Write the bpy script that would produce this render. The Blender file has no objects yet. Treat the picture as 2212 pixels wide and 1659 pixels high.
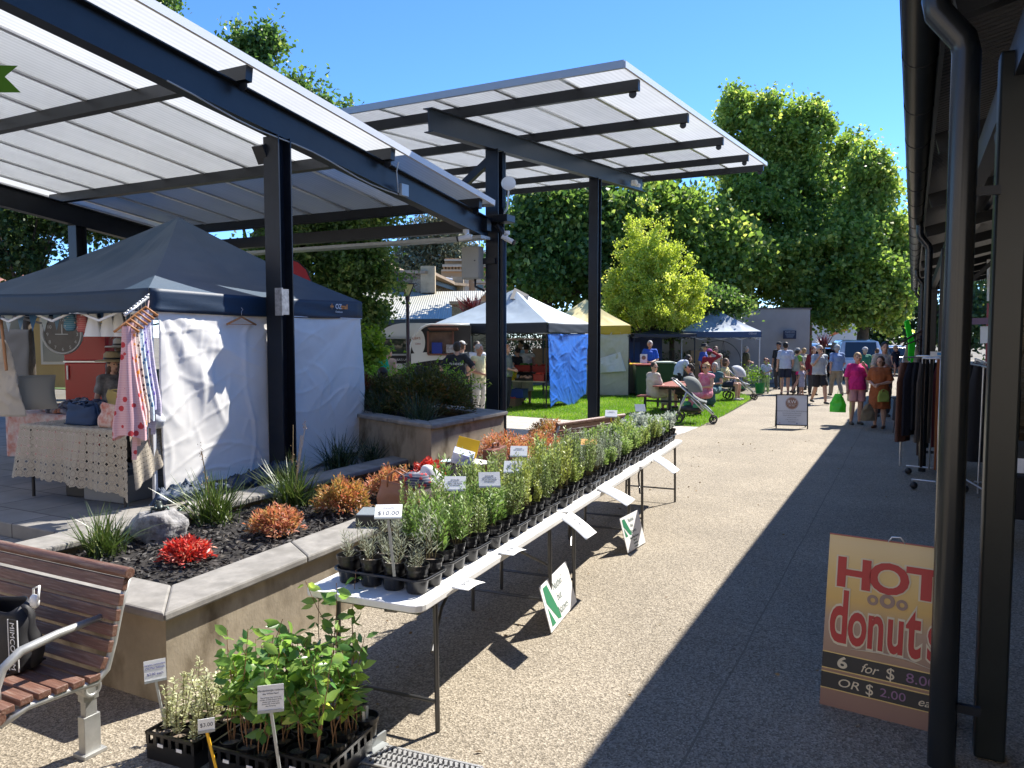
import bpy, math, random
import numpy as np
from mathutils import Vector, Matrix, Euler
random.seed(7); rng=np.random.default_rng(11)
sc=bpy.context.scene; COL=sc.collection
R=math.radians; PI=math.pi
# ---------------- camera model (used for placing things at surveyed spots)
F_=1663.;CX_=1106.;CY_=829.5;EYE=2.05
PIT=math.atan(104.5/F_);YAW=math.atan(866/F_*math.cos(PIT))
_c,_s=math.cos(PIT),math.sin(PIT)
FW=Vector((-math.sin(YAW)*_c,math.cos(YAW)*_c,-_s));RT=Vector((math.cos(YAW),math.sin(YAW),0));UP=Vector((-math.sin(YAW)*_s,math.cos(YAW)*_s,_c))
HF=Vector((-math.sin(YAW),math.cos(YAW),0))
def ray(u,v): return FW+RT*((u-CX_)/F_)-UP*((v-CY_)/F_)
def G(u,v,z=0.):
    d=ray(u,v);t=(z-EYE)/d.z;return Vector((d.x*t,d.y*t,z))
def Dp(u,v,dist):
    d=ray(u,v);t=dist/d.dot(HF);return Vector((d.x*t,d.y*t,EYE+d.z*t))
def dep(p): return p[0]*HF.x+p[1]*HF.y
def at(u,d,z=0.):
    p=Dp(u,725,d);return Vector((p.x,p.y,z))
VIEW=YAW   # view heading is rotated left of +Y by YAW
# ---------------- tagging
def tag(o,label=None,cat=None,group=None,kind=None):
    if label:o['label']=label
    if cat:o['category']=cat
    if group:o['group']=group
    if kind:o['kind']=kind
    return o
RM={}
def T(name,label,cat,loc=(0,0,0),rz=0.,group=None):
    o=bpy.data.objects.new(name,None);COL.objects.link(o);o.location=loc;o.rotation_euler=(0,0,rz)
    o.empty_display_size=.1;RM[o.name]=Matrix.Translation(loc)@Matrix.Rotation(rz,4,'Z')
    return tag(o,label,cat,group)
def link(name,me,mat=None,parent=None):
    o=bpy.data.objects.new(name,me);COL.objects.link(o)
    if mat is not None and len(me.materials)==0:
        for m in (mat if isinstance(mat,(list,tuple)) else [mat]): me.materials.append(m)
    if parent is not None:
        o.parent=parent;RM[o.name]=RM.get(parent.name,Matrix())
    else: RM[o.name]=Matrix()
    return o
def dup(o,parent=None):
    c=o.copy();COL.objects.link(c);c.parent=parent
    for ch in o.children: dup(ch,c)
    return c
# ---------------- mesh builder
class MB:
    def __init__(s): s.v=[];s.f=[];s.m=[];s.X=None;s.uv=None
    def _a(s,vs,fs,m=0):
        b=len(s.v)
        if s.X is not None: vs=[s.X@Vector(p) for p in vs]
        s.v+= [tuple(p) for p in vs];s.f+=[tuple(i+b for i in f) for f in fs];s.m+=[m]*len(fs);return s
    def box(s,c,d,rz=0.,m=0,rot=None):
        hx,hy,hz=d[0]/2,d[1]/2,d[2]/2;Mx=(rot.to_matrix() if isinstance(rot,Euler) else rot) if rot is not None else Matrix.Rotation(rz,3,'Z')
        vs=[Vector(c)+Mx@Vector((x*hx,y*hy,z*hz)) for x in(-1,1) for y in(-1,1) for z in(-1,1)]
        return s._a(vs,[(0,1,3,2),(4,6,7,5),(0,4,5,1),(2,3,7,6),(0,2,6,4),(1,5,7,3)],m)
    def bar(s,a,b,w,h,up=(0,0,1),m=0):
        a=Vector(a);b=Vector(b);d=(b-a).normalized();u=Vector(up);x=d.cross(u)
        if x.length<1e-4:x=d.cross(Vector((1,0,0)))
        x.normalize();u=x.cross(d);vs=[]
        for p in(a,b):
            for q,r in((-1,-1),(1,-1),(1,1),(-1,1)): vs.append(p+x*(q*w/2)+u*(r*h/2))
        return s._a(vs,[(0,3,2,1),(4,5,6,7),(0,1,5,4),(1,2,6,5),(2,3,7,6),(3,0,4,7)],m)
    def ibeam(s,a,b,w,h,t=.012,up=(0,0,1)):
        a=Vector(a);b=Vector(b);d=(b-a).normalized();u=Vector(up);x=d.cross(u).normalized();u=x.cross(d)
        s.bar(a+u*(h/2-t/2),b+u*(h/2-t/2),w,t,u);s.bar(a-u*(h/2-t/2),b-u*(h/2-t/2),w,t,u);s.bar(a,b,t,h-2*t-.002,u);return s
    def tube(s,pts,r,n=8,m=0,cap=True):
        pts=[Vector(p) for p in pts];rs=r if isinstance(r,(list,tuple)) else [r]*len(pts);vs=[];pu=None
        for i,p in enumerate(pts):
            d=(pts[min(i+1,len(pts)-1)]-pts[max(i-1,0)])
            d=d.normalized() if d.length>1e-9 else Vector((0,0,1))
            if pu is None: pu=Vector((0,0,1)) if abs(d.z)<.9 else Vector((1,0,0))
            x=d.cross(pu);x=x.normalized() if x.length>1e-6 else Vector((1,0,0));y=x.cross(d);pu=y
            for k in range(n):
                a=2*PI*k/n;vs.append(p+(x*math.cos(a)+y*math.sin(a))*rs[i])
        fs=[(i*n+k,i*n+(k+1)%n,(i+1)*n+(k+1)%n,(i+1)*n+k) for i in range(len(pts)-1) for k in range(n)]
        if cap: fs+=[tuple(range(n))[::-1],tuple(range((len(pts)-1)*n,len(pts)*n))]
        return s._a(vs,fs,m)
    def lathe(s,prof,c=(0,0,0),n=20,m=0,sx=1,sy=1,cap=True):
        vs=[(c[0]+r*sx*math.cos(2*PI*k/n),c[1]+r*sy*math.sin(2*PI*k/n),c[2]+z) for r,z in prof for k in range(n)]
        L=len(prof);fs=[(i*n+k,i*n+(k+1)%n,(i+1)*n+(k+1)%n,(i+1)*n+k) for i in range(L-1) for k in range(n)]
        if cap: fs+=[tuple(range(n))[::-1],tuple(range((L-1)*n,L*n))]
        return s._a(vs,fs,m)
    def prism(s,poly,z0,z1,m=0):
        n=len(poly);vs=[(p[0],p[1],z0) for p in poly]+[(p[0],p[1],z1) for p in poly]
        return s._a(vs,[tuple(range(n))[::-1],tuple(range(n,2*n))]+[(i,(i+1)%n,n+(i+1)%n,n+i) for i in range(n)],m)
    def ell(s,c,r,n=14,m=0,rot=None):
        vs=[];k=n//2
        for i in range(k+1):
            t=PI*i/k
            for j in range(n):
                a=2*PI*j/n;p=Vector((r[0]*max(math.sin(t),.02)*math.cos(a),r[1]*max(math.sin(t),.02)*math.sin(a),-r[2]*math.cos(t)))
                if rot is not None:p=rot@p
                vs.append(Vector(c)+p)
        return s._a(vs,[(i*n+j,i*n+(j+1)%n,(i+1)*n+(j+1)%n,(i+1)*n+j) for i in range(k) for j in range(n)]+[tuple(range(n))[::-1],tuple(range(k*n,(k+1)*n))],m)
    def cap(s,a,b,ra,rb,n=12,sx=1.,m=0,fl=0):
        a=Vector(a);b=Vector(b);d=b-a;L=d.length
        d=d/L if L>1e-6 else Vector((0,0,1))
        x=Vector((1,0,0)) if abs(d.x)<.8 else Vector((0,1,0));x=(x-d*x.dot(d)).normalized();y=d.cross(x);vs=[]
        st=[(-math.cos(t),math.sin(t)) for t in (0.1,.5,1.,PI/2)]
        for q,w in st: vs+=[a+d*(q*ra)+(x*math.cos(2*PI*k/n)*sx+y*math.sin(2*PI*k/n))*ra*w for k in range(n)]
        for q,w in (st[::-1] if not fl else [(0,1.),(0,.8),(0,.5),(0,.1)]): vs+=[b-d*(q*rb)+(x*math.cos(2*PI*k/n)*sx+y*math.sin(2*PI*k/n))*rb*w for k in range(n)]
        return s._a(vs,[(i*n+k,i*n+(k+1)%n,(i+1)*n+(k+1)%n,(i+1)*n+k) for i in range(7) for k in range(n)]+[tuple(range(n))[::-1],tuple(range(7*n,8*n))],m)
    def grid(s,fn,nu,nv,m=0):
        """fn(s,t)->point; s,t in 0..1; also stores uv"""
        b=len(s.v);vs=[fn(i/nu,j/nv) for j in range(nv+1) for i in range(nu+1)]
        s._a(vs,[(j*(nu+1)+i,j*(nu+1)+i+1,(j+1)*(nu+1)+i+1,(j+1)*(nu+1)+i) for j in range(nv) for i in range(nu)],m)
        if s.uv is None:s.uv={}
        for j in range(nv+1):
            for i in range(nu+1): s.uv[b+j*(nu+1)+i]=(i/nu,j/nv)
        return s
    def build(s,name,mat,parent=None,w=0,sm=0,bev=0,sol=0):
        me=bpy.data.meshes.new(name)
        vs=s.v
        if w and parent is not None:
            I=RM[parent.name].inverted();vs=[tuple(I@Vector(p)) for p in vs]
        me.from_pydata(vs,[],s.f)
        for x in (mat if isinstance(mat,(list,tuple)) else [mat]): me.materials.append(x)
        me.polygons.foreach_set('material_index',s.m)
        if sm: me.polygons.foreach_set('use_smooth',[True]*len(me.polygons))
        if s.uv:
            ul=me.uv_layers.new(name='UVMap')
            for l in me.loops: ul.data[l.index].uv=s.uv.get(l.vertex_index,(0,0))
        me.update()
        o=link(name,me,None,parent)
        if sm==2 : 
            try: me.set_sharp_from_angle(angle=R(35))
            except Exception: pass
        if sol:
            q=o.modifiers.new('s','SOLIDIFY');q.thickness=sol;q.offset=0
        if bev:
            q=o.modifiers.new('b','BEVEL');q.width=bev;q.segments=2;q.limit_method='ANGLE'
        return o
def remesh(o,vx,it=2):
    q=o.modifiers.new('r','REMESH');q.mode='VOXEL';q.voxel_size=vx;q.use_smooth_shade=True
    if it: q=o.modifiers.new('m','SMOOTH');q.factor=.5;q.iterations=it
    return o
def npmesh(name,V,Fq,mat,parent=None,w=0,smooth=False,mi=None):
    """V (N,3), Fq (M,k) fast mesh"""
    V=np.asarray(V,dtype=np.float64);Fq=np.asarray(Fq,dtype=np.int32)
    if w and parent is not None:
        I=np.array(RM[parent.name].inverted());V=V@I[:3,:3].T+I[:3,3]
    me=bpy.data.meshes.new(name);k=Fq.shape[1];M=len(Fq)
    me.vertices.add(len(V));me.vertices.foreach_set('co',V.astype(np.float32).ravel())
    me.loops.add(M*k);me.loops.foreach_set('vertex_index',Fq.ravel())
    me.polygons.add(M);me.polygons.foreach_set('loop_start',np.arange(0,M*k,k,dtype=np.int32))
    try: me.polygons.foreach_set('loop_total',np.full(M,k,dtype=np.int32))
    except Exception: pass
    for x in (mat if isinstance(mat,(list,tuple)) else [mat]): me.materials.append(x)
    if mi is not None: me.polygons.foreach_set('material_index',np.asarray(mi,dtype=np.int32))
    if smooth: me.polygons.foreach_set('use_smooth',np.ones(M,dtype=bool))
    me.update(calc_edges=True);me.validate()
    return link(name,me,None,parent)
def nrm(a): return a/np.maximum(np.linalg.norm(a,axis=1,keepdims=True),1e-9)
def leafV(C,L,W,D=None,up=.3,fold=.12,tip=.55):
    """rhomb leaves: C centres, L length, W width, D directions"""
    n=len(C)
    if D is None: D=nrm(rng.normal(size=(n,3))+np.array([0,0,up]))
    Nn=nrm(np.cross(D,rng.normal(size=(n,3))));S=np.cross(D,Nn)
    L=np.broadcast_to(np.asarray(L,dtype=float).reshape(-1,1) if np.ndim(L) else L,(n,1)).astype(float)*rng.uniform(.7,1.25,(n,1))
    W=L*W
    V=np.stack([C-D*L*.5,C+D*L*(tip-.5)+S*W*.5+Nn*L*fold,C+D*L*.5,C+D*L*(tip-.5)-S*W*.5+Nn*L*fold],1).reshape(-1,3)
    return V
def quads(n): return np.arange(n*4,dtype=np.int32).reshape(-1,4)
def leaves(name,C,L,W,mat,parent=None,w=0,**k):
    return npmesh(name,leafV(C,L,W,**k),quads(len(C)),mat,parent,w)
def bladesV(base,dirs,length,width,droop,seg=4):
    """curved strips; returns V,F"""
    n=len(base);t=np.linspace(0,1,seg+1);out=[]
    side=nrm(np.cross(dirs,np.array([0,0,1.])+rng.normal(size=(n,3))*.2))
    hor=dirs.copy();hor[:,2]=0;hor=nrm(hor+1e-6)
    for k in t:
        c=base+dirs*(length*k)[:,None]+hor*(droop*length*k*k)[:,None]*.6-np.array([0,0,1.])*(droop*length*k*k)[:,None]
        wd=(width*(1-k**2*.92)*.5)[:,None]
        out+=[c-side*wd,c+side*wd]
    V=np.stack(out,1).reshape(-1,3);m=2*(seg+1);F=[]
    for i in range(seg): F.append(np.stack([np.arange(n)*m+2*i,np.arange(n)*m+2*i+1,np.arange(n)*m+2*i+3,np.arange(n)*m+2*i+2],1))
    return V,np.concatenate(F)
# ---------------- materials
MC={}
def nt(m): return m.node_tree.nodes,m.node_tree.links
def pbr(name,col,rough=.6,metal=0.,var=0.,vs=8.,bump=0.,bs=60.,spec=.5,var2=None,coord='Object',sheen=0.,coat=0.,stretch=None,dirt=None,ds=3.):
    if name in MC: return MC[name]
    m=bpy.data.materials.new(name);m.use_nodes=True;N,L=nt(m);b=N['Principled BSDF']
    b.inputs['Base Color'].default_value=(*col,1);b.inputs['Roughness'].default_value=rough;b.inputs['Metallic'].default_value=metal
    b.inputs['Specular IOR Level'].default_value=spec
    if coat:b.inputs['Coat Weight'].default_value=coat;b.inputs['Coat Roughness'].default_value=.08
    m.diffuse_color=(*col,1)
    tc=N.new('ShaderNodeTexCoord');src=tc.outputs[coord]
    if stretch:
        mp=N.new('ShaderNodeMapping');mp.inputs['Scale'].default_value=stretch;L.new(src,mp.inputs[0]);src=mp.outputs[0]
    last=None
    if var>0 or var2 is not None:
        n=N.new('ShaderNodeTexNoise');n.inputs['Scale'].default_value=vs;n.inputs['Detail'].default_value=6;n.inputs['Roughness'].default_value=.65;L.new(src,n.inputs['Vector'])
        r=N.new('ShaderNodeValToRGB');c2=var2 if var2 is not None else tuple(min(1,x*(1+var)) for x in col)
        c1=tuple(x*(1-var) for x in col) if var2 is None else col
        r.color_ramp.elements[0].color=(*c1,1);r.color_ramp.elements[1].color=(*c2,1);r.color_ramp.elements[0].position=.32;r.color_ramp.elements[1].position=.68
        L.new(n.outputs['Fac'],r.inputs[0]);last=r.outputs[0]
    if dirt is not None:
        n=N.new('ShaderNodeTexNoise');n.inputs['Scale'].default_value=ds;n.inputs['Detail'].default_value=8;L.new(src,n.inputs['Vector'])
        r=N.new('ShaderNodeValToRGB');r.color_ramp.elements[0].position=.5;r.color_ramp.elements[1].position=.7;L.new(n.outputs['Fac'],r.inputs[0])
        mx=N.new('ShaderNodeMix');mx.data_type='RGBA';L.new(r.outputs[0],mx.inputs[0])
        if last is not None:L.new(last,mx.inputs[6])
        else: mx.inputs[6].default_value=(*col,1)
        mx.inputs[7].default_value=(*dirt,1);last=mx.outputs[2]
    if last is not None:L.new(last,b.inputs['Base Color'])
    if bump:
        n=N.new('ShaderNodeTexNoise');n.inputs['Scale'].default_value=bs;n.inputs['Detail'].default_value=5;L.new(src,n.inputs['Vector'])
        bp=N.new('ShaderNodeBump');bp.inputs['Strength'].default_value=min(1,bump);bp.inputs['Distance'].default_value=.5/bs;L.new(n.outputs['Fac'],bp.inputs['Height']);L.new(bp.outputs[0],b.inputs['Normal'])
    MC[name]=m;return m
def leafmat(name,c1,c2,c3=None,trans=.35,rough=.45,scale=.35,tc=None):
    if name in MC: return MC[name]
    m=bpy.data.materials.new(name);m.use_nodes=True;N,L=nt(m);b=N['Principled BSDF'];b.inputs['Roughness'].default_value=rough
    b.inputs['Specular IOR Level'].default_value=.5
    g=N.new('ShaderNodeNewGeometry');r=N.new('ShaderNodeValToRGB');e=r.color_ramp.elements
    e[0].color=(*c1,1);e[1].color=(*c2,1)
    if c3: q=e.new(.8);q.color=(*c2,1);e[-1].color=(*c3,1)
    t=N.new('ShaderNodeTexCoord');n=N.new('ShaderNodeTexNoise');n.inputs['Scale'].default_value=scale;n.inputs['Detail'].default_value=3
    L.new(t.outputs['Object'],n.inputs['Vector'])
    a=N.new('ShaderNodeMath');a.operation='MULTIPLY_ADD';L.new(n.outputs['Fac'],a.inputs[0]);a.inputs[1].default_value=1.6;a.inputs[2].default_value=-.8
    s=N.new('ShaderNodeMath');s.operation='ADD';s.use_clamp=True;L.new(g.outputs['Random Per Island'],s.inputs[0]);L.new(a.outputs[0],s.inputs[1]);L.new(s.outputs[0],r.inputs[0])
    L.new(r.outputs[0],b.inputs['Base Color'])
    tr=N.new('ShaderNodeBsdfTranslucent');hs=N.new('ShaderNodeHueSaturation');hs.inputs['Value'].default_value=1.5;hs.inputs['Saturation'].default_value=1.1;L.new(r.outputs[0],hs.inputs['Color']);L.new(hs.outputs[0],tr.inputs[0])
    mx=N.new('ShaderNodeMixShader');mx.inputs[0].default_value=trans;L.new(b.outputs[0],mx.inputs[1]);L.new(tr.outputs[0],mx.inputs[2]);L.new(mx.outputs[0],N['Material Output'].inputs[0])
    MC[name]=m;return m
def node(N,L,t,ins=(),**k):
    n=N.new(t)
    for a,b in k.items(): setattr(n,a,b)
    for i,v in (ins.items() if isinstance(ins,dict) else enumerate(ins)):
        if v is None: continue
        if hasattr(v,'is_linked'): L.new(v,n.inputs[i])
        else: n.inputs[i].default_value=v
    return n
def mth(N,L,op,a,b=None,c=None,clamp=False):
    return node(N,L,'ShaderNodeMath',(a,b,c),operation=op,use_clamp=clamp).outputs[0]
def mixc(N,L,f,a,b):
    n=N.new('ShaderNodeMix');n.data_type='RGBA'
    for i,v in((0,f),(6,a),(7,b)):
        if hasattr(v,'is_linked'):L.new(v,n.inputs[i])
        else: n.inputs[i].default_value=v if i==0 else (*v,1)
    return n.outputs[2]
def text(s,size,mat,parent,loc,xd,up,name='lettering',ex=.0015,align='LEFT',shear=0.,off=0.,sx=1.,bold=0.):
    """text as a mesh child; world placement: loc origin, xd reading direction, up vector"""
    cu=bpy.data.curves.new(name,'FONT');cu.body=s;cu.size=size;cu.extrude=ex;cu.align_x=align;cu.shear=shear;cu.offset=off+bold;cu.resolution_u=4
    o=bpy.data.objects.new('tmp',cu);COL.objects.link(o);bpy.context.view_layer.update()
    me=bpy.data.meshes.new_from_object(o.evaluated_get(bpy.context.evaluated_depsgraph_get()));bpy.data.objects.remove(o);bpy.data.curves.remove(cu)
    x=Vector(xd).normalized();y=Vector(up);y=(y-x*y.dot(x)).normalized();z=x.cross(y)
    Mx=Matrix(((x.x*sx,y.x,z.x,loc[0]),(x.y*sx,y.y,z.y,loc[1]),(x.z*sx,y.z,z.z,loc[2]),(0,0,0,1)))
    if parent is not None: Mx=RM[parent.name].inverted()@Mx
    me.transform(Mx);me.materials.clear();me.materials.append(mat)
    me.name=name
    return link(name,me,None,parent)
# ---------------- materials used widely
steel=pbr('navy_steel',(.008,.011,.017),.4,0,.25,6,.05,90,spec=.4)
steelg=pbr('dark_green_steel',(.009,.013,.014),.32,0,.2,5,spec=.5)
alu=pbr('aluminium',(.62,.63,.64),.35,.7,.08,20)
whitepl=pbr('white_plastic',(.78,.77,.74),.45,0,.06,12)
paper=pbr('paper',(.86,.86,.84),.6,0,.03,9)
ink=pbr('ink',(.06,.07,.09),.7)
blackpl=pbr('black_plastic',(.012,.012,.013),.28,0,.3,14,spec=.6)
soil=pbr('potting_soil',(.09,.06,.04),.95,0,.5,60,.8,160,var2=(.3,.24,.18))
hose=pbr('black_paint',(.02,.02,.022),.5)
woodm=pbr('stained_timber',(.16,.075,.05),.5,0,.3,5,.3,50,stretch=(1,14,14),dirt=(.26,.17,.13),ds=7)
concrete=pbr('coping_concrete',(.25,.235,.21),.85,0,.2,9,.4,180,dirt=(.16,.15,.13),ds=3)
render=pbr('stained_render',(.31,.26,.185),.9,0,.22,2.2,.22,60,stretch=(1,1,.7),dirt=(.13,.1,.06),ds=4.2)
mulchm=pbr('mulch_base',(.02,.017,.015),.95,0,.5,30,1,60)
charc=leafmat('bark_chips',(.012,.011,.011),(.045,.04,.037),(.14,.12,.1),trans=0,rough=.7,scale=2)
brown=pbr('bark',(.09,.07,.05),.9,0,.4,6,.8,30,stretch=(4,4,1))
yellowpl=pbr('yellow_stake',(.75,.42,.02),.5)
redp=pbr('red_plastic',(.3,.03,.02),.5,0,.1,8)
# aggregate paving
def aggregate():
    m=bpy.data.materials.new('exposed_aggregate');m.use_nodes=True;N,L=nt(m);b=N['Principled BSDF'];b.inputs['Roughness'].default_value=.85
    tc=N.new('ShaderNodeTexCoord').outputs['Object']
    v=node(N,L,'ShaderNodeTexVoronoi',{0:tc,2:100.});r=node(N,L,'ShaderNodeValToRGB',{0:None});L.new(v.outputs['Color'],r.inputs[0])
    e=r.color_ramp.elements;e[0].color=(.11,.09,.062,1);e[1].color=(.5,.435,.335,1);q=e.new(.5);q.color=(.285,.24,.175,1)
    n=node(N,L,'ShaderNodeTexNoise',{0:tc,2:.9,3:8.});r2=node(N,L,'ShaderNodeValToRGB',{0:n.outputs[0]});r2.color_ramp.elements[0].position=.35;r2.color_ramp.elements[1].position=.7
    r2.color_ramp.elements[0].color=(.8,.8,.8,1);r2.color_ramp.elements[1].color=(1,1,1,1)
    mu=N.new('ShaderNodeMix');mu.data_type='RGBA';mu.blend_type='MULTIPLY';mu.inputs[0].default_value=1;L.new(r.outputs[0],mu.inputs[6]);L.new(r2.outputs[0],mu.inputs[7])
    s=node(N,L,'ShaderNodeSeparateXYZ',(tc,))
    def line(o,per,off,w):
        a=mth(N,L,'ADD',o,off);a=mth(N,L,'PINGPONG',a,per/2);return mth(N,L,'LESS_THAN',a,w)
    wob=mth(N,L,'MULTIPLY',n.outputs[0],.05)
    j=mth(N,L,'MAXIMUM',line(mth(N,L,'ADD',s.outputs[1],wob),4.3,-1.3,.006),line(mth(N,L,'ADD',s.outputs[0],wob),3.9,.9,.006))
    # fine cracks and stains
    n3=node(N,L,'ShaderNodeTexNoise',{0:tc,2:2.6,3:9.,4:.7});r3=node(N,L,'ShaderNodeValToRGB',{0:n3.outputs[0]});r3.color_ramp.elements[0].position=.62;r3.color_ramp.elements[1].position=.74
    c=mixc(N,L,mth(N,L,'MULTIPLY',r3.outputs[0],.4),mu.outputs[2],(.15,.125,.09))
    vg=node(N,L,'ShaderNodeTexVoronoi',{0:tc,2:2.3});gum=mth(N,L,'LESS_THAN',vg.outputs['Distance'],.035);c=mixc(N,L,mth(N,L,'MULTIPLY',gum,.55),c,(.06,.05,.04))
    c=mixc(N,L,j,c,(.17,.145,.105));L.new(c,b.inputs[0])
    bp=node(N,L,'ShaderNodeBump',{0:.8,1:.006});L.new(v.outputs['Distance'],bp.inputs['Height']);L.new(bp.outputs[0],b.inputs['Normal']);return m
def pavers(name,c1,c2,sx,sy,mort=(.1,.09,.08)):
    m=bpy.data.materials.new(name);m.use_nodes=True;N,L=nt(m);b=N['Principled BSDF'];b.inputs['Roughness'].default_value=.8
    tc=N.new('ShaderNodeTexCoord').outputs['Object']
    k=node(N,L,'ShaderNodeTexBrick',{0:tc,1:(*c1,1),2:(*c2,1),3:(*mort,1),4:1.,5:.008});k.inputs['Brick Width'].default_value=sx;k.inputs['Row Height'].default_value=sy
    n=node(N,L,'ShaderNodeTexNoise',{0:tc,2:5.,3:8.});mu=N.new('ShaderNodeMix');mu.data_type='RGBA';mu.blend_type='MULTIPLY';mu.inputs[0].default_value=.5
    L.new(k.outputs[0],mu.inputs[6]);L.new(n.outputs['Fac'],mu.inputs[7]);L.new(mu.outputs[2],b.inputs[0])
    bp=node(N,L,'ShaderNodeBump',{0:.5,1:.004});L.new(k.outputs['Fac'],bp.inputs['Height']);bp.invert=True;L.new(bp.outputs[0],b.inputs['Normal']);return m
def stone(name,cols,sc=3.2,mort=(.33,.28,.2)):
    m=bpy.data.materials.new(name);m.use_nodes=True;N,L=nt(m);b=N['Principled BSDF'];b.inputs['Roughness'].default_value=.9
    tc=N.new('ShaderNodeTexCoord').outputs['Object'];mp=node(N,L,'ShaderNodeMapping',(tc,));mp.inputs['Scale'].default_value=(1,1,1.9)
    nz=node(N,L,'ShaderNodeTexNoise',{0:mp.outputs[0],2:4.});ad=node(N,L,'ShaderNodeVectorMath',(mp.outputs[0],nz.outputs['Color']),operation='MULTIPLY_ADD');ad.inputs[1].default_value=(.12,.12,.12)
    L.new(nz.outputs['Color'],ad.inputs[0]);L.new(mp.outputs[0],ad.inputs[2])
    v=node(N,L,'ShaderNodeTexVoronoi',{0:ad.outputs[0],2:sc});d=node(N,L,'ShaderNodeTexVoronoi',{0:ad.outputs[0],2:sc},feature='DISTANCE_TO_EDGE')
    r=node(N,L,'ShaderNodeValToRGB',{0:v.outputs['Color']});e=r.color_ramp.elements;e[0].color=(*cols[0],1);e[1].color=(*cols[2],1);q=e.new(.5);q.color=(*cols[1],1)
    f=mth(N,L,'LESS_THAN',d.outputs[0],.055);c=mixc(N,L,f,r.outputs[0],mort);L.new(c,b.inputs[0])
    bp=node(N,L,'ShaderNodeBump',{0:.7,1:.03});L.new(d.outputs[0],bp.inputs['Height']);L.new(bp.outputs[0],b.inputs['Normal']);return m
def corrugated(name,col,axis=0,per=.076,rough=.45):
    m=bpy.data.materials.new(name);m.use_nodes=True;N,L=nt(m);b=N['Principled BSDF'];b.inputs['Roughness'].default_value=rough;b.inputs['Base Color'].default_value=(*col,1)
    tc=N.new('ShaderNodeTexCoord').outputs['Object'];s=node(N,L,'ShaderNodeSeparateXYZ',(tc,));w=mth(N,L,'SINE',mth(N,L,'MULTIPLY',s.outputs[axis],2*PI/per))
    bp=node(N,L,'ShaderNodeBump',{0:.8,1:.012});L.new(w,bp.inputs['Height']);L.new(bp.outputs[0],b.inputs['Normal'])
    n=node(N,L,'ShaderNodeTexNoise',{0:tc,2:1.5,3:6.});c=mixc(N,L,mth(N,L,'MULTIPLY',n.outputs[0],.3),col,tuple(x*.6 for x in col));L.new(c,b.inputs[0]);return m
agg=aggregate();pav_t=pavers('terrace_pavers',(.27,.255,.23),(.33,.31,.28),.6,.6);pav_l=pavers('path_pavers',(.55,.5,.44),(.62,.58,.5),.6,.3)
stone_b=stone('field_stone',((.05,.035,.025),(.17,.115,.07),(.34,.25,.16)))
lawnm=pbr('lawn_soil',(.07,.11,.015),.95,0,.4,14,.5,80)
# ---------------- world, sun, camera
SOFF=Vector((-.325,-.85,-1)).normalized()
elev=math.asin(-SOFF.z);az=math.atan2(-SOFF.x,-SOFF.y) # from +Y clockwise toward +X
w=bpy.data.worlds.new('World');sc.world=w;w.use_nodes=True;N,L=w.node_tree.nodes,w.node_tree.links
sk=N.new('ShaderNodeTexSky');sk.sky_type='NISHITA';sk.sun_disc=False;sk.sun_elevation=elev;sk.sun_rotation=az;sk.altitude=4000;sk.air_density=1.;sk.dust_density=.0;sk.ozone_density=6.
hs=N.new('ShaderNodeHueSaturation');hs.inputs['Hue'].default_value=.503;hs.inputs['Saturation'].default_value=1.12;hs.inputs['Value'].default_value=1.;L.new(sk.outputs[0],hs.inputs['Color'])
bg=N['Background'];L.new(hs.outputs[0],bg.inputs[0]);bg.inputs[1].default_value=.14
sl=bpy.data.lights.new('sun','SUN');sl.energy=4.4;sl.angle=R(.53);sl.color=(1,.95,.87)
so=bpy.data.objects.new('sun',sl);COL.objects.link(so);so.rotation_euler=SOFF.to_track_quat('-Z','Y').to_euler();so.location=(0,0,30)
cd=bpy.data.cameras.new('camera');cam=bpy.data.objects.new('camera',cd);COL.objects.link(cam);sc.camera=cam
cam.location=(0,0,EYE);cam.rotation_euler=Matrix((RT,UP,-FW)).transposed().to_euler();cd.sensor_width=36;cd.lens=F_/2212*36;cd.clip_end=2000;cd.clip_start=.05
cd.dof.use_dof=False
sc.view_settings.view_transform='Standard';sc.view_settings.look='None';sc.view_settings.exposure=1.3;sc.view_settings.gamma=1
sc.cycles.max_bounces=8;sc.cycles.transparent_max_bounces=16
# ---------------- ground
def sheet(name,poly,z,mat,label=None):
    o=MB()._a([(p[0],p[1],z) for p in poly],[tuple(range(len(poly)))]).build(name,mat);return tag(o,label,None,None,'structure')
gm=pbr('distant_ground',(.16,.14,.1),.95,0,.3,.2)
sheet('ground',[(-700,-200),(700,-200),(700,900),(-700,900)],-.02,gm,'bare ground around the market yard')
sheet('pavement',[(-6.2,-6),(14,-6),(14,75),(-9,75),(-4.7,33),(-4.55,27),(-4.25,20),(-4.2,16.1),(-6.2,15.3)],0,agg,'exposed aggregate pavement of the market aisle')
sheet('path',[(-14,8.8),(-4.95,8.8),(-4.2,16.1),(-4.2,17.2),(-6.6,17.05),(-14,17.9)],.004,pav_l,'pale paved path between planter and lawn')
sheet('lawn_ground',[(-30,18.2),(-14,17.9),(-6.6,17.05),(-4.2,17.2),(-4.25,20),(-4.6,26.2),(-5.6,28.5),(-30,30)],.006,lawnm,'lawn soil under the grass')
o=MB().prism([(-30,3.85),(-5.76,3.85),(-5.76,10.4),(-30,12.5)],.0,.42).build('terrace',pav_t,bev=.01);tag(o,'raised paved terrace under the left canopy',None,None,'structure')
o=MB().prism([(-30,2.9),(-5.76,2.9),(-5.76,3.84),(-30,3.84)],.0,.3).build('step',[pav_t],bev=.01);tag(o,'lower paved step in front of terrace',None,None,'structure')
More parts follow.
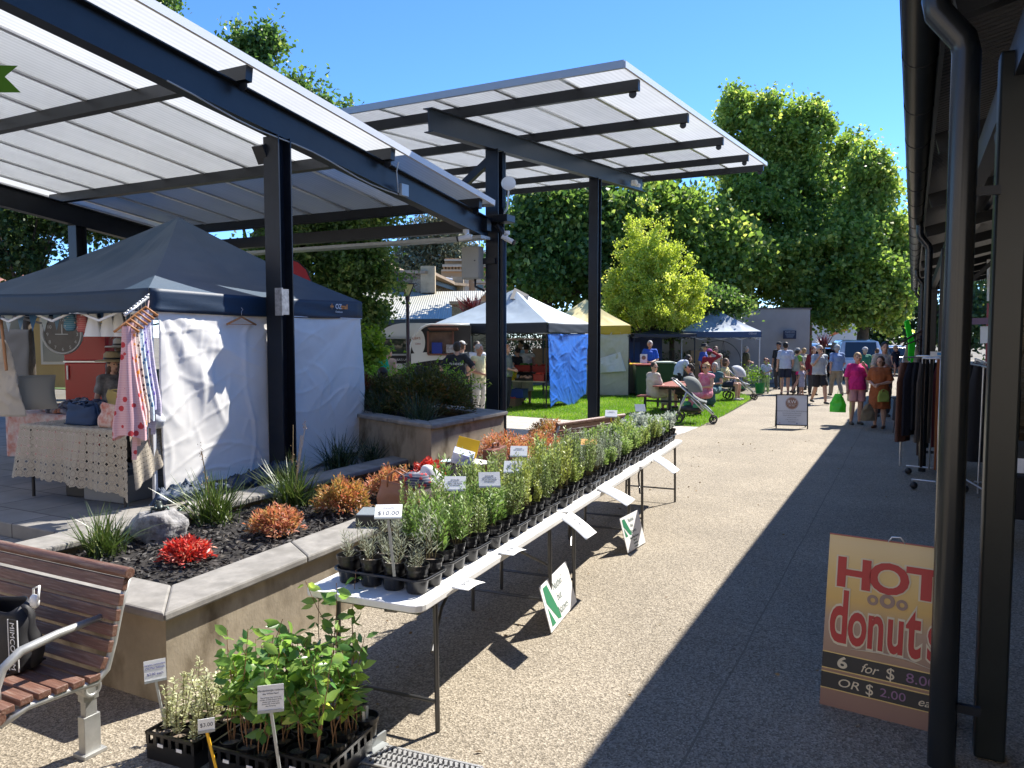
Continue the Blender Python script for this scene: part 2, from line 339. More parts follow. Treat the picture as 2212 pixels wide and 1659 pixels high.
# grass blades
def in_lawn(x,y):
    xr=np.interp(y,[17,20,26,28.5],[-4.2,-4.25,-4.6,-5.6]);yn=np.interp(x,[-20,-14,-6.6,-4.2],[18.,17.9,17.05,17.2])
    return (x<xr)&(y>yn)&(y<28.4)
n=150000;x=rng.uniform(-17,-4.1,n);y=rng.uniform(17,28.5,n);k=in_lawn(x,y);x=x[k];y=y[k]
keep=rng.random(len(x))<np.clip(1.5-(y-17)/12,.25,1);x=x[keep];y=y[keep];n=len(x)
b=np.stack([x,y,np.full(n,.006)],1);d=nrm(rng.normal(size=(n,3))*np.array([.45,.45,0])+np.array([0,0,1.]));ln=rng.uniform(.03,.075,n)[:,None]
s=nrm(np.cross(d,rng.normal(size=(n,3))))*.006
V=np.stack([b-s,b+s,b+d*ln],1).reshape(-1,3)
grassm=leafmat('grass_blade',(.1,.22,.02),(.2,.36,.04),(.36,.46,.1),trans=.45,scale=.8)
tag(npmesh('grass',V,np.arange(n*3).reshape(-1,3),grassm),'short bright green grass growing on the lawn','grass',None,'stuff')
# ---------------- planter 1
def planter(name,label,outer,inner,z0,zt,wallin=.05,gaps=()):
    t=T(name,label,'planter',(outer[0][0],outer[0][1],z0));n=len(outer);c=sum((Vector(p) for p in outer),Vector((0,0)))/n
    mb=MB()
    def off(p,q): # move p toward q
        p=Vector(p);q=Vector(q);return p+(q-p)*.15
    wl=[off(outer[i],inner[i]) for i in range(n)];wi=[Vector(outer[i]).lerp(Vector(inner[i]),.8) for i in range(n)]
    for i in range(n):
        j=(i+1)%n;a,b_,c_,d_=wl[i],wl[j],wi[j],wi[i];mb.prism([a,b_,c_,d_],z0,zt-.055)
    mb.build('wall',render,t,w=1)
    mb=MB()
    for i in range(n):
        j=(i+1)%n;a,b_,c_,d_=[Vector(p) for p in (outer[i],outer[j],inner[j],inner[i])]
        L_=(b_-a).length;k=max(1,round(L_/1.15))
        for q in range(k):
            s0=q/k+(.0035/L_ if q else 0);s1=(q+1)/k
            mb.prism([a.lerp(b_,s0),a.lerp(b_,s1),d_.lerp(c_,s1),d_.lerp(c_,s0)],zt-.054,zt)
    mb.build('coping',concrete,t,w=1,bev=.014)
    MB()._a([(p[0],p[1],zt-.1) for p in inner],[tuple(range(n))]).build('mulch_bed',mulchm,t,w=1)
    return t
PO=[(-3.55,2.75),(-3.98,9.9),(-5.75,9.4),(-5.75,2.75)];PI_=[(-3.93,3.1),(-4.32,9.55),(-5.4,9.15),(-5.4,3.1)]
planter('garden_planter','long low rendered planter with grey coping and black mulch beside the plant tables',PO,PI_,0,.55)
P2=[(-4.9,7.42),(-4.89,9.3),(-7.6,10.2),(-7.6,8.48)];P2i=[(-5.2,7.78),(-5.2,9.0),(-7.3,9.75),(-7.3,8.72)]
planter('raised_planter','tall shaded rendered planter holding dark shrubs behind the white tent wall',P2,P2i,.42,1.02)
# mulch chips
n=9000;x=rng.uniform(-5.4,-3.93,n);y=rng.uniform(3.1,9.5,n);k=x<-3.93-.062*(y-3.1);x=x[k];y=y[k];n=len(x)
C=np.stack([x,y,.455+rng.uniform(0,.035,n)],1);D=nrm(rng.normal(size=(n,3))*np.array([1,1,.28]))
tag(leaves('mulch',C,.055,.3,charc,None,D=D,fold=.02,tip=.5),'black bark mulch chips lying in the front planter','mulch',None,'stuff')
# ---------------- canopies
def poly_mat():
    m=bpy.data.materials.new('polycarbonate');m.use_nodes=True;N,L=nt(m);b=N['Principled BSDF'];b.inputs['Base Color'].default_value=(.6,.62,.62,1);b.inputs['Roughness'].default_value=.18
    tc=N.new('ShaderNodeTexCoord').outputs['Object'];s=node(N,L,'ShaderNodeSeparateXYZ',(tc,));wv=mth(N,L,'SINE',mth(N,L,'MULTIPLY',s.outputs[0],2*PI/.07))
    n=node(N,L,'ShaderNodeTexNoise',{0:tc,2:1.2,3:5.});mp=node(N,L,'ShaderNodeMapping',(tc,));mp.inputs['Scale'].default_value=(9,.3,1);n2=node(N,L,'ShaderNodeTexNoise',{0:mp.outputs[0],2:1.5,3:4.})
    f=mth(N,L,'MULTIPLY_ADD',wv,.16,mth(N,L,'MULTIPLY',mth(N,L,'ADD',n.outputs[0],n2.outputs[0]),.5))
    c=mixc(N,L,f,(.4,.41,.41),(.62,.63,.62));L.new(c,b.inputs[0])
    t=node(N,L,'ShaderNodeBsdfTranslucent',(c,));mx=node(N,L,'ShaderNodeMixShader',{0:.6,1:b.outputs[0],2:t.outputs[0]});L.new(mx.outputs[0],N['Material Output'].inputs[0]);return m
pcm=poly_mat();white=pbr('white_steel',(.7,.71,.72),.4);greyfl=pbr('grey_flashing',(.35,.37,.37),.4,.3)
def canopy(root,x0,x1,y0,y1,zf,raf,ribs,purl,deep=.34,ends=True):
    """zf(y)=underside of rafters; roof between x0..x1"""
    sl=zf(1)-zf(0);up=Vector((0,-sl,1)).normalized()
    def P(x,y,e): return Vector((x,y,zf(y)))+Vector((0,0,e))
    for (xr,ya,yb) in raf:
        MB().ibeam(P(xr,ya,deep/2),P(xr,yb,deep/2),.16,deep,.014,up).build('rafter',steel,root,w=1)
    for y in purl:
        m=MB().bar(P(x0+.12,y,deep+.075),P(x1-.05,y,deep+.075),.09,.15,up)
        m.build('purlin',steel,root,w=1)
        m=MB()
        for (xr,_,_) in raf: pass
        c=P(x1-.14,y,deep-.035);m.X=Matrix.Translation(c)@Matrix.Rotation(PI/2,4,'X');m.lathe([(.055,-.008),(.055,.008)],n=14);m.build('lug',steel,root,w=1)
    xs=[x0]+list(ribs)+[x1];e=deep+.165;ys=[y0]+list(purl)+[y1]
    for i in range(len(xs)-1):
        m=MB();xa,xb=xs[i]+.02,xs[i+1]-.02
        m._a([P(xa,y0,e),P(xb,y0,e),P(xb,y1,e),P(xa,y1,e)],[(0,1,2,3)]);o=m.build('roof_panel',pcm,root,w=1)
    for x in ribs:
        MB().bar(P(x,y0,e+.002),P(x,y1,e+.002),.062,.05,up).build('glazing_bar',alu,root,w=1)
    m=MB();m.bar(P(x1,y0,e+.01),P(x1,y1,e+.01),.035,.085,up);m.build('edge_trim',white,root,w=1)
    m=MB();m.bar(P(x0,y0,e+.01),P(x0,y1,e+.01),.035,.085,up);m.build('edge_trim',white,root,w=1)
    MB().bar(P(x0,y0,e+.012),P(x1,y0,e+.012),.05,.1,up).build('edge_trim',greyfl,root,w=1)
    MB().bar(P(x0,y1,e+.012),P(x1,y1,e+.012),.05,.1,up).build('edge_trim',greyfl,root,w=1)
    return P
def post(root,x,y,z0,z1,w_=.22,d_=.2):
    m=MB();m.ibeam((x,y,z0),(x,y,z1),w_,d_,.016,up=(0,1,0));m.build('post',steel,root,w=1)
    MB().box((x,y,z0+.01),(w_+.12,d_+.12,.02)).build('base_plate',steel,root,w=1)
c1=T('canopy','left steel canopy with translucent roof sloping down toward the stone building','canopy',(-6.3,6.49,.42))
zf1=lambda y:5.045-.1254*y
canopy(c1,-13.5,-6.04,-.5,11.0,zf1,[(-6.3,-.5,11.25),(-13.07,-.5,11.25)],[-7.9+1.86-.88*k+.0 for k in range(2,9)],[1.,3.45,5.9,8.35,10.65])
post(c1,-6.3,6.49,.42,zf1(6.49));
m=MB();m.box((-9.8,11.12,3.86),(7.2,.14,.2));m.build('end_beam',steel,c1,w=1);MB().box((-9.8,11.0,3.64),(7.2,.3,.05)).build('gutter',greyfl,c1,w=1)
post(c1,-13.07,8.6,.42,zf1(8.6))
MB().box((-6.16,6.4,2.42),(.06,.1,.28)).box((-6.16,6.33,2.42),(.1,.02,.3)).build('socket_box',pbr('galvanised',(.3,.31,.32),.5,.5,.4,18),c1,w=1)
m=MB();m.box((0,0,0),(.16,.06,.2),rot=Euler((.5,0,0)));m.v=[(a-6.44,b+6.4,c+4.05) for a,b,c in m.v];m.build('floodlight',hose,c1,w=1)
m=MB();m.tube([Vector((-6.2,y,zf1(y)-.01-.05*math.sin((y-5)*1.6)**2)) for y in np.linspace(5,8.6,14)],.008,6);m.tube([(-6.19,8.6,zf1(8.6)),(-6.18,8.55,zf1(8.6)+.28),(-6.18,8.6,zf1(8.6)+.4)],.008,6);m.build('cable',greyfl,c1,w=1)
MB().box((-6.17,8.7,zf1(8.7)+.06),(.05,.16,.16)).build('junction_box',greyfl,c1,w=1,bev=.005)
c2=T('canopy','right steel canopy with translucent roof rising toward the tall plane trees','canopy',(-6.3,11.33,0))
zf2=lambda y:4.60-.34+.0767*y
canopy(c2,-15.3,-3.37,9.6,20.3,zf2,[(-6.3,9.5,19.4),(-13.07,9.5,19.4)],[-4.3-1.0*k for k in range(11)],[10.35,12.95,15.6,18.2,20.15])
post(c2,-6.3,11.5,0,zf2(11.5),.24,.22);post(c2,-6.3,16.1,0,zf2(16.1));post(c2,-13.07,14.95,0,zf2(14.95));
MB().bar((-6.42,11.5,4.98),(-7.5,11.5,4.22),.1,.12).build('brace',steel,c2,w=1)
MB().tube([(-6.1,11.42,.0),(-6.1,11.42,3.75),(-6.2,11.4,3.9)],.055,14).build('downpipe',steel,c2,w=1,sm=2)
MB().box((-6.15,11.4,3.98),(.42,.3,.12)).build('rainwater_head',steel,c2,w=1,bev=.01)
MB().box((-6.05,11.36,4.6),(.06,.01,.9)).build('cable_tray',steelg,c2,w=1)
def bracketed(name,label,cat,parts_,loc,rz=0,**k):
    t=T(name,label,cat,loc,rz,**k)
    for nm,mb,mt in parts_: mb.build(nm,mt,t,sm=2)
    return t
wpl=pbr('camera_housing',(.75,.75,.73),.4)
def cctv(label,loc,aim,grp='security cameras'):
    t=T('security_camera',label,'camera',loc,0,grp);a=Vector(aim).normalized();p=Vector((0,0,-.13))
    MB().tube([(0,0,0),(0,0,-.06)],.05,12).tube([(0,0,-.06),(0,0,-.13)],.02,10).build('mount',wpl,t,sm=2)
    MB().tube([p-a*.09,p+a*.12],.042,14).build('housing',wpl,t,sm=2);MB().tube([p+a*.12,p+a*.15],.044,14).build('lens',hose,t,sm=2)
cctv('white bullet camera hanging under the end of the left canopy rafter',Vector((-6.3,10.55,zf1(10.55))),(-1,-.35,-.15))
cctv('white bullet camera on the right side of the middle canopy post',Vector((-6.02,11.4,3.78)),(.9,.2,-.5))
t=T('antenna_dish','small round white antenna dish on bent pole at the middle canopy post','antenna',(-6.1,11.38,4.1));MB().tube([(0,0,-.1),(.1,0,.05),(.12,0,.3),(.14,-.02,.42)],.015,8).build('pole',wpl,t,sm=1)
m=MB();m.X=Matrix.Translation((.15,-.06,.45))@Matrix.Rotation(1.35,4,'X')@Matrix.Rotation(.4,4,'Y');m.lathe([(.01,0.02),(.08,.012),(.12,-.02),(.12,-.03),(.05,-.0),(.01,.0)],n=20);m.build('dish',wpl,t,sm=2)
t=T('cctv_dome','small white dome camera beside the right canopy post top','camera',(-6.18,18.2,zf2(18.2)+.1));MB().tube([(0,0,0),(.05,0,0)],.07,14).ell((.09,0,0),(.07,.07,.07)).build('dome',wpl,t,sm=1);MB().tube([(.02,.22,0),(.14,.2,-.04)],.045,12).build('camera_head',wpl,t,sm=2)
# cabinet on centre post
pc=at(1036,12.9,0);t=T('electrical_cabinet','beige steel electrical cabinet mounted on the middle canopy post','cabinet',(-6.62,11.3,3.0));MB().box((0,0,.27),(.34,.16,.54)).build('body',pbr('cabinet_beige',(.42,.41,.35),.45,0,.06,3),t,bev=.008)
MB().box((0,-.088,.27),(.31,.012,.5)).build('door',pbr('cabinet_beige',(.42,.41,.35)),t,bev=.004);MB().tube([(.1,-.1,.3),(.1,-.11,.3)],.012,8).build('lock',hose,t);MB().tube([(.05,0,0),(.05,0,-.12),(.2,.05,-.2)],.02,8).build('conduit',hose,t,sm=1)
MB().box((.25,.06,.3),(.3,.03,.1)).build('bracket',steel,t)
# ---------------- verandah building on the right
ve=T('verandah','dark steel verandah with round gutter and downpipes along the right side of the aisle','verandah',(.42,4.3,0))
Y0,Y1=-3.,32.
def zr(x): return 3.78+.24*(x+.05)
soff=pbr('roof_underside',(.05,.052,.055),.6,0,.2,2)
o=MB()._a([(.06,Y0,zr(.06)),(7,Y0,zr(7)),(7,Y1,zr(7)),(.06,Y1,zr(.06))],[(0,1,2,3)]).build('roof',corrugated('dark_corrugated',(.09,.09,.1),1),ve,w=1);q=o.modifiers.new('s','SOLIDIFY');q.thickness=.03;q.offset=1
m=MB()
pr=[(.095*math.cos(a),.095*math.sin(a)) for a in np.linspace(PI,2*PI,11)]
vs=[];ys=[Y0,Y1]
for y in ys: vs+=[(-.01+x,y,3.79+z) for x,z in pr]
m._a(vs,[(i,i+1,11+i+1,11+i) for i in range(10)]);m.build('gutter',pbr('gutter_paint',(.014,.017,.02),.28,0,.2,4,spec=.55),ve,w=1,sm=1,sol=.004)
for y in np.arange(Y0+.4,Y1,1.15): MB().tube([(-.01+.1*math.cos(a),y,3.79+.1*math.sin(a)) for a in np.linspace(PI*.95,2*PI,9)],.006,6).build('gutter_bracket',steel,ve,w=1,sm=1)
MB().tube([(-.105,Y0,3.8),(-.105,Y1,3.8)],.008,6).build('gutter_bead',steel,ve,w=1,sm=1)
MB().box((.1,(Y0+Y1)/2,3.74),(.025,Y1-Y0,.16)).build('fascia',steelg,ve,w=1)
for x in (.9,1.9,2.9,3.9,4.9): MB().box((x,(Y0+Y1)/2,zr(x)-.065),(.07,Y1-Y0-.2,.1)).build('purlin',steel,ve,w=1)
for y in np.arange(4.3,32,3.05): MB().bar((.13,y,zr(.13)-.2),(6.9,y,zr(6.9)-.2),.09,.16).build('rafter',steel,ve,w=1)
MB().box((.42,(Y0+Y1)/2,3.33),(.09,Y1-Y0-.2,.2)).build('eaves_beam',steel,ve,w=1)
for i,y in enumerate((4.3,13.3,22.3,31)):
    MB().box((.385 if i==0 else .43,y,1.68),(.13,.13,3.34) if i==0 else (.18,.15,3.34)).build('post',steelg,ve,w=1,bev=.012)
    MB().bar((.42,y+.08,2.55),(.42,y+1.1,3.25),.06,.06).bar((.5,y,2.6),(1.4,y,3.55),.06,.06).build('brace',steel,ve,w=1)
    yp=y-.2
    MB().tube([(.05,yp,3.74),(.05,yp,3.58),(.06,yp,3.52),(.165,yp,3.38),(.178,yp,3.32),(.178,yp,0)],.06 if i==0 else .052,22).build('downpipe',pbr('pipe_paint',(.01,.013,.016),.25,0,.15,3,spec=.6),ve,w=1,sm=2)
    for zc in(.3,2.7): MB().box((.26,yp,zc),(.14,.03,.04)).build('pipe_clip',steel,ve,w=1)
brickw=stone('yellow_stone',((.12,.08,.04),(.22,.15,.08),(.34,.25,.14)))
for (ya,yb) in ((-2.,9.0),(9.01,18),(18.01,31.5)): MB().box((5.2,(ya+yb)/2,2.4),(.25,yb-ya,4.8)).build('wall',brickw,ve,w=1)
MB().box((3.45,18,2.2),(3.3,.3,4.4)).build('cross_wall',brickw,ve,w=1)
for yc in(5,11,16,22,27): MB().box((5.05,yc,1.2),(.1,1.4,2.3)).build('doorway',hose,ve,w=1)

# ---------------- unseen building added behind the viewer to cut sky reflections and bounce warm light
hallm=pbr('hall_bounce_wall',(.62,.54,.43),.9,0,.12,1.2)
sbk=T('unseen_hall','unseen two-storey pale limestone hall added behind the viewer to block sky and bounce light','building',(-6,-12,0),0)
MB().box((0,0,3.),(52,8,6.)).build('wall',hallm,sbk)
MB()._a([(-26.5,-4.5,6),(26.5,-4.5,6),(26.5,4.5,6),(-26.5,4.5,6),(-26.5,0,8),(26.5,0,8)],[(0,1,5,4),(2,3,4,5),(0,4,3),(1,2,5)]).build('roof',corrugated('hall_roof',(.2,.2,.2),0),sbk)
for i in range(9):
    for z in(2.0,4.6):
        f=MB().box((-22+5.5*i,4.02,z),(1.3,.12,1.9)).build('window',pbr('hall_window_frame',(.2,.17,.13),.7),sbk);MB().box((-22+5.5*i,4.09,z),(1.1,.03,1.7)).build('pane',pbr('hall_glass',(.02,.025,.03),.1),f)

n=170;x=np.concatenate([rng.uniform(-3.4,1.5,n//2),rng.uniform(-3.5,-2.4,n-n//2)]);y=rng.uniform(1.8,16,n)
tag(leaves('fallen_leaves',np.stack([x,y,np.full(n,.008)],1),.035,.45,leafmat('dry_leaf',(.2,.12,.05),(.3,.2,.09),(.4,.3,.14),trans=.1),None,D=nrm(rng.normal(size=(n,3))*np.array([1,1,.12])),fold=.08),'dry brown leaf scraps scattered on the pavement','leaf litter',None,'stuff')
# ---------------- trees
def tree(name,label,base,th,tr,blobs,ncl,nl,L,W,mat,csz=.5,group=None,bark=brown,dz=-.1,limbs=14,hang=0.,up=.0,lean=(0,0)):
    t=T(name,label,'tree',base,0,group);B=[(Vector(c),Vector(r)) for c,r in blobs];wt=np.array([r.x*r.y*r.z for c,r in B])**.7;wt/=wt.sum()
    idx=rng.choice(len(B),ncl,p=wt);d=nrm(rng.normal(size=(ncl,3)));rad=rng.uniform(.0,1,ncl)**.5
    Cc=np.array([tuple(c) for c,r in B])[idx];Rr=np.array([tuple(r) for c,r in B])[idx]
    CL=Cc+d*rad[:,None]*Rr*rng.uniform(.8,1.2,(ncl,1))
    k=rng.integers(0,ncl,nl);sz=csz*rng.uniform(.5,1.4,ncl)
    off=rng.normal(size=(nl,3))*sz[k][:,None]*np.array([.5,.5,.5]);C=CL[k]+off
    D=nrm(rng.normal(size=(nl,3))+d[k]*.6+np.array([0,0,up-hang]))
    leaves('crown',C,L,W,mat,t,D=D,fold=.14)
    m=MB();top=max((c.z for c,r in B))
    tp=Vector((lean[0],lean[1],th));m.tube([(0,0,0),tp*.5+Vector((tr*.3,0,0)),tp],[tr,tr*.8,tr*.62],12)
    sel=rng.choice(ncl,min(limbs,ncl),replace=False)
    for i in sel:
        e=Vector(CL[i]);s=tp*rng.uniform(.65,1.);mid=s.lerp(e,.45)+Vector((0,0,abs(e.z-s.z)*.12));m.tube([s,mid,e],[tr*.36,tr*.2,tr*.05],7,cap=False)
    m.build('trunk',bark,t,sm=1);return t
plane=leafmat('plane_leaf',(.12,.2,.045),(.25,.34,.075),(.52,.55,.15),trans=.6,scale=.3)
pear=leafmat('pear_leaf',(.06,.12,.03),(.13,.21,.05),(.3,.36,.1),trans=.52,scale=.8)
ginkgo=leafmat('golden_leaf',(.34,.42,.07),(.5,.56,.1),(.7,.7,.2),trans=.5,scale=.8)
euc=leafmat('gum_leaf',(.1,.12,.06),(.2,.21,.12),(.3,.28,.17),trans=.15,scale=.3)
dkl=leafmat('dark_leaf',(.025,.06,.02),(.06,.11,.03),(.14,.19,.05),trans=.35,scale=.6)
redl=leafmat('cordyline_leaf',(.05,.01,.012),(.1,.015,.02),(.16,.04,.04),trans=.2)
def crownpts(lst,d):
    """lst of (u,v,ru,rv,[dd]) in display px at distance d -> blobs rel. to base"""
    out=[]
    for q in lst:
        dd=d+(q[4] if len(q)>4 else 0);p=Dp(q[0],q[1],dd);out.append((p,(q[2]*dd/F_,q[2]*dd/F_,q[3]*dd/F_)))
    return out
def ptree(name,label,u,d,lst,z0=0,**k):
    b=at(u,d,z0);bl=[((p-b),r) for p,r in crownpts(lst,d)];return tree(name,label,b,blobs=bl,**k)
PT=dict(L=.22,W=.85,mat=plane,th=5,tr=.32,csz=.58)
ptree('plane_tree','tallest bright plane tree rising behind the rendered wall',1740,42,[(1590,330,60,130),(1640,300,45,100),(1690,330,60,115),(1745,330,52,115),(1785,420,75,140),(1650,470,120,130),(1780,560,120,130,-2),(1620,590,130,110,-2),(1590,240,30,45),(1655,235,22,40),(1745,245,26,45),(1805,360,30,50),(1565,265,10,40),(1610,225,9,30),(1688,230,10,34),(1765,225,9,34),(1545,330,20,50),(1830,330,14,40),(1722,260,12,36)],ncl=560,nl=92000,limbs=26,group='plane trees behind the lawn',**PT)
ptree('plane_tree','plane tree with low yellow-green branches overhanging the parked cars',1860,38,[(1880,430,50,95),(1850,560,100,120),(1930,560,50,90),(1830,640,110,65,0),(1915,650,60,70,-1),(1760,650,60,55,0),(1860,500,90,80,1),(1930,540,40,80,2),(1880,350,20,45),(1925,620,40,100),(1855,350,10,36),(1905,390,12,40)],ncl=380,nl=76000,limbs=18,group='plane trees behind the lawn',**PT)
ptree('plane_tree','dark plane tree seen below the right canopy behind the middle tents',1180,36,[(1130,500,75,100),(1220,470,90,90),(1310,480,80,100),(1180,590,110,75),(1400,500,90,110,4),(1320,590,90,70)],ncl=280,nl=46000,limbs=18,group='plane trees behind the lawn',L=.26,W=.8,mat=pear,th=5,tr=.32,csz=.8)
ptree('plane_tree','shaded plane tree filling the gap right of the golden tree',1530,38,[(1480,500,85,110),(1500,600,80,75),(1440,640,80,50),(1560,560,70,90),(1420,440,50,50)],ncl=220,nl=38000,limbs=14,group='plane trees behind the lawn',L=.26,W=.8,mat=plane,th=5,tr=.3,csz=.8)
ptree('wall_tree','leafy tree overhanging the rendered wall behind the golden tree',1450,31.8,[(1480,685,60,34),(1420,690,70,34),(1350,690,50,30),(1545,668,45,24),(1500,650,70,30),(1590,655,34,18)],ncl=170,nl=22000,L=.16,W=.8,mat=pear,th=2.6,tr=.14,csz=.4,limbs=12)
tg=ptree('golden_tree','conical golden yellow tree behind the right canopy post',1412,29.5,[(1412,690,92,26),(1410,665,90,38),(1375,590,45,65),(1440,590,50,70),(1500,640,30,50),(1328,640,28,48),(1378,500,16,60),(1415,520,18,75),(1345,545,13,55),(1470,545,16,60),(1390,455,7,36),(1440,485,8,45),(1362,480,6,36),(1510,600,10,40),(1322,600,8,35),(1490,560,8,40),(1405,610,80,60),(1400,540,45,50),(1460,640,60,50),(1360,640,60,50)],ncl=620,nl=52000,L=.09,W=.75,mat=ginkgo,th=2.,tr=.1,csz=.2,limbs=26,up=.7)
ptree('pear_tree','tall narrow pear tree standing behind the white tent wall, top against the sky',560,18.5,[(520,110,30,50),(545,170,45,60),(600,200,50,50),(640,230,50,50),(500,230,40,60),(700,235,45,25),(560,300,90,60),(680,480,80,70),(760,560,70,55),(620,560,80,80),(830,610,25,30),(790,690,45,45),(770,520,50,50),(740,640,60,50),(655,200,16,26),(575,95,26,30),(740,215,14,22),(820,480,30,16)],ncl=420,nl=52000,L=.12,W=.7,mat=pear,th=4,tr=.15,csz=.34,limbs=22,hang=.5)
ptree('pear_tree','pear tree crown peeping over the top left corner of the left canopy',290,20,[(330,25,42,36),(280,5,55,30),(345,-10,30,30),(310,-60,70,60),(250,100,80,60)],ncl=110,nl=13000,L=.12,W=.7,mat=pear,th=4,tr=.15,csz=.34,limbs=10,hang=.4)
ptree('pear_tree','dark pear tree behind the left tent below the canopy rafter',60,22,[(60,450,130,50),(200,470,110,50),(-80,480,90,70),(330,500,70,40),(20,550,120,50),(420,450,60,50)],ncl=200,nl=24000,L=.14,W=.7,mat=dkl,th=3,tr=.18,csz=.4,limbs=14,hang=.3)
tE=ptree('gum_tree','grey-green gum tree with pale open branches behind the stone building',930,62,[(880,555,50,38),(930,525,50,40),(985,530,50,45),(905,590,70,25),(1000,590,70,40),(850,575,26,20),(955,480,55,28)],z0=2,ncl=190,nl=17000,L=.4,W=.3,mat=euc,th=7,tr=.4,csz=1.1,bark=pbr('pale_bark',(.3,.26,.2),.8,0,.3,3),limbs=40,hang=.3)
ptree('garden_tree','small bright leafy tree between the tent wall and the picket fence',790,15.5,[(800,750,22,40),(795,800,20,40),(800,850,22,35),(790,900,24,40)],ncl=50,nl=4200,L=.12,W=.6,mat=leafmat('lime_leaf',(.1,.2,.02),(.18,.3,.03),(.3,.4,.06),trans=.45),th=1.2,tr=.04,csz=.22,limbs=8)
ptree('background_tree','dark evergreen standing behind the car park at the aisle end',1900,60,[(1800,700,90,50),(1900,690,80,60),(1990,690,90,70),(2080,680,100,60),(2180,660,80,90),(2110,560,90,60)],ncl=140,nl=16000,L=.45,W=.6,mat=dkl,th=3,tr=.4,csz=1.2,limbs=8)
# far wood backdrop behind everything
# near leafy twig at the left edge
t=T('tree_branch','blurred green maple leaves poking in at the left edge of the view','branch',(-1.25,.6,2.95))
nearl=leafmat('maple_leaf',(.02,.05,.005),(.04,.09,.01),trans=.55,scale=3)
def maple(mb,c,s,d,n_):
    d=Vector(d).normalized();n_=Vector(n_);x=d.cross(n_).normalized();pts=[]
    pr=[(0,0),(.28,-.02),(.2,.12),(.5,.22),(.33,.3),(.42,.52),(.2,.45),(.12,.62),(0,1)]
    pr=pr+[(-a,b) for a,b in pr[-2:0:-1]]
    pts=[Vector(c)+x*(a*s)+d*(b*s) for a,b in pr];mb._a([p for p in pts],[tuple(range(len(pts)))])
def lf(u,v,dd,s,ax,ay,name='leaf'):
    m=MB();p=Dp(u,v,dd);d=(RT*ax-UP*ay);maple(m,p,s,d,-FW+RT*.25);m.build(name,nearl,t,w=1)
lf(-80,130,1.0,.115,.42,1)
MB().tube([Dp(-120,-140,1.05),Dp(-50,-60,1.02),Dp(-30,40,1.02),Dp(-24,120,1.0)],[.006,.005,.003,.002],6).build('twig',brown,t,w=1,sm=1)
# ---------------- shrubs
firel=[leafmat('nandina_orange',(.36,.25,.1),(.56,.2,.12),(.62,.33,.25),trans=.35,scale=4.5),leafmat('nandina_red',(.42,.03,.03),(.6,.1,.08),(.7,.34,.24),trans=.3,scale=5),leafmat('nandina_green',(.06,.09,.015),(.13,.13,.02),(.25,.11,.03),trans=.25,scale=3),leafmat('nandina_gold',(.28,.24,.07),(.5,.24,.1),(.6,.2,.14),trans=.35,scale=3)]
def bush(label,x,y,z,rx,rz_,mi,n,L=.055,name='nandina_shrub',group='orange and red dwarf shrubs in the planter',W=.3,cat='shrub'):
    t=T(name,label,cat,(x,y,z),0,group);d=nrm(rng.normal(size=(n,3)));d[:,2]=np.abs(d[:,2])*1.1-.25;r=rng.uniform(.0,1,n)**.35
    lump=1+.2*np.sin(d[:,0]*7+x*9)*np.cos(d[:,1]*6+y)+.13*np.sin(d[:,2]*11+d[:,0]*5)+rng.normal(size=n)*.07
    C=d*(r*lump)[:,None]*np.array([rx,rx,rz_])+np.array([0,0,rz_*.55])
    leaves('foliage',C,L,W,firel[mi] if isinstance(mi,int) else mi,t,D=nrm(d+rng.normal(size=(n,3))*.55+np.array([0,0,.3])),fold=.1)
    m=MB()
    for i in range(14):
        a=rng.uniform(0,2*PI);e=C[rng.integers(n)]*.8;m.tube([(.02*math.cos(a),.02*math.sin(a),0),e*.5,e],[.006,.004,.002],5,cap=False)
    m.build('stems',brown,t,sm=1);return t
PZ=.47
def pb(u,v): return G(u,v,PZ)
for (u,v,w_,h_,mi,n,lab) in ((402,1208,52,60,1,900,'small scarlet dwarf shrub in front of the grey boulder'),(596,1150,56,70,0,2000,'round orange dwarf shrub in the middle of the black mulch'),(742,1105,58,84,3,2600,'large orange-gold dwarf shrub beside the black cash box'),(846,1075,55,80,0,1900,'orange dwarf shrub behind the tan handbag'),(930,1030,35,50,1,700,'small red dwarf shrub behind the plastic bag'),(1090,1000,64,80,0,2400,'wide red-orange dwarf shrub behind the brown briefcase'),(1165,985,54,66,0,1900,'orange dwarf shrub next to the briefcase shrub, further along the planter'),(1183,945,40,50,3,1300,'pale orange dwarf shrub beside the far bench, last of the row')):
    p=pb(u,v);d=dep(p);bush(lab,p.x,p.y,PZ-.02,w_*d/F_,h_*d/F_*.62,mi,int(n*1.25),L=.048 if mi!=1 else .055,W=.26)
dkn=leafmat('nandina_dark',(.04,.06,.012),(.1,.1,.02),(.2,.1,.03),trans=.25,scale=2)
dkr=leafmat('nandina_maroon',(.1,.03,.015),(.17,.05,.02),(.24,.09,.03),trans=.25,scale=2)
bush('big rounded bronze-green shrub filling the right of the raised planter',-5.85,8.75,.9,.6,.5,dkn,9000,.06,group='shrubs in the raised planter')
bush('second bronze-green shrub left of the big one in the raised planter',-6.7,9.05,.88,.45,.42,dkn,6000,.06,group='shrubs in the raised planter')
bush('maroon shrub at the left end of the raised planter',-7.2,8.95,.88,.42,.44,dkr,5000,.06,group='shrubs in the raised planter')
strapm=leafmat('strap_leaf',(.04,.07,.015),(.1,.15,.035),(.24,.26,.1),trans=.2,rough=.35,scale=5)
strapd=leafmat('strap_leaf_dark',(.015,.035,.015),(.04,.07,.025),(.1,.12,.06),trans=.2,rough=.35,scale=5)
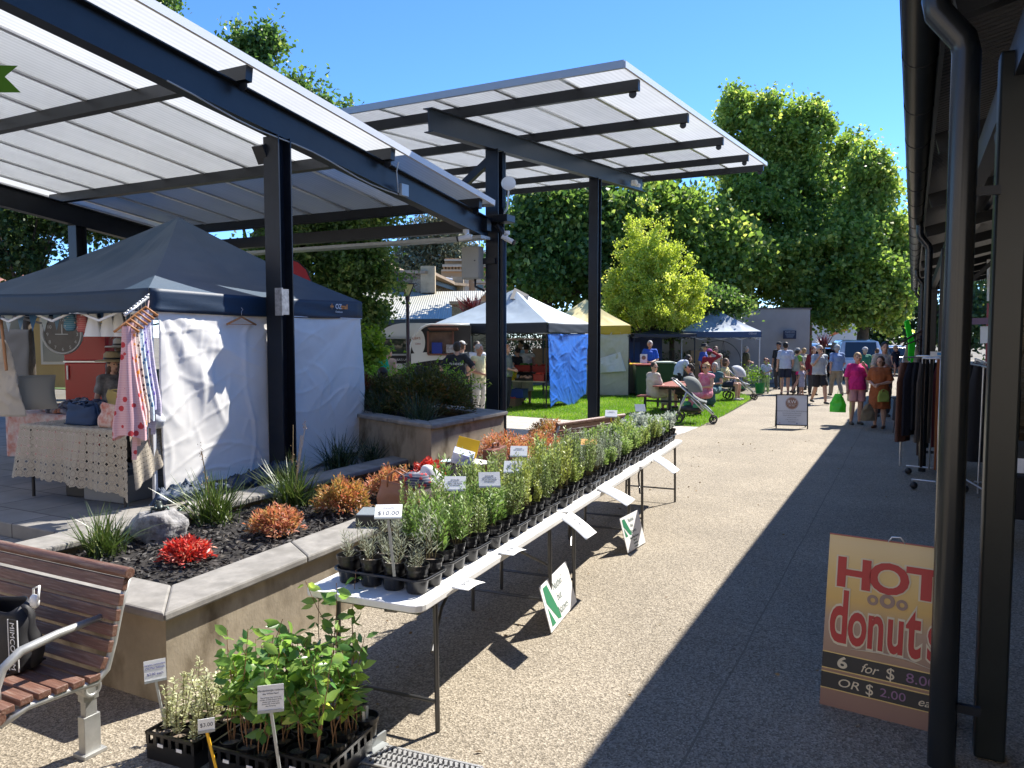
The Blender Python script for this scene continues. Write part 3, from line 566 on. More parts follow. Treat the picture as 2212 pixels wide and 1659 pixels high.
def strappy(label,x,y,z,h,n=150,mat=strapm,fl=0,wd=.011,name='strappy_plant',grp='strappy grass-like plants'):
    t=T(name,label,'plant',(x,y,z),rng.uniform(0,6),grp);b=rng.normal(size=(n,3))*np.array([.05,.05,0])*h/.4
    d=nrm(rng.normal(size=(n,3))*np.array([.42,.42,0])+np.array([0,0,1.]));ln=h*rng.uniform(.55,1.1,n)
    V,F=bladesV(b,d,ln,np.full(n,wd),rng.uniform(0,.35,n));npmesh('leaves',V,F,mat,t)
    if fl:
        m=MB()
        for i in range(fl):
            a=rng.uniform(0,6.28);e=Vector((math.cos(a)*.16,math.sin(a)*.16,h*rng.uniform(1.15,1.45)));m.tube([(0,0,0),e*.6,e],.0025,5)
        m.build('flower_stalks',pbr('dry_stalk',(.3,.22,.12),.8),t)
        C=np.concatenate([np.array(m.v)[-1-10*i-5][None]+rng.normal(size=(22,3))*np.array([.015,.015,.04]) for i in range(fl)]);tag(leaves('seed_heads',C,.014,.5,pbr('dry_seed',(.35,.22,.12),.8),t),kind='stuff')
    return t
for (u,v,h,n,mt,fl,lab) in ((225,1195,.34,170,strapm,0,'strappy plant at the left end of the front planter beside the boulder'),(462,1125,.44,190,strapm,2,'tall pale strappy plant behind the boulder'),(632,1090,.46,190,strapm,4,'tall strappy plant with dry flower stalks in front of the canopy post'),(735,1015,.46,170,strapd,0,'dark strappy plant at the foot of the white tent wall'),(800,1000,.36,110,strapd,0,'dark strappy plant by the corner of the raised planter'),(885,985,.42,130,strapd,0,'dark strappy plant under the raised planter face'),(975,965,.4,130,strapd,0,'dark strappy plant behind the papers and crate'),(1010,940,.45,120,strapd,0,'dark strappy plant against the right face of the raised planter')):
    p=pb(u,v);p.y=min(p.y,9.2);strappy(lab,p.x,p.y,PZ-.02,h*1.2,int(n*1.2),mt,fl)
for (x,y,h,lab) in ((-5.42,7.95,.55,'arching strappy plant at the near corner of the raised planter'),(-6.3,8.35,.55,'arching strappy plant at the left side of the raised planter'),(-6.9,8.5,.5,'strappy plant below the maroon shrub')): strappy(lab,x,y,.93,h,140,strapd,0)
# fern bed behind raised planter
fern=leafmat('fern_leaf',(.12,.24,.03),(.22,.38,.05),(.4,.5,.12),trans=.5,scale=3)
p=at(880,13.6,.85);t=T('fern_clump','bright sunlit ferns and broad leaves growing behind the raised planter','fern',p,0);n=260
b=np.clip(rng.normal(size=(n,3)),-1.5,1.2)*np.array([.6,.35,.0]);d=nrm(rng.normal(size=(n,3))*np.array([.6,.6,0])+np.array([0,0,1.]));C=[]
for i in range(n):
    Ln=rng.uniform(.5,1.1)
    for k in np.linspace(.2,1,14):
        q=b[i]+d[i]*Ln*k+np.array([d[i][0],d[i][1],-.5])*Ln*k*k*.5;C+= [q+rng.normal(size=3)*.012,q+rng.normal(size=3)*.03]
leaves('fronds',np.array(C),.075,.3,fern,t,up=.2)
p=at(1020,24,1.6);t=strappy('red spiky cordyline on top of the stone pillar left of the white tent',p.x,p.y,2.75,.75,90,redl,0,wd=.05,name='cordyline',grp=None)
p=at(1780,31.5,0);t=strappy('dark red spiky cordyline at the right end of the rendered wall',p.x,p.y,1.6,.7,70,redl,0,wd=.04,name='cordyline',grp=None)
MB().tube([(0,0,-1.3),(0,0,0)],.06,8).build('trunk',brown,t,sm=1)
# boulder & frogs
rockm=pbr('granite',(.14,.135,.13),.85,0,.35,22,.9,34,var2=(.36,.35,.34))
p=G(345,1160,PZ)
m=MB();m.ell((0,0,.1),(.21,.17,.19),30);vs=[]
for a,b_,c_ in m.v:
    q=Vector((a,b_,c_));n_=(q-Vector((0,0,.1))).normalized();k=1+.13*math.sin(n_.x*5+1)+.1*math.sin(n_.y*7)+.07*math.sin(n_.z*9+n_.x*6);z=min(.1+(c_-.1)*k,.235+.02*n_.x);vs.append((a*k,b_*k,z))
m.v=vs;rk=T('boulder','grey granite boulder among the strappy plants in the front planter','boulder',(p.x,p.y,PZ-.03),.5);m.build('rock',rockm,rk,sm=1)
bronze=pbr('bronze_patina',(.04,.05,.045),.4,.6,.4,20,dirt=(.12,.2,.17))
def frog(lab,x,y,z,rz,s=1):
    t=T('frog_figurine',lab,'figurine',(x,y,z),rz,'bronze frog figurines');m=MB();m.ell((0,0,.03),(.045,.028,.022),14,rot=Matrix.Rotation(-.4,3,'Y')).ell((.04,0,.05),(.024,.024,.016)).ell((.045,.014,.064),(.007,.007,.007)).ell((.045,-.014,.064),(.007,.007,.007))
    for s_ in(1,-1):
        m.tube([(-.03,.02*s_,.02),(0,.05*s_,.025),(-.045,.055*s_,.006),(-.01,.062*s_,.004)],[.013,.011,.007,.004],8).tube([(.025,.02*s_,.03),(.035,.035*s_,.014),(.05,.04*s_,.003)],[.008,.006,.004],8)
    m.v=[(a*s,b*s,c*s) for a,b,c in m.v];m.build('body',bronze,t,sm=1)
frog('bronze frog figurine sitting on top of the boulder',p.x-.02,p.y+.02,PZ+.2,2.6,1.15)
q=G(410,1095,.55);frog('bronze frog figurine on the back coping behind the boulder',-5.55,q.y-.1,.55,1.,.9)
# ---------------- plant tables
TA=Vector((-2.08,3.02,0));TD=Vector((-.0698,.9976,0));TL=Vector((-.9976,-.0698,0));TANG=math.atan2(TD.y,TD.x)-PI/2
def tp(s,l,z=0.): return TA+TD*s+TL*l+Vector((0,0,z))
legm=pbr('table_leg_grey',(.1,.1,.1),.35,.6,.1,9)
tabs=[]
for i,lab in enumerate(('nearest white folding table crowded with potted plants','middle white folding table crowded with potted plants','farthest white folding table crowded with potted plants')):
    s0=i*2.18;t=T('folding_table',lab,'folding table',tp(s0,.34),TANG,'folding tables in a row for plants')
    L_,W_=2.16,.7
    def rr(z,ins):
        pts=[];r=.06
        for cx,cy,a0 in((W_/2-r,L_-r,0),(-W_/2+r,L_-r,90),(-W_/2+r,r,180),(W_/2-r,r,270)):
            for a in (0,30,60,90): pts.append((cx+(r-ins)*math.cos(R(a0+a)),cy+(r-ins)*math.sin(R(a0+a))))
        return pts
    m=MB();m.prism(rr(0,0),.705,.742);m.build('table_top',whitepl,t,bev=.006)
    for yy,dy in ((.24,1),(L_-.26,-1)):
        for sx in(-1,1): MB().tube([(sx*.3,yy,.7),(sx*.31,yy,.004)],.0135,10).build('leg',legm,t,sm=2)
        m=MB().tube([(-.3,yy,.16),(.3,yy,.16)],.01,8).tube([(-.3,yy,.66),(.3,yy,.66)],.01,8);m.tube([(0,yy,.6),(0,yy+dy*.1,.56),(0,yy+dy*.42,.66),(0,yy+dy*.55,.7)],.01,8)
        m.tube([(.28,yy,.42),(.2,yy+dy*.25,.56),(.18,yy+dy*.5,.69)],.009,8);m.build('leg_brace',legm,t,sm=2)
    MB().box((0,L_/2,.69),(.62,L_-.12,.025)).build('frame',legm,t);tabs.append(t)
# pots, trays, plants
def pot_mesh():
    m=MB();m.lathe([(.046,0),(.048,.002),(.058,.118),(.064,.12),(.065,.14),(.061,.14),(.0605,.12),(.0565,.105)],n=22,cap=False);m.lathe([(.001,0),(.046,0)],n=22,cap=False);return m
potm=pot_mesh();p0=potm.build('plant_pot',blackpl,sm=2);pot_me=p0.data
so_=MB();so_.lathe([(.001,.112),(.03,.116),(.058,.112)],n=18,cap=False);s0_=so_.build('soil',soil,sm=1);soil_me=s0_.data
for o in(p0,s0_): bpy.data.objects.remove(o)
def plant_mesh(kind):
    C=[];D=[];ms=MB()
    def stem(p,d,h,nl,r=.0022,sp=.02,L=1.):
        p=Vector(p);d=Vector(d).normalized();e=p+d*h;mid=p.lerp(e,.5)+Vector((rng.normal()*.01,rng.normal()*.01,0));ms.tube([p,mid,e],[r,r*.8,r*.4],5,cap=False)
        for k in np.linspace(.12,1,nl):
            q=p.lerp(mid,k*2) if k<.5 else mid.lerp(e,k*2-1);a=k*nl*2.4+rng.uniform(0,1)
            dd=Vector((math.cos(a),math.sin(a),.9+rng.normal()*.2)).normalized();C.append(q+dd*sp*.5);D.append(dd)
    P=dict(sparse=(5,.16,20,.045,.1,'g1'),broad=(7,.25,22,.05,.24,'g2'),fine=(13,.25,30,.025,.34,'g3'),fine2=(12,.24,28,.028,.4,'g4'),grey=(13,.23,32,.021,.34,'g5'),bushy=(12,.155,22,.033,.5,'g6'),silver=(12,.15,18,.04,.6,'g7'),lime=(13,.18,26,.028,.42,'g8'))[kind]
    ns,h,nl,Lf,W,mk=P
    for i in range(ns):
        a=rng.uniform(0,2*PI);r_=rng.uniform(0,.03);sp=.34 if kind in('bushy','silver') else .22
        stem((r_*math.cos(a),r_*math.sin(a),.11),(math.cos(a)*rng.uniform(0,sp),math.sin(a)*rng.uniform(0,sp),1),h*rng.uniform(.65,1.15),nl,sp=Lf)
    cols=dict(g1=((.22,.25,.17),(.36,.38,.28),(.48,.5,.4)),g2=((.14,.24,.06),(.24,.36,.1),(.46,.52,.3)),g3=((.18,.25,.08),(.3,.38,.13),(.48,.54,.3)),g4=((.25,.29,.07),(.38,.43,.12),(.54,.58,.27)),g5=((.22,.26,.18),(.33,.38,.28),(.46,.5,.42)),g6=((.17,.26,.07),(.3,.4,.13),(.48,.55,.3)),g7=((.3,.34,.28),(.42,.46,.4),(.56,.6,.55)),g8=((.23,.3,.08),(.36,.43,.13),(.52,.57,.28)))[mk]
    lm=leafmat('potted_'+mk,*cols,trans=.3,scale=9)
    V=leafV(np.array([tuple(c) for c in C]),Lf,W,D=np.array([tuple(c) for c in D]),fold=.1)
    o=npmesh('foliage',V,quads(len(C)),lm);me=o.data;bpy.data.objects.remove(o)
    st=ms.build('stems',pbr('green_stem',(.14,.12,.05),.7),sm=0);sme=st.data;bpy.data.objects.remove(st)
    return me,sme
KM={k:[plant_mesh(k) for _ in range(3)] for k in('sparse','broad','fine','fine2','grey','bushy','silver','lime')}
def cup_mesh():
    m=MB()
    for i in range(4):
        for j in range(2):
            c=((i-1.5)*.139,(j-.5)*.139);m.lathe([(.052,0),(.063,.075)],(c[0],c[1],.002),20,cap=False);m.lathe([(.001,.002),(.052,.002)],(c[0],c[1],0),20,cap=False)
    pts=[(-.28,-.14),(.28,-.14),(.28,.14),(-.28,.14)];r=.06;P=[]
    for cx,cy,a0 in((.22,.08,0),(-.22,.08,90),(-.22,-.08,180),(.22,-.08,270)):
        for a in(0,30,60,90):P.append(Vector((cx+r*math.cos(R(a0+a)),cy+r*math.sin(R(a0+a)),.076)))
    P.append(P[0]);m.tube(P,.0075,8,cap=False)
    for i in range(3): m.box(((i-1)*.139,0,.074),(.012,.27,.01))
    m.box((0,0,.0735),(.55,.012,.01));return m
o=cup_mesh().build('pot_tray',blackpl,sm=2);tray_me=o.data;bpy.data.objects.remove(o)
seq=['sparse','broad','fine','broad','fine','fine2','fine','fine2','lime','fine','grey','bushy','grey','bushy','bushy','lime','bushy','lime','silver','bushy','silver']
desc={'sparse':'grey thin-leaved seedling','broad':'bright green broad-leaved seedling','fine':'fine green shrubby seedling','fine2':'yellow-green fine-leaved seedling','grey':'silvery grey upright seedling','bushy':'soft green bushy seedling','silver':'low silver-leaved seedling','lime':'lime green leafy seedling'}
rowd=('front','second');colw=('aisle edge','second from aisle','third from aisle','planter side')
nth=('first','second','third','fourth','fifth','sixth','seventh','eighth','ninth','tenth','eleventh','twelfth','thirteenth','fourteenth','fifteenth','sixteenth','seventeenth','eighteenth','nineteenth','twentieth','last')
s=.13
for ti,kd in enumerate(seq):
    sc_=s+.135+ti*.302+(.03 if ti>6 else 0)+(.03 if ti>13 else 0);lat=.335+rng.normal()*.008
    c=tp(sc_,lat,.744);o=link('pot_tray',tray_me);o.location=c;o.rotation_euler=(0,0,TANG+rng.normal()*.015);tag(o,'black plastic carry tray of eight pots, %s along the tables from the near end'%nth[ti],'pot tray','black pot trays on the tables')
    for j in range(2):
        for i in range(4):
            kd=seq[ti] if not(ti==1 and i<2) else 'sparse'
            q=o.location+Matrix.Rotation(o.rotation_euler.z,3,'Z')@Vector(((i-1.5)*.139,(j-.5)*.139,.006))
            po=link('plant_pot',pot_me);po.location=q;po.rotation_euler=(rng.normal()*.02,rng.normal()*.02,rng.uniform(0,6.28))
            tag(po,'%s, %s row of %s tray, %s'%(desc[kd],rowd[j],nth[ti],colw[3-i]),'potted plant','potted seedlings in the table trays')
            so1=link('soil',soil_me,None,po)
            fm,sm_=KM[kd][rng.integers(3)]
            if kd=='sparse' and j==1 and rng.random()<.3: fm,sm_=KM['broad'][0]
            a=link('foliage',fm,None,po);b=link('stems',sm_,None,po);k=rng.uniform(.75,1.2);a.scale=b.scale=(k,k,k*rng.uniform(.85,1.25));a.rotation_euler=b.rotation_euler=(rng.normal()*.07,rng.normal()*.07,rng.uniform(0,6.28));a.location=b.location=(0,0,.11*(1-k))
# ---------------- label stakes
def stake(lab,base,top,cw,ch,yaw,tilt,smat=greyfl,lines=(),grp='plant label cards on stakes',cmat=paper,w_=.014,name='plant_label'):
    base=Vector(base);top=Vector(top);t=T(name,lab,'plant label',base,0,grp);MB().bar(base,top,w_,.006,up=(FW.x,FW.y,0)).build('stake',smat,t,w=1)
    x=Vector((math.cos(yaw),math.sin(yaw),0));n=Vector((x.y,-x.x,0));up=(Vector((0,0,1))*math.cos(tilt)-n*math.sin(tilt)).normalized();nn=x.cross(up)
    c=top+up*ch*.45;Mx=Matrix((x,up,nn)).transposed();m=MB().box(c,(cw,ch,.003),rot=Mx);m.build('card',cmat,t,w=1)
    m=MB().box(c-up*ch*.5+nn*.001,(cw,.012,.008),rot=Mx);m.build('holder',greyfl,t,w=1)
    for (tx,sz,dx,dy,mt) in lines: text(tx,sz,mt,t,c+nn*.0022+x*(dx*cw)+up*(dy*ch),x,up,ex=.0003,align='CENTER')
    return t
def fine(*ls,sz=.011,y0=.22,dy=.13,h=None): return [(l,sz,0,y0-dy*i,ink) for i,l in enumerate(ls)]
ZT=.86
blur=['Correa alba','hardy shrub to 1 m','full sun, well drained','bird attracting']
for (ub,vb,ut,vt,yw,ti,cmt,smt,txt,lab,zb) in (
 (852,1245,838,1118,.75,1.05,paper,greyfl,[('$10.00',.04,0,-.28,ink),('Eremophila',.012,0,.2,ink)],'white price card reading $10.00 on a grey stake in the nearest tray',.84),
 (984,1110,982,1058,.75,.7,paper,greyfl,fine(*blur),'white label card above the tan handbag, second stake from the near end',.86),
 (1068,1105,1058,1050,.95,.6,paper,greyfl,fine(*blur),'narrow white label card, third stake from the near end',.86),
 (1112,1045,1108,1020,.75,.75,paper,greyfl,fine(*blur),'white label card below the briefcase, fourth stake from the near end',.9),
 (1122,1010,1120,985,.75,.75,paper,greyfl,fine(*blur[:2]),'white label card in front of the red-orange shrub beside the briefcase',.9),
 (1271,1020,1272,962,.9,1.1,pbr('orange_card',(.6,.3,.06),.6),yellowpl,[],'orange tilted card on a yellow stake among the grey seedlings',.88),
 (1320,950,1320,900,.8,.8,paper,yellowpl,fine(*blur[:2]),'white card on a yellow stake in front of the far bench',.88),
 (1390,925,1384,888,1.25,.5,paper,greyfl,[],'white card on a grey stake near the far end of the tables',.88)):
    b=G(ub,vb+(30 if 900<ub<1200 else 0),zb);h=Dp(ut,vt,dep(b));stake(lab,b,h,.135,.1,math.atan2(-b.x,b.y)+(yw-.75)*.8-.08,ti,smt,txt,cmat=cmt)
# paper sheets overhanging the table edge
def sheetp(lab,q,txt=(),mat=paper,name='price_sheet',grp='laminated sheets overhanging the table edge'):
    q=[Vector(a) for a in q];t=T(name,lab,'sheet',q[0],0,grp)
    def fn(a,b):
        p=q[0].lerp(q[3],a).lerp(q[1].lerp(q[2],a),b);p=p+Vector((0,0,.008*math.sin(a*PI)));return p
    m=MB();m.grid(fn,10,2);o=m.build('card',mat,t,w=1,sm=1,sol=.002)
    xd=(q[3]-q[0]).normalized();up=(q[0]-q[1]).normalized();nn=xd.cross(up)
    if nn.z<0: up=-up;nn=-nn
    L_=(q[3]-q[0]).length;W_=(q[1]-q[0]).length
    for (tx,sz,a,b) in txt:
        p=fn(a,b)+Vector((0,0,.004));text(tx,sz,ink,t,p,xd,up,ex=.0003,align='CENTER',off=0)
    return t
for (a,b,c,d_,lab) in (((1213,1122),(1231,1104),(1289,1150),(1266,1166),'nearest laminated offer sheet jutting over the aisle side of the table'),((1289,1057),(1306,1046),(1372,1079),(1354,1094),'middle laminated offer sheet jutting over the aisle side of the table'),((1408,992),(1426,985),(1468,1015),(1455,1024),'farthest laminated offer sheet jutting over the aisle side of the table')):
    sheetp(lab,[G(*a,.752),G(*b,.752),G(*c,.70),G(*d_,.70)],[('Buy 5 get',.03,.22,.6),('one FREE',.03,.42,.55),('Native tubes',.022,.62,.5),('$10.00',.022,.84,.5)])
for (u,v,lab,tx) in ((1010,1262,'white price strip reading $10.00 lying flat on the near table edge','$10.00'),(1105,1190,'curled white price strip on the near table past the first trays','$10.00'),(1290,1022,'pink and white leaflet lying on the table edge','')):
    c=G(u,v,.748);sheetp(lab,[c-TD*.09+TL*.05,c-TD*.09-TL*.05,c+TD*.09-TL*.06-Vector((0,0,.01)),c+TD*.09+TL*.05],[(tx,.03,.5,.5)] if tx else [],mat=paper if tx else pbr('pink_leaflet',(.7,.5,.48),.6),name='price_strip',grp='paper strips on the table edge')
# Nuthin' but Natives boards
gsg=pbr('sign_green',(.02,.2,.09),.5);wsg=pbr('sign_white',(.8,.8,.78),.45,0,.04,4);dsg=pbr('sign_lettering',(.06,.12,.1),.6)
def nbn(lab,BL,BR,TLc,TRc,full):
    BL,BR,TLc,TRc=[Vector(a) for a in(BL,BR,TLc,TRc)];t=T('sign_board',lab,'sign',BL,0,'plant nursery sign boards')
    x=(BR-BL).normalized();W_=(BR-BL).length;up=(TLc-BL);up=(up-x*up.dot(x));H_=up.length;up.normalize();nn=x.cross(up);Mx=Matrix((x,up,nn)).transposed()
    c=BL+x*W_/2+up*H_/2+Vector((0,0,.012));MB().box(c,(W_,H_,.006),rot=Mx).build('board',wsg,t,w=1)
    o0=c-x*W_/2-up*H_/2+nn*.0045
    def P(a,b): return o0+x*(a*W_)+up*(b*H_)
    f0,f1=(.06,.95) if not full else (.42,.95);hh=f1-f0
    m=MB();m._a([P(.07,f0+hh*.98),P(.2,f0+hh*.98),P(.4,f0+hh*.12),P(.4,f0),P(.3,f0+hh*.04),P(.07,f0+hh*.6)],[(0,1,2,3,4,5)]);m._a([P(.07,f0+hh*.5),P(.2,f0+hh*.02),P(.07,f0+hh*.02)],[(0,1,2)])
    m.build('emblem',gsg,t,w=1)
    ZZ=0
    tt=[("Nuthin'",.72 if full else .64),("but",.4),("Natives",.06)];sz=H_*hh*.3
    for s_,yy in tt: text(s_,sz,dsg,t,P(.36 if s_!='but' else .42,f0+hh*(.70 if s_=="Nuthin'" else .4 if s_=='but' else .08)),x,up,ex=.0003,sx=.9,off=-sz*.012)
    if full:
        for i,(s_,z_) in enumerate((('Native Plant Nursery',.055),('Visit us at',.045),('Bordertown',.045),('or Phone us',.045))): text(s_,H_*z_*1.7,dsg,t,P(.5,.31-.09*i),x,up,ex=.0005,align='CENTER',sx=.8)
    return t
bl=G(1190.6,1371);br=G(1245,1303);nbn("larger white sign board reading Nuthin' but Natives leaning on the near table leg",bl,br,Dp(1166,1272,dep(bl)+.04),Dp(1220,1213,dep(br)+.04),False)
bl=G(1356,1197.6);br=G(1394,1174);nbn("smaller green-edged nursery sign board leaning on the middle table leg",bl,br,Dp(1338,1124,dep(bl)+.04),Dp(1373,1106,dep(br)+.04),True)
# ---------------- plants on the ground in front
bigl=leafmat('coral_pea_leaf',(.1,.22,.07),(.3,.44,.1),(.6,.68,.16),trans=.48,rough=.3,scale=2.5)
saltb=leafmat('saltbush_leaf',(.4,.42,.22),(.58,.58,.36),(.72,.7,.5),trans=.3,scale=6)
woody=pbr('twig_brown',(.22,.12,.06),.7)
def climber(lab,x,y,h,ns,grp,pot=True,z=0.,lf=.085,kind=0,n_l=9,spread=.16,parent=None,sc=1.):
    t=T('potted_climber' if kind==0 else 'potted_saltbush',lab,'potted plant',(x,y,z),rng.uniform(0,6),grp)
    if pot:
        a=link('pot',pot_me,None,t);a.scale=(sc,sc,sc*1.05);b=link('soil',soil_me,None,t);b.scale=a.scale
    m=MB();C=[];D=[]
    for i in range(ns):
        a=rng.uniform(0,6.28);p=Vector((rng.normal()*.012,rng.normal()*.012,.11));pts=[p];d=Vector((math.cos(a)*spread,math.sin(a)*spread,1)).normalized();hh=h*rng.uniform(.6,1.25);k=9
        for j in range(k):
            d=(d+Vector((rng.normal()*.12,rng.normal()*.12,.1))).normalized();p=p+d*hh/k;pts.append(p)
            if j>2 or kind:
                for q in range(3 if kind==0 else 7):
                    aa=rng.uniform(0,6.28);dd=Vector((math.cos(aa),math.sin(aa),rng.uniform(-.5,.7) if kind==0 else .4)).normalized();C.append(tuple(p+dd*lf*.55-d*rng.uniform(0,hh/k)));D.append(tuple(dd))
        m.tube(pts,[.0032]*4+[.0026]*3+[.0018]*3,6,cap=False)
    m.build('stems',woody if kind==0 else pbr('green_stem',(.14,.12,.05)),t,sm=1)
    C=np.array(C);D=np.array(D);n=len(C);L_=lf*rng.uniform(.6,1.15,n)
    # broader leaf with curved outline: 6-gon pair
    S=nrm(np.cross(D,rng.normal(size=(n,3))));Nn=np.cross(S,D);w_=.27 if kind==0 else .25;Lc=L_[:,None]
    V=np.stack([C-D*Lc*.5,C-D*Lc*.2+S*Lc*w_*.8+Nn*Lc*.05,C+D*Lc*.12+S*Lc*w_*.75+Nn*Lc*.05,C+D*Lc*.5-Nn*Lc*.06,C+D*Lc*.12-S*Lc*w_*.75+Nn*Lc*.05,C-D*Lc*.2-S*Lc*w_*.8+Nn*Lc*.05,C-D*Lc*.2,C+D*Lc*.12],1).reshape(-1,3)
    b=np.arange(n)[:,None]*8;F=np.concatenate([b+np.array(f) for f in((0,1,6,6),(0,6,5,5),(1,2,7,6),(6,7,4,5),(2,3,7,7),(7,3,4,4))])
    F4=np.concatenate([b+np.array(f) for f in((1,2,7,6),(6,7,4,5))]);F3=[b+np.array(f) for f in((0,1,6),(0,6,5),(2,3,7),(7,3,4))]
    me=bpy.data.meshes.new('leaves');me.from_pydata(V.tolist(),[],F4.tolist()+np.concatenate(F3).tolist());me.polygons.foreach_set('use_smooth',[True]*len(me.polygons));me.update();link('leaves',me,bigl if kind==0 else saltb,t)
    return t
def crate(lab,x,y,rz,w_,l_,h_=.13):
    t=T('plant_crate',lab,'crate',(x,y,0),rz,'black plastic crates of plants on the ground');m=MB()
    for sx in(-1,1):
        m.box((sx*w_/2,0,h_*.3),(.006,l_,h_*.6)).box((sx*w_/2,0,h_),(.012,l_+.012,.014))
        m.box((0,sx*l_/2,h_*.3),(w_,.006,h_*.6)).box((0,sx*l_/2,h_),(w_+.012,.012,.014))
        for k in range(7):
            m.box((sx*w_/2,(k/6-.5)*l_*.96,h_*.8),(.008,.02,h_*.42));m.box(((k/6-.5)*w_*.96,sx*l_/2,h_*.8),(.02,.008,h_*.42))
    m.box((0,0,.006),(w_,l_,.008));m.build('crate_shell',blackpl,t)
    for a,b in((-.1,-.5),(.1,-.5)): MB().box((a*w_*2,-l_/2-.0045,h_*.62),(.035,.002,.016)).build('sticker',paper,t)
    return t
g1='potted plants in the ground crates'
cA=(-3.11,2.59);crate('black crate of pale saltbush seedlings beside the bench leg, leftmost on the ground',cA[0],cA[1],.08,.3,.36)
k=0
pl=('front left','front middle','front right','middle left','centre','middle right','back left','back middle','back right')
for j in range(3):
    for i in range(3):
        climber('pale yellow-grey saltbush seedling, %s of the leftmost ground crate'%pl[j*3+i],cA[0]+(i-1)*.095,cA[1]+(j-1)*.11,.24,3,g1,lf=.028,kind=1,spread=.12,z=.012,sc=.72)
cB=(-2.72,2.66);crate('black crate of large-leaved climbers with the $3.00 card',cB[0],cB[1],.1,.34,.4)
for j in range(3):
    for i in range(3): climber('dark glossy climber, %s of the crate with the $3.00 card'%pl[j*3+i],cB[0]+(i-1)*.11,cB[1]+(j-1)*.12,.45,4,g1,z=.012,sc=.8,lf=.09)
cC=(-2.42,2.74);crate('black crate of lime-leaved climbers behind the grey label stake',cC[0],cC[1],.12,.28,.36)
for j in range(3):
    for i in range(2): climber('bright lime-leaved climber, %s %s of the crate behind the grey label stake'%(('front','middle','back')[j],('left','right')[i]),cC[0]+(i-.5)*.12,cC[1]+(j-1)*.12,.46,3,g1,z=.012,sc=.85,lf=.085)
for (u,v,h,n_,lab) in ((745,1640,.6,3,'tall climber in a black pot right of the ground crates'),(790,1610,.02,0,'empty-looking black pot with white tags, rightmost on the ground'),(765,1580,.62,3,'tall leafy climber in the pot beside the table leg'),(700,1600,.5,3,'climber in the black pot behind the front crates')):
    p=G(u,v);t=climber(lab,p.x,p.y,max(h,.1),max(n_,1),'loose pots at the right of the ground crates',lf=.085 if n_ else .03,sc=1.05)
    if not n_:
        for i in(-1,1): MB().bar((.02*i,0,.1),(.03*i,.0,.19),.014,.002).build('tag',paper,t)
p=G(700,1655);MB
t=T('crate_edge_frame','grey plastic tray frame lying beside the drain','tray',G(790,1655));q=[G(745,1659),G(833,1600)];MB().bar(q[0]+Vector((0,0,.03)),q[1]+Vector((0,0,.03)),.012,.05).bar(q[0]+Vector((.02,-.03,.01)),q[1]+Vector((.02,-.03,.01)),.05,.006).build('rail',greyfl,t,w=1)
def gstake(lab,b,u,v,cw,ch,yaw,tilt,txt,smt):
    b=Vector(b);stake(lab,b,Dp(u,v,dep(b)),cw,ch,math.atan2(-b.x,b.y)+yaw*.5-.1,tilt,smt,txt,grp='label cards in the ground crates',w_=.012)
bs=G(333,1600,.0);b=Vector((-3.24,2.5,.1));gstake('handwritten blue card reading $2.00 each in the saltbush crate',b,336,1468,.1,.1,.4,.25,[('Atriplex nummularia',.0115,0,.25,pbr('blue_ink',(.03,.03,.3),.6)),('Old Man Saltbush',.0125,0,.08,pbr('blue_ink',(.03,.03,.3))),('$2.00 each',.017,0,-.22,pbr('blue_ink',(.03,.03,.3)))],greyfl)
b=at(452,3.32,.05);gstake('white card reading $3.00 on a yellow stake in the middle crate',b,446,1578,.07,.055,.2,.1,[('$3.00',.024,0,-.12,ink)],yellowpl)
b=at(600,3.12,.02);gstake('printed plant description card on the grey stake closest to the viewer',b,585,1533,.105,.105,.1,.2,[('Hardenbergia violacea',.0115,0,.26,ink),("aka 'White Pearl'",.0095,0,.14,ink),('Mass of deep green leaves and',.0068,0,.0,ink),('clusters of white flowers, hardy',.0068,0,-.08,ink),('climber, part shade, well',.0068,0,-.16,ink),('drained soils. Prune lightly',.0068,0,-.24,ink),('after flowering.',.0068,0,-.32,ink)],greyfl)
# drain grate
t=T('drain_grate','galvanised drain grate in the paving beside the ground pots','drain',(-2.05,2.95,.004),.1);m=MB();gal=pbr('grate_steel',(.55,.55,.54),.4,.6,.1,20)
for i in range(2): m.box((0,(i-.5)*.17,.004),(.62,.012,.008)).box(((i-.5)*.62,0,.004),(.012,.17,.008))
for i in range(22):
    for j in range(3): m.box((-.29+i*.028,(j-1)*.055,.004),(.012,.045,.007),rz=.5 if (i+j)%2 else .5)
    m.box((-.29+i*.028,.0,.0025),(.006,.17,.004))
m.build('grate',gal,t);MB().box((0,0,.001),(.6,.16,.0015)).build('pit',hose,t)
from mathutils import noise
def fold(p,k=1.,seed=0.,amp=1.):
    q=Vector((p[0]*k+seed,p[1]*k,p[2]*k));w=noise.noise(q*1.1)*1.3
    a=math.sin((p[0]*2.2+p[2]*3.2)*k+w*3+seed)*.4;c=0.
    for i,(th,f) in enumerate(((.5,2.1),(1.0,2.7),(2.2,1.7),(.1,3.1),(1.57,.9),(2.7,3.4))):
        d=((p[0]*math.cos(th+seed)+p[2]*math.sin(th+seed))*f*k+noise.noise(q*.8+Vector((i*7.,0,0)))*1.2)%1.-.5
        mk=max(0,noise.noise(q*1.3+Vector((0,i*5.,0)))+.15);c+=mk*math.exp(-(d/.07)**2)*.75
    return amp*(a*.6+noise.noise(q*1.2)*.75+c+noise.noise(q*7)*.09+noise.noise(q*17)*.04)
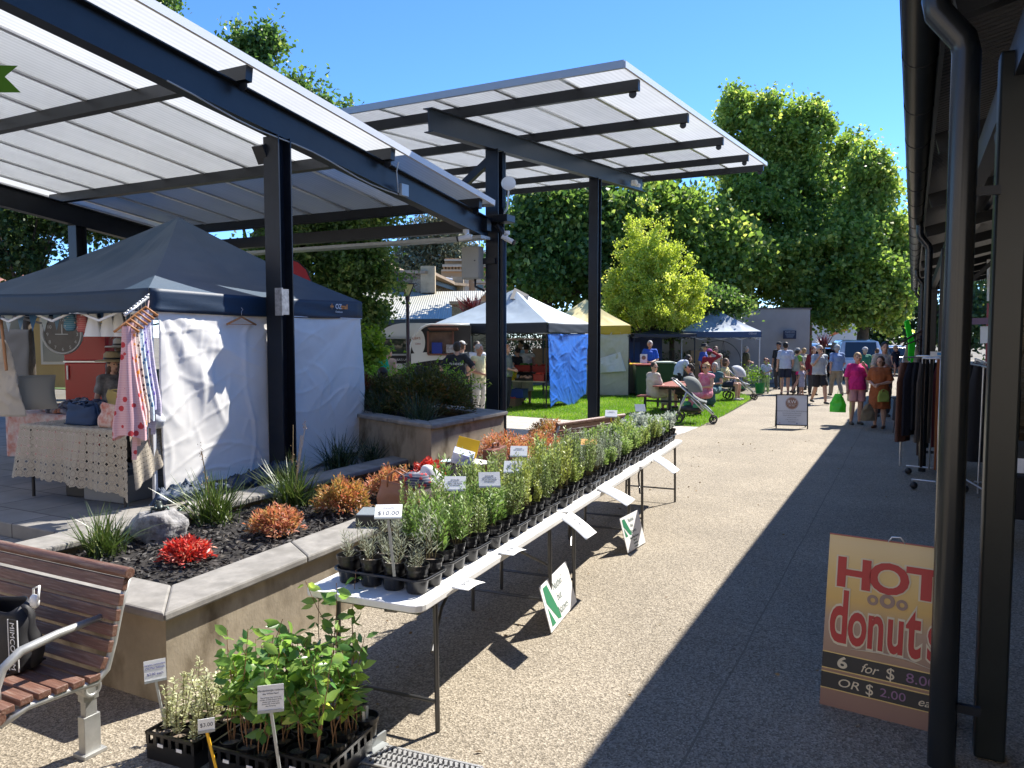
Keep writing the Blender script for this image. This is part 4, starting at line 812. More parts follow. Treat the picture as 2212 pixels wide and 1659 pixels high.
def cloth(name,c,mat,parent,nu=60,nv=50,amp=.03,k=1.,seed=0.,edge=None,sol=.002,fan=1.):
    """c: p00,p10,p11,p01 ; displaced along normal"""
    c=[Vector(a) for a in c];n=(c[1]-c[0]).cross(c[3]-c[0]).normalized();W_=(c[1]-c[0]).length;H_=(c[3]-c[0]).length
    def fn(s,t):
        p=c[0].lerp(c[1],s).lerp(c[3].lerp(c[2],s),t);q=fold((s*W_,0,t*H_),k,seed,amp)
        for cx in(0,1):
            dx=abs(s-cx)*W_;dz=(1.02-t)*H_;th=math.atan2(dz,dx+.02);rr=math.hypot(dx,dz);q+=fan*.5*math.sin(th*13+seed+cx*2)*min(rr,1.)*math.exp(-rr*.9)*.05
        if edge: p=p+edge(s,t)
        return p+n*q
    return MB().grid(fn,nu,nv).build(name,mat,parent,w=1,sm=1,sol=sol)
def tent(lab,O,ang,W_,Dd,z0,zb,zt,za,top,val,name='gazebo_tent',sag=.12,leg=None,bend=1.,logo=None,grp='market tents',wr=.012,legs_out=0.,truss=True,cat='tent'):
    O=Vector((O[0],O[1],z0));t=T(name,lab,cat,O,ang,grp);rt=Matrix.Rotation(ang,4,'Z')
    cs=[(0,0),(W_,0),(W_,Dd),(0,Dd)];leg=leg or white
    for i,(a,b) in enumerate(cs): MB().box((a,b,(zb-z0)/2+.02),(.035,.035,zb-z0+.04)).box((a,b,.004),(.09,.09,.008)).box((a,b,(zb-z0)*.55),(.05,.05,.06)).build('leg',leg,t)
    ap=Vector((W_/2,Dd/2,za-z0));m=MB();oc=[(-.04,-.04),(W_+.04,-.04),(W_+.04,Dd+.04),(-.04,Dd+.04)]
    for i in range(4):
        a=Vector((*oc[i],zt-z0));b=Vector((*oc[(i+1)%4],zt-z0));nn=(b-a).cross(ap-a).normalized()
        def fn(s,q,a=a,b=b,nn=nn,i=i):
            e=a.lerp(b,s);p=e.lerp(ap,q);z=(za-z0)*q+(zt-z0)*(1-q)
            ed=min(s,1-s)*2;p.z=z-sag*math.sin(PI*q)*(.35+.65*ed)*.8-.03*ed*(1-q)
            return p+nn*(fold((p.x,p.y,p.z),1.6,i*3.,wr)*min(1,4*q+.2)*min(1,3*(1-q)+.15)*min(1,ed*3+.0))
        m.grid(fn,34,26)
    m.build('roof',top,t,sm=1)
    m=MB()
    for i in range(4):
        a=Vector((*oc[i],0));b=Vector((*oc[(i+1)%4],0))
        def fn(s,q,a=a,b=b,i=i):
            p=a.lerp(b,s);p.z=(zb-z0)+(zt-zb)*q-.02*math.sin(PI*s)*(1);n_=Vector(((b-a).y,-(b-a).x,0)).normalized();return p+n_*(.008*math.sin(s*17+q*9+i)*(1-q)+.006*math.sin(s*5+i)+.01)
        m.grid(fn,26,6)
    m.build('valance',val,t,sm=1,sol=.002)
    m=MB()
    for i in range(4):
        a=Vector((*oc[i],zb-z0-.004));b=Vector((*oc[(i+1)%4],zb-z0-.004));m.bar(a,b,.012,.01)
    m.build('hem_trim',white,t)
    if truss:
        m=MB()
        for i in range(4):
            a=Vector((*cs[i],zb-z0));b=Vector((*cs[(i+1)%4],zb-z0));k=4
            for j in range(k):
                p=a.lerp(b,j/k);q=a.lerp(b,(j+1)/k);h=Vector((0,0,.2));m.bar(p+h*.6,q-h*.4,.016,.022).bar(p-h*.4,q+h*.6,.016,.022)
        for a,b in cs: m.bar((a,b,zt-z0-.05),tuple(ap-Vector((0,0,.06))),.018,.022)
        m.build('frame',leg,t)
    return t,lambda x,y,z:rt@Vector((x,y,0))+Vector((O.x,O.y,z))
navy=pbr('navy_canvas',(.007,.026,.058),.55,0,.14,2.,.15,70);navyroof=pbr('navy_roof_canvas',(.024,.055,.095),.6,0,.12,1.6,.2,50)  # roof canvas is a paler navy than the valance
wcloth=pbr('white_sheet',(.76,.74,.69),.75,0,.04,2)
# near tent
z0=.42;A=G(353,1093,z0)-Vector((.11,0,0));B=G(786,988,z0)-Vector((.08,0,0));d=(B-A);Lt=d.length;ang=math.atan2(d.y,d.x)-PI/2
zb=2.28;zt=2.50;za=Dp(393,460,dep(A)+1.75).z
O=A-Vector((math.cos(ang),math.sin(ang),0))*2.85
t1,L1=tent('large navy blue gazebo tent with one white sheet wall in the left foreground',O,ang,2.85,Lt,z0,zb,zt,za,navyroof,navy,sag=.16,wr=.022)
for (yy,tx,) in ((Lt-.55,'OZtrail'),):
    p=L1(2.91,yy,2.39);yd=Vector((-math.sin(ang),math.cos(ang),0));xr=Vector((math.cos(ang),math.sin(ang),0))
    text('OZ',.085,white,t1,p+xr*.012,yd,(0,0,1),ex=.001,bold=.002);text('trail',.085,pbr('orange_print',(.8,.28,.03),.5),t1,p+xr*.012+yd*.115,yd,(0,0,1),ex=.001,bold=.002);text('Outdoors',.035,white,t1,p+xr*.012-Vector((0,0,.05)),yd,(0,0,1),ex=.001)
    m=MB();q=p+xr*.014-yd*.07+Vector((0,0,.03))
    for a in range(3): m._a([q+yd*(.0+.022*(a-1))+Vector((0,0,.04-.03*abs(a-1))),q+yd*(.022*(a-1)+.011),q+yd*(.022*(a-1))-Vector((0,0,.045-.02*abs(a-1))),q+yd*(.022*(a-1)-.011)],[(0,1,2,3)])
    m.build('emblem',pbr('orange_print',(.8,.28,.03)),t1,w=1)
def e1(s,t):
    return Vector((math.cos(ang),math.sin(ang),0))*(.0+.1*math.sin(PI*min(1,max(0,1-t)))*max(0,s-.55)+.05*(1-t)*(.4+.6*math.sin(s*3)))+Vector((0,0,.07*math.sin(s*9)*(1-t)**3))
cloth('wall_sheet',[L1(2.88,.06,z0+.06),L1(2.88,Lt+.02,z0+.03),L1(2.88,Lt+.02,zb+.03),L1(2.88,.06,zb+.03)],wcloth,t1,150,110,.018,1.25,2.,edge=e1)
cloth('wall_sheet',[L1(2.8,Lt+.05,z0+.03),L1(.05,Lt+.05,z0+.03),L1(.05,Lt+.05,z0+1.1),L1(2.8,Lt+.05,z0+1.1)],wcloth,t1,30,20,.04,1.,5.)
MB().tube([L1(2.91,-.06,zt-.12),L1(2.85,-.1,1.9),L1(2.87,-.08,1.4),L1(2.85,-.05,.9)],.007,6).build('tie_rope',pbr('pink_rope',(.5,.35,.33),.8),t1,w=1,sm=1)
hangw=pbr('hanger_wood',(.45,.2,.07),.5)
def hanger(par,c,xd,w_=.42,mat=hangw):
    xd=Vector(xd).normalized();c=Vector(c);m=MB();m.tube([c-xd*w_/2-Vector((0,0,.09)),c-Vector((0,0,.01)),c+xd*w_/2-Vector((0,0,.09))],.011,8).tube([c-xd*w_/2-Vector((0,0,.09)),c+xd*w_/2-Vector((0,0,.09))],.004,6);m.build('hanger',mat,par,w=1,sm=1)
    MB().tube([c,c+Vector((0,0,.05)),c+xd*.02+Vector((0,0,.07)),c+Vector((0,0,.09))],.0022,6).build('hook',alu,par,w=1,sm=1)
p=L1(2.92,1.1,zb-.02);t=T('coat_hanger','wooden coat hanger clipped on the top of the white tent wall','hanger',p,0);hanger(t,p,(-math.sin(ang),math.cos(ang),0))
tarp=pbr('navy_tarp',(.01,.028,.065),.6,0,.15,4)
for (u,v,s_,lab) in ((385,1080,.3,'crumpled navy tent bag lying by the near tent leg'),(520,1055,.36,'crumpled navy groundsheet along the bottom of the white tent wall'),(590,1030,.3,'crumpled navy cover bunched against the canopy post')):
    p=G(u,v,.5);t=T('tent_bag',lab,'bag',(p.x,p.y,.5),ang,'navy covers at the foot of the tent wall');m=MB();m.ell((0,0,.05),(.13,s_,.09),64);m.v=[(a+.05*fold((a*3,c*3,b*3),2.,u),b+.03*fold((c*3,a*3,b*3),2.,u+3),max(0,c+.05*fold((b*3,a*3,a*3+b*2),2.5,u+1)+.03*noise.noise(Vector((a,b,c))*5))) for a,b,c in m.v];m.build('cover',tarp,t,sm=1)
# mid tent
A=G(1180,884);lt=pbr('silver_blue_canvas',(.42,.5,.58),.5,0,.06,2);dkv=pbr('charcoal_canvas',(.025,.03,.042),.6,0,.1,3)
t2,L2=tent('pale silver-blue gazebo tent over the vegetable stall',(A.x-3.6,A.y),0,3.6,3.1,0,2.12,2.42,3.46,lt,dkv,leg=pbr('dark_leg',(.06,.055,.05),.5,.3),sag=.1,wr=.02)
m=MB();ap=L2(1.8,1.55,3.44);m._a([ap+Vector((.1,-.5,-.3)),ap+Vector((.62,-.35,-.36)),ap+Vector((.45,.1,-.17)),ap+Vector((.02,-.03,.06))],[(0,1,2,3)]);m.build('vent_flap',dkv,t2,w=1,sol=.01)
bluet=pbr('blue_tarp',(.02,.12,.5),.35,0,.2,3);cloth('tarp_wall',[L2(3.64,-.05,.05),L2(3.62,2.6,.12),L2(3.64,3.0,2.1),L2(3.62,0,2.1)],bluet,t2,70,70,.035,1.1,7.,edge=lambda s,t:Vector((.1*(1-t),0,.12*math.sin(s*8)*(1-t)**4)))
# yellow tent
yel=pbr('yellow_canvas',(.72,.6,.26),.55,0,.06,2);yel2=pbr('yellow_valance',(.62,.4,.03),.55,0,.1,4);cre=pbr('cream_sheet',(.62,.58,.44),.75,0,.05,2)
A=G(1358,856);vx=Vector((math.cos(YAW),math.sin(YAW),0));dd=.08
t3,L3=tent('pale yellow gazebo tent with cream side sheet right of the vegetable stall',(A.x-2.9*math.cos(YAW-dd),A.y-2.9*math.sin(YAW-dd)),YAW-dd,2.9,2.9,0,2.1,2.4,3.35,yel,yel2,leg=dkv,sag=.14,wr=.02)
cloth('wall_sheet',[L3(1.2,-.02,.02),L3(2.88,-.02,.02),L3(2.88,-.02,2.15),L3(1.2,-.02,2.15)],cre,t3,50,50,.04,1.3,9.)
cloth('wall_sheet',[L3(1.4,-.07,.75),L3(2.8,-.09,.85),L3(2.6,-.06,1.5),L3(1.5,-.06,1.15)],pbr('white_sheet',(.74,.75,.74)),t3,30,24,.05,2.,3.)
cloth('wall_sheet',[L3(2.9,.02,.02),L3(2.9,2.8,.02),L3(2.9,2.8,2.15),L3(2.9,.02,2.15)],cre,t3,30,30,.03,1.3,4.)
# far navy tent
A=G(1639,839);a4=YAW-.03
t4,L4=tent('small navy and silver gazebo tent in front of the rendered wall',(A.x-3.*math.cos(a4),A.y-3.*math.sin(a4)),a4,3.,2.6,0,1.98,2.22,3.18,pbr('navy_silver_canvas',(.25,.31,.39),.5,0,.25,1.2),pbr('blue_valance',(.04,.075,.16),.6),sag=.14,wr=.02)
m=MB();m.v=[];p=L4(2.55,-.07,2.1);text('OZtrail',.1,white,t4,p,vx,(0,0,1),ex=.001)
# dark tents further left
p=at(60,19,.42);tent('dark charcoal tent mostly hidden behind the large navy tent at far left',(p.x-2.2,p.y),.2,3.4,3.,.42,2.6,2.85,Dp(118,533,19.5).z,pbr('charcoal_roof',(.035,.04,.045),.6),dkv,leg=dkv)
p=at(1370,28,0);tent('flat black awning on thin poles right of the yellow tent',(p.x,p.y),YAW,2.2,2.2,0,2.0,2.12,2.3,pbr('black_awning',(.03,.03,.035),.5),dkv,leg=dkv,name='awning',cat='awning')
# ---------------- left stall contents
def lace():
    m=bpy.data.materials.new('crochet_lace');m.use_nodes=True;N,L=nt(m);b=N['Principled BSDF'];b.inputs['Roughness'].default_value=.9
    uv=N.new('ShaderNodeTexCoord').outputs['UV'];s=node(N,L,'ShaderNodeSeparateXYZ',(uv,));f=[]
    for i,sc_ in((0,17.),(1,11.)): f.append(mth(N,L,'SUBTRACT',mth(N,L,'FRACT',mth(N,L,'MULTIPLY',s.outputs[i],sc_)),.5))
    r=mth(N,L,'SQRT',mth(N,L,'ADD',mth(N,L,'POWER',f[0],2.),mth(N,L,'POWER',f[1],2.)));ang_=mth(N,L,'ARCTAN2',f[1],f[0])
    spoke=mth(N,L,'SINE',mth(N,L,'MULTIPLY',ang_,14.));ring=mth(N,L,'SINE',mth(N,L,'MULTIPLY',r,55.))
    hol=mth(N,L,'GREATER_THAN',r,.575);hol2=mth(N,L,'MULTIPLY',mth(N,L,'GREATER_THAN',spoke,.55),mth(N,L,'MULTIPLY',mth(N,L,'GREATER_THAN',r,.3),mth(N,L,'LESS_THAN',r,.42)))
    h=mth(N,L,'MAXIMUM',hol,hol2);c=mixc(N,L,mth(N,L,'MULTIPLY_ADD',ring,.5,.5,True),(.55,.49,.38),(.26,.22,.17));L.new(c,b.inputs[0])
    tr=N.new('ShaderNodeBsdfTransparent');mx=node(N,L,'ShaderNodeMixShader',{0:h,1:b.outputs[0],2:tr.outputs[0]});L.new(mx.outputs[0],N['Material Output'].inputs[0]);return m
lacem=lace()
za_=1.16;a=G(48,917,za_);b=G(302,934,za_);xa=(b-a).normalized();ya=Vector((-xa.y,xa.x,0));tl=T('stall_table','stall table under the crochet tablecloth in the left tent','table',(a.x,a.y,.42))
MB().box(a+xa*.7+ya*.35-Vector((0,0,.03)),(1.4,.7,.03),rz=math.atan2(xa.y,xa.x)).build('table_top',pbr('ply',(.2,.12,.07),.6),tl,w=1)
for i in(.06,1.34):
    for j in(.05,.65): MB().tube([a+xa*i+ya*j-Vector((0,0,.04)),a+xa*i+ya*j-Vector((0,0,.73))],.016,8).build('leg',hose,tl,w=1)
tc_=T('tablecloth','cream crochet lace tablecloth draped over the left stall table','tablecloth',(a.x,a.y,.42))
def lc(s,t):
    # t 0 bottom front ... .62 edge ... 1 back of top
    W_=1.48;x=s*W_-.03;dropv=.5+.1*s+.12*max(0,s-.85)*4+.06*max(0,.08-s)*8
    if t<.6:
        q=t/.6;z=za_-dropv*(1-q);o=.03*math.sin(s*26)*(1-q)+.02*math.sin(s*11+1)*(1-q)+.05*(1-q)+.004;return a+xa*(x+(s-.5)*.12*(1-q))-ya*o+Vector((0,0,z-za_+.006*math.sin(s*90)*(1-q)**6))
    q=(t-.6)/.4;return a+xa*x+ya*(.7*q)+Vector((0,0,.006+.003*math.sin(x*30)))
MB().grid(lc,120,50).build('cloth',lacem,tc_,w=1,sm=1)
m=MB();m.grid(lambda s,t:a+xa*1.455+xa*(.02+.06*(1-t)+.015*math.sin(s*20)*(1-t))+ya*(.42*s)+Vector((0,0,-.55*(1-t)*(1-.45*s))),40,20);m.build('side_drop',lacem,tc_,w=1,sm=1)
def bagm(name,lab,c,rz,w_,d_,h_,mat,handle=None,grp=None,cat='bag',open_=False,lean=0.,hm=None):
    t=T(name,lab,cat,c,rz,grp);m=MB()
    def fn(s,q):
        a_=2*PI*s;k=1+.1*math.sin(q*PI)-.18*q;x=math.copysign(abs(math.cos(a_))**.6,math.cos(a_))*w_/2*k;y=math.copysign(abs(math.sin(a_))**.6,math.sin(a_))*d_/2*(1.05-.45*q);n_=.02*noise.noise(Vector((x*6+c[0],y*6,q*3)))*(1 if q>.05 else 0);return Vector((x+n_,y+n_+lean*q,q*h_+.02*math.sin(a_*2)*q))
    m.grid(fn,36,12);m.box((0,0,.004),(w_*.9,d_*.9,.006));o=m.build('body',mat,t,sm=1,sol=.004)
    hh=handle if handle is not None else .2
    for s_ in((1,-1) if hh else ()): MB().tube([(-w_*.22,s_*d_*.28+lean,h_*.85),(-w_*.2,s_*d_*.3+lean,h_+hh*.6),(0,s_*d_*.3+lean,h_+hh),(w_*.2,s_*d_*.3+lean,h_+hh*.6),(w_*.22,s_*d_*.28+lean,h_*.85)],.009,7).build('handle',hm or mat,t,sm=1)
    return t
floral=pbr('coral_leaf_print',(.62,.56,.48),.8,var2=(.45,.09,.05),vs=14);navyb=pbr('navy_canvas_bag',(.012,.035,.09),.7,0,.1,8)
def on(s,q,z=.01): return a+xa*s+ya*q+Vector((0,0,z))
AZ=math.atan2(xa.y,xa.x);gb='handbags on the lace table'
bagm('handbag','navy canvas handbag on the left of the lace tablecloth',on(.62,.2),AZ,.4,.16,.2,navyb,.03,gb)
bagm('handbag','white handbag with coral leaf print and navy straps on the lace table',on(1.13,.18),AZ,.42,.17,.22,floral,.0,gb,hm=navyb)
bagm('handbag','mustard and navy tote leaning behind the other two handbags',on(.86,.42),AZ,.3,.12,.32,pbr('mustard',(.35,.26,.08),.8),.02,gb)
m=MB();t=T('bubble_wrap','bundle of crumpled clear plastic on the right end of the lace table','packing wrap',on(1.5,.25))
m.ell((0,0,.07),(.14,.09,.08),24);m.ell((-.14,.02,.04),(.1,.07,.05),20);m.v=[(p[0],p[1],max(0,p[2]+.03*noise.noise(Vector(p)*14))) for p in m.v];m.build('wrap',pbr('plastic_wrap',(.45,.47,.5),.3),t,sm=1)
# second table with scrunchies
a2=a+ya*.75-xa*1.1;t=T('stall_table','side table with floral cloth left of the lace table','table',(a2.x,a2.y,.42));flo=pbr('rose_cloth',(.62,.6,.58),.85,var2=(.5,.2,.15),vs=9)
MB().box(a2+xa*.5+ya*.5-Vector((0,0,.03)),(1.5,1.,.03),rz=AZ).build('table_top',pbr('ply',(.2,.12,.07)),t,w=1)
m=MB();m.grid(lambda s,q:a2+xa*(-.25+1.5*s)-ya*(.02+.04*(1-min(1,q*2))*math.sin(s*30)**2)+(Vector((0,0,-.5*(1-q*2))) if q<.5 else ya*((q-.5)*2)+Vector((0,0,.006))),60,20);m.build('cloth',flo,t,w=1,sm=1)
for i in(-.2,1.2): MB().tube([a2+xa*i+ya*.06-Vector((0,0,.04)),a2+xa*i+ya*.06-Vector((0,0,.73))],.016,8).build('leg',hose,t,w=1)
scm=leafmat('scrunchie_fabric',(.03,.04,.09),(.35,.35,.38),(.45,.2,.14),trans=0,rough=.9,scale=12)
t=T('scrunchies','pile of patterned hair scrunchies on the side table','scrunchies',a2+xa*.5+ya*.4);m=MB()
for i in range(130):
    r_=rng.uniform(0,1)**.5;an=rng.uniform(0,6.28);x,y=r_*.62*math.cos(an),r_*.33*math.sin(an);m.ell((x,y,.03+.13*(1-r_)*rng.uniform(.5,1.1)),(.045,.04,.028),9,rot=Euler((rng.uniform(-1,1),rng.uniform(-1,1),0)).to_matrix())
tag(m.build('pile',scm,t,sm=1),kind='stuff')
# back counter
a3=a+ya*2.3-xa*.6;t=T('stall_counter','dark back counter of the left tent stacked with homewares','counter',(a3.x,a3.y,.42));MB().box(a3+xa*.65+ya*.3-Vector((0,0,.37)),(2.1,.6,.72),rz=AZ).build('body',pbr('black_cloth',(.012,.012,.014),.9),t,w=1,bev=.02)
def on3(s,q,z=0): return a3+xa*s+ya*q+Vector((0,0,z))
def cush(lab,c,w_,h_,mat,rz,ti=.25,grp='cushions on the back counter'):
    t=T('cushion',lab,'cushion',c,rz,grp);m=MB();m.X=Matrix.Rotation(-ti,4,'X')
    m.grid(lambda s,q:Vector(((s-.5)*w_*(1-.1*math.sin(PI*q)),-.07*(math.sin(PI*s)*math.sin(PI*q))**.5,q*h_)),14,14);m.grid(lambda s,q:Vector(((.5-s)*w_*(1-.1*math.sin(PI*q)),.07*(math.sin(PI*s)*math.sin(PI*q))**.5,q*h_)),14,14);m.build('body',mat,t,sm=1)
cush('grey-blue cushion standing on the back counter',on3(1.5,.2),.42,.4,pbr('grey_cushion',(.22,.25,.26),.9),AZ)
cush('dark patterned cushion left of the grey-blue cushion',on3(1.12,.2),.4,.4,pbr('dark_cushion',(.05,.05,.055),.9),AZ)
cush('teal blue cushion at the left end of the back counter',on3(-.5,.15),.42,.45,pbr('teal_cushion',(.08,.2,.24),.9),AZ+.3)
for i,(s_,lab) in enumerate(((1.28,'white wooden lighthouse ornament, left of the pair'),(1.38,'white wooden lighthouse ornament, right of the pair'))):
    t=T('ornament',lab,'ornament',on3(s_,-.02),AZ,'lighthouse ornaments');MB().lathe([(.05,0),(.035,.16),(.045,.17),(.028,.18),(.028,.22),(.01,.25)],n=12).build('tower',paper,t,sm=2)
# clock
ck=pbr('clock_face',(.12,.11,.095),.7,0,.2,6);c=Dp(135,725-3,dep(a3)+.3);c.z=Dp(135,722,dep(a3)+.3).z
t=T('wall_clock','large round grey clock with white rim and numerals at the back of the tent','clock',c,0);nx=vx;zz=Vector((0,0,1));fr=-HF
Mx=Matrix((nx,zz,nx.cross(zz))).transposed().to_4x4();m=MB();m.X=Matrix.Translation(c)@Mx;r_=.34*c.length/c.length
rr_=68/F_*dep(c)*.62
m.lathe([(.001,.0),(rr_*.95,.0)],n=40,cap=False);m.build('face',ck,t,w=1)
m=MB();m.X=Matrix.Translation(c)@Mx;m.lathe([(rr_*.94,-.01),(rr_*.94,.02),(rr_*1.02,.025),(rr_*1.05,.0),(rr_*1.02,-.02)],n=40,cap=False);m.build('rim',pbr('clock_rim',(.4,.4,.38),.6),t,w=1,sm=1)
nm=pbr('clock_numerals',(.5,.5,.47),.7)
for h in range(1,13):
    an=PI/2-h*PI/6;text(str(h),rr_*.24,nm,t,c+nx*(rr_*.76*math.cos(an))+zz*(rr_*.76*math.sin(an)-rr_*.09)+fr*.004,nx,zz,name='numeral',align='CENTER',ex=.001)
m=MB();m.bar(c+fr*.01,c+fr*.01+zz*rr_*.5,.012,.004,up=(fr.x,fr.y,0)).bar(c+fr*.01-nx*rr_*.35,c+fr*.01+nx*rr_*.3,.012,.004,up=(fr.x,fr.y,0));m.build('hands',nm,t,w=1)
# yellow building behind stall + red fridge
yb=pbr('cream_yellow_paint',(.42,.28,.09),.7,0,.08,2)
p=at(60,25,.42);bt=T('yellow_cottage','cream yellow cottage wall with pale windows behind the left tent','building',p,YAW+.1)
MB().box((-2,0,1.6),(9,.3,3.3)).build('wall',yb,bt);
for i in range(5):
    x=-5.2+i*1.55;f=MB().box((x,-.17,1.5),(1.05,.06,1.6)).build('window',pbr('window_frame',(.55,.5,.38),.6),bt);MB().box((x,-.21,1.5),(.9,.02,1.42)).build('pane',pbr('pane_glass',(.12,.14,.12),.1),f)
MB()._a([(-7,-.6,3.2),(3,-.6,3.2),(3,2.5,3.8),(-7,2.5,3.8)],[(0,1,2,3)]).build('roof',pbr('terracotta_roof',(.35,.16,.1),.8),bt,sol=.08)
p=at(206,11.4,.42);t=T('refrigerator','glossy red retro refrigerator inside the left tent','refrigerator',p,YAW);rm=pbr('red_enamel',(.33,.006,.01),.25);MB().box((0,0,.86),(.62,.55,1.7)).build('cabinet',rm,t,bev=.05)
MB().box((0,-.285,.64),(.6,.04,1.2)).build('door',rm,t,bev=.015);MB().box((0,-.285,1.46),(.6,.04,.38)).build('freezer_door',rm,t,bev=.015);MB().box((0,-.31,1.255),(.61,.02,.02)).tube([(-.24,-.33,1.2),(-.24,-.33,1.0)],.012,8).build('trim',alu,t)
# ceiling light ring / sunburst wicker mirror
p=Dp(268,700,10.3);t=T('wicker_mirror','round sunburst wicker mirror hanging in the left tent','mirror',p,0);m=MB()
for i in range(48):
    an=i*2*PI/48;m.tube([p+nx*.1*math.cos(an)+zz*.1*math.sin(an),p+nx*.27*math.cos(an)+zz*.27*math.sin(an)],.004,4)
m.build('rays',pbr('wicker',(.3,.17,.08),.8),t,w=1);m=MB();m.X=Matrix.Translation(p+fr*.01)@Mx;m.lathe([(.001,0),(.13,0)],n=24,cap=False);m.build('glass',pbr('dark_glass',(.02,.02,.02),.2),t,w=1)
# bunting
t=T('bunting','string of blue and white triangular fabric flags under the tent valance','bunting',L1(.2,.3,2.2),0);st=[];m=MB()
cols=[pbr('bunting_blue',(.05,.14,.28),.85),pbr('bunting_pale',(.4,.48,.52),.85),pbr('bunting_mid',(.14,.25,.38),.85)]
ps=[Dp(-20+26*i,660+10*math.sin(i*1.15)**2,8.3) for i in range(13)]
m.tube(ps,.004,5);m.build('string',paper,t,w=1)
for i in range(12):
    p=ps[i];q=ps[i+1];MB()._a([p+fr*.003,q+fr*.003,q.lerp(p,.5)+Vector((0,0,-.25))+fr*.02],[(0,1,2)]).build('flag',cols[i%3],t,w=1,sol=.003)
# hanging white baby dresses
for (u,lab) in ((200,'frilly white baby outfit hanging under the valance, left one'),(232,'frilly white baby outfit hanging beside the first one'),(255,'frilly white baby outfit in clear plastic nearest the dress rail')):
    p=Dp(u,655,7.9);t=T('baby_dress',lab,'baby dress',p,0,'baby outfits hanging under the valance');m=MB();m.lathe([(.02,0),(.05,-.05),(.045,-.12),(.1,-.28),(.12,-.34)],n=26,cap=False);m.v=[(x+.014*noise.noise(Vector((x,y,z))*30),y*.6+.014*noise.noise(Vector((x,y,z+3))*26),z) for x,y,z in m.v];m.build('dress',pbr('baby_white',(.75,.75,.72),.8),t,sm=1)
# dress rail
r0,r1=Dp(270,682,6.75),Dp(320,642,7.15);rail=T('clothes_rail','chrome clothes rail with studs holding printed dresses at the tent corner','clothes rail',(r0.x,r0.y,.42));MB().tube([r0,r1],.012,10).build('rail',alu,rail,w=1,sm=1);m=MB()
for i in range(9): m.ell(r0.lerp(r1,i/8)+Vector((0,0,.02)),(.012,.012,.012),8)
m.build('studs',alu,rail,w=1,sm=1)
def spots(name,base,c2,sc_,th,c3=None):
    m=bpy.data.materials.new(name);m.use_nodes=True;N,L=nt(m);b=N['Principled BSDF'];b.inputs['Roughness'].default_value=.85
    tc=N.new('ShaderNodeTexCoord').outputs['Object'];v=node(N,L,'ShaderNodeTexVoronoi',{0:tc,2:sc_});s=node(N,L,'ShaderNodeSeparateXYZ',(tc,));st=mth(N,L,'GREATER_THAN',mth(N,L,'SINE',mth(N,L,'MULTIPLY',s.outputs[2],300.)),.3)
    bb=mixc(N,L,mth(N,L,'MULTIPLY',st,.18),base,(.8,.75,.74));f=mth(N,L,'LESS_THAN',v.outputs['Distance'],th);L.new(mixc(N,L,f,bb,c2),b.inputs[0]);return m
dr=[('pale pink dress with red crab print, longest and nearest on the rail',.04,.98,.27,spots('crab_print',(.66,.38,.4),(.5,.04,.05),11,.28)),('pink and orange printed dress behind the crab print dress',.22,.9,.22,spots('orange_print_dress',(.62,.4,.38),(.7,.25,.03),20,.35)),('brown zebra striped dress on the rail',.4,.9,.2,spots('zebra',(.5,.42,.36),(.07,.02,.02),26,.3)),('blue and green floral dress on the rail',.55,.92,.22,spots('blue_floral',(.5,.6,.66),(.05,.15,.3),22,.32)),('purple floral dress on the rail',.7,.85,.2,spots('purple_floral',(.45,.42,.6),(.1,.05,.35),24,.3)),('lilac spotted dress closest to the tent leg on the rail',.88,.95,.22,spots('lilac_spots',(.42,.38,.5),(.6,.58,.6),30,.3))]
for lab,f,ln,w_,mt in dr:
    p=r0.lerp(r1,f);t=T('dress',lab,'dress',p,0,'printed dresses on the clothes rail');xd=(nx*.93+HF*.35).normalized();hanger(t,p-Vector((0,0,.06)),xd,.2)
    nn=xd.cross(zz)
    def fn(s,q,w_=w_,ln=ln,p=p,xd=xd,nn=nn):
        an=s*2*PI;k=(.28+.72*min(1,q*1.15)**1.6);dx=math.cos(an)*w_*.5*k;dy=math.sin(an)*.045*(.6+q)+.018*math.sin(an*5)*q
        return p+xd*dx+nn*dy-Vector((0,0,.1+q*ln+.03*math.sin(an*2+1)*q))
    MB().grid(fn,40,26).build('fabric',mt,t,w=1,sm=1)
    MB()._a([p+xd*.02-Vector((0,0,.09+ln)),p+xd*.06-Vector((0,0,.09+ln)),p+xd*.05-Vector((0,0,.3+ln)),p+xd*.01-Vector((0,0,.3+ln))],[(0,1,2,3)]).build('sash',mt,t,w=1,sol=.004)
# leaning linen things at left edge, tub, plants
p=at(20,6.9,.42);t=T('linen_display','cream linen garments draped on a wooden stand at the left edge','linen display',Dp(0,925,8.2),0)
cloth('linen',[Dp(-40,900,8.2),Dp(58,900,8.2),Dp(15,735,8.3),Dp(-40,720,8.3)],pbr('linen',(.5,.44,.35),.9),t,24,30,.05,2.,1.);MB().tube([Dp(2,690,8.35),Dp(14,800,8.2)],.016,8).build('pole',hangw,t,w=1)
cush('woven cream cushion lying against the linen stand at far left',Dp(75,885,8.4),.45,.42,pbr('woven_cream',(.4,.36,.28),.9),YAW+.6,.5)
p=G(168,1058,.42);t=T('storage_tub','grey plastic storage tub under the lace table','tub',(a+xa*.9+ya*.35).xy.to_3d()+Vector((0,0,.42)),AZ);m=MB();m.box((0,0,.13),(.55,.36,.26));m.box((0,0,.265),(.6,.4,.02));m.build('tub',pbr('tub_plastic',(.2,.22,.25),.4),t,bev=.02)
t=T('storage_tub','black storage crate left of the grey tub under the lace table','tub',(a+xa*.45+ya*.4).xy.to_3d()+Vector((0,0,.42)),AZ);MB().box((0,0,.14),(.3,.36,.28)).box((0,0,.29),(.34,.4,.02)).build('tub',hose,t,bev=.02)
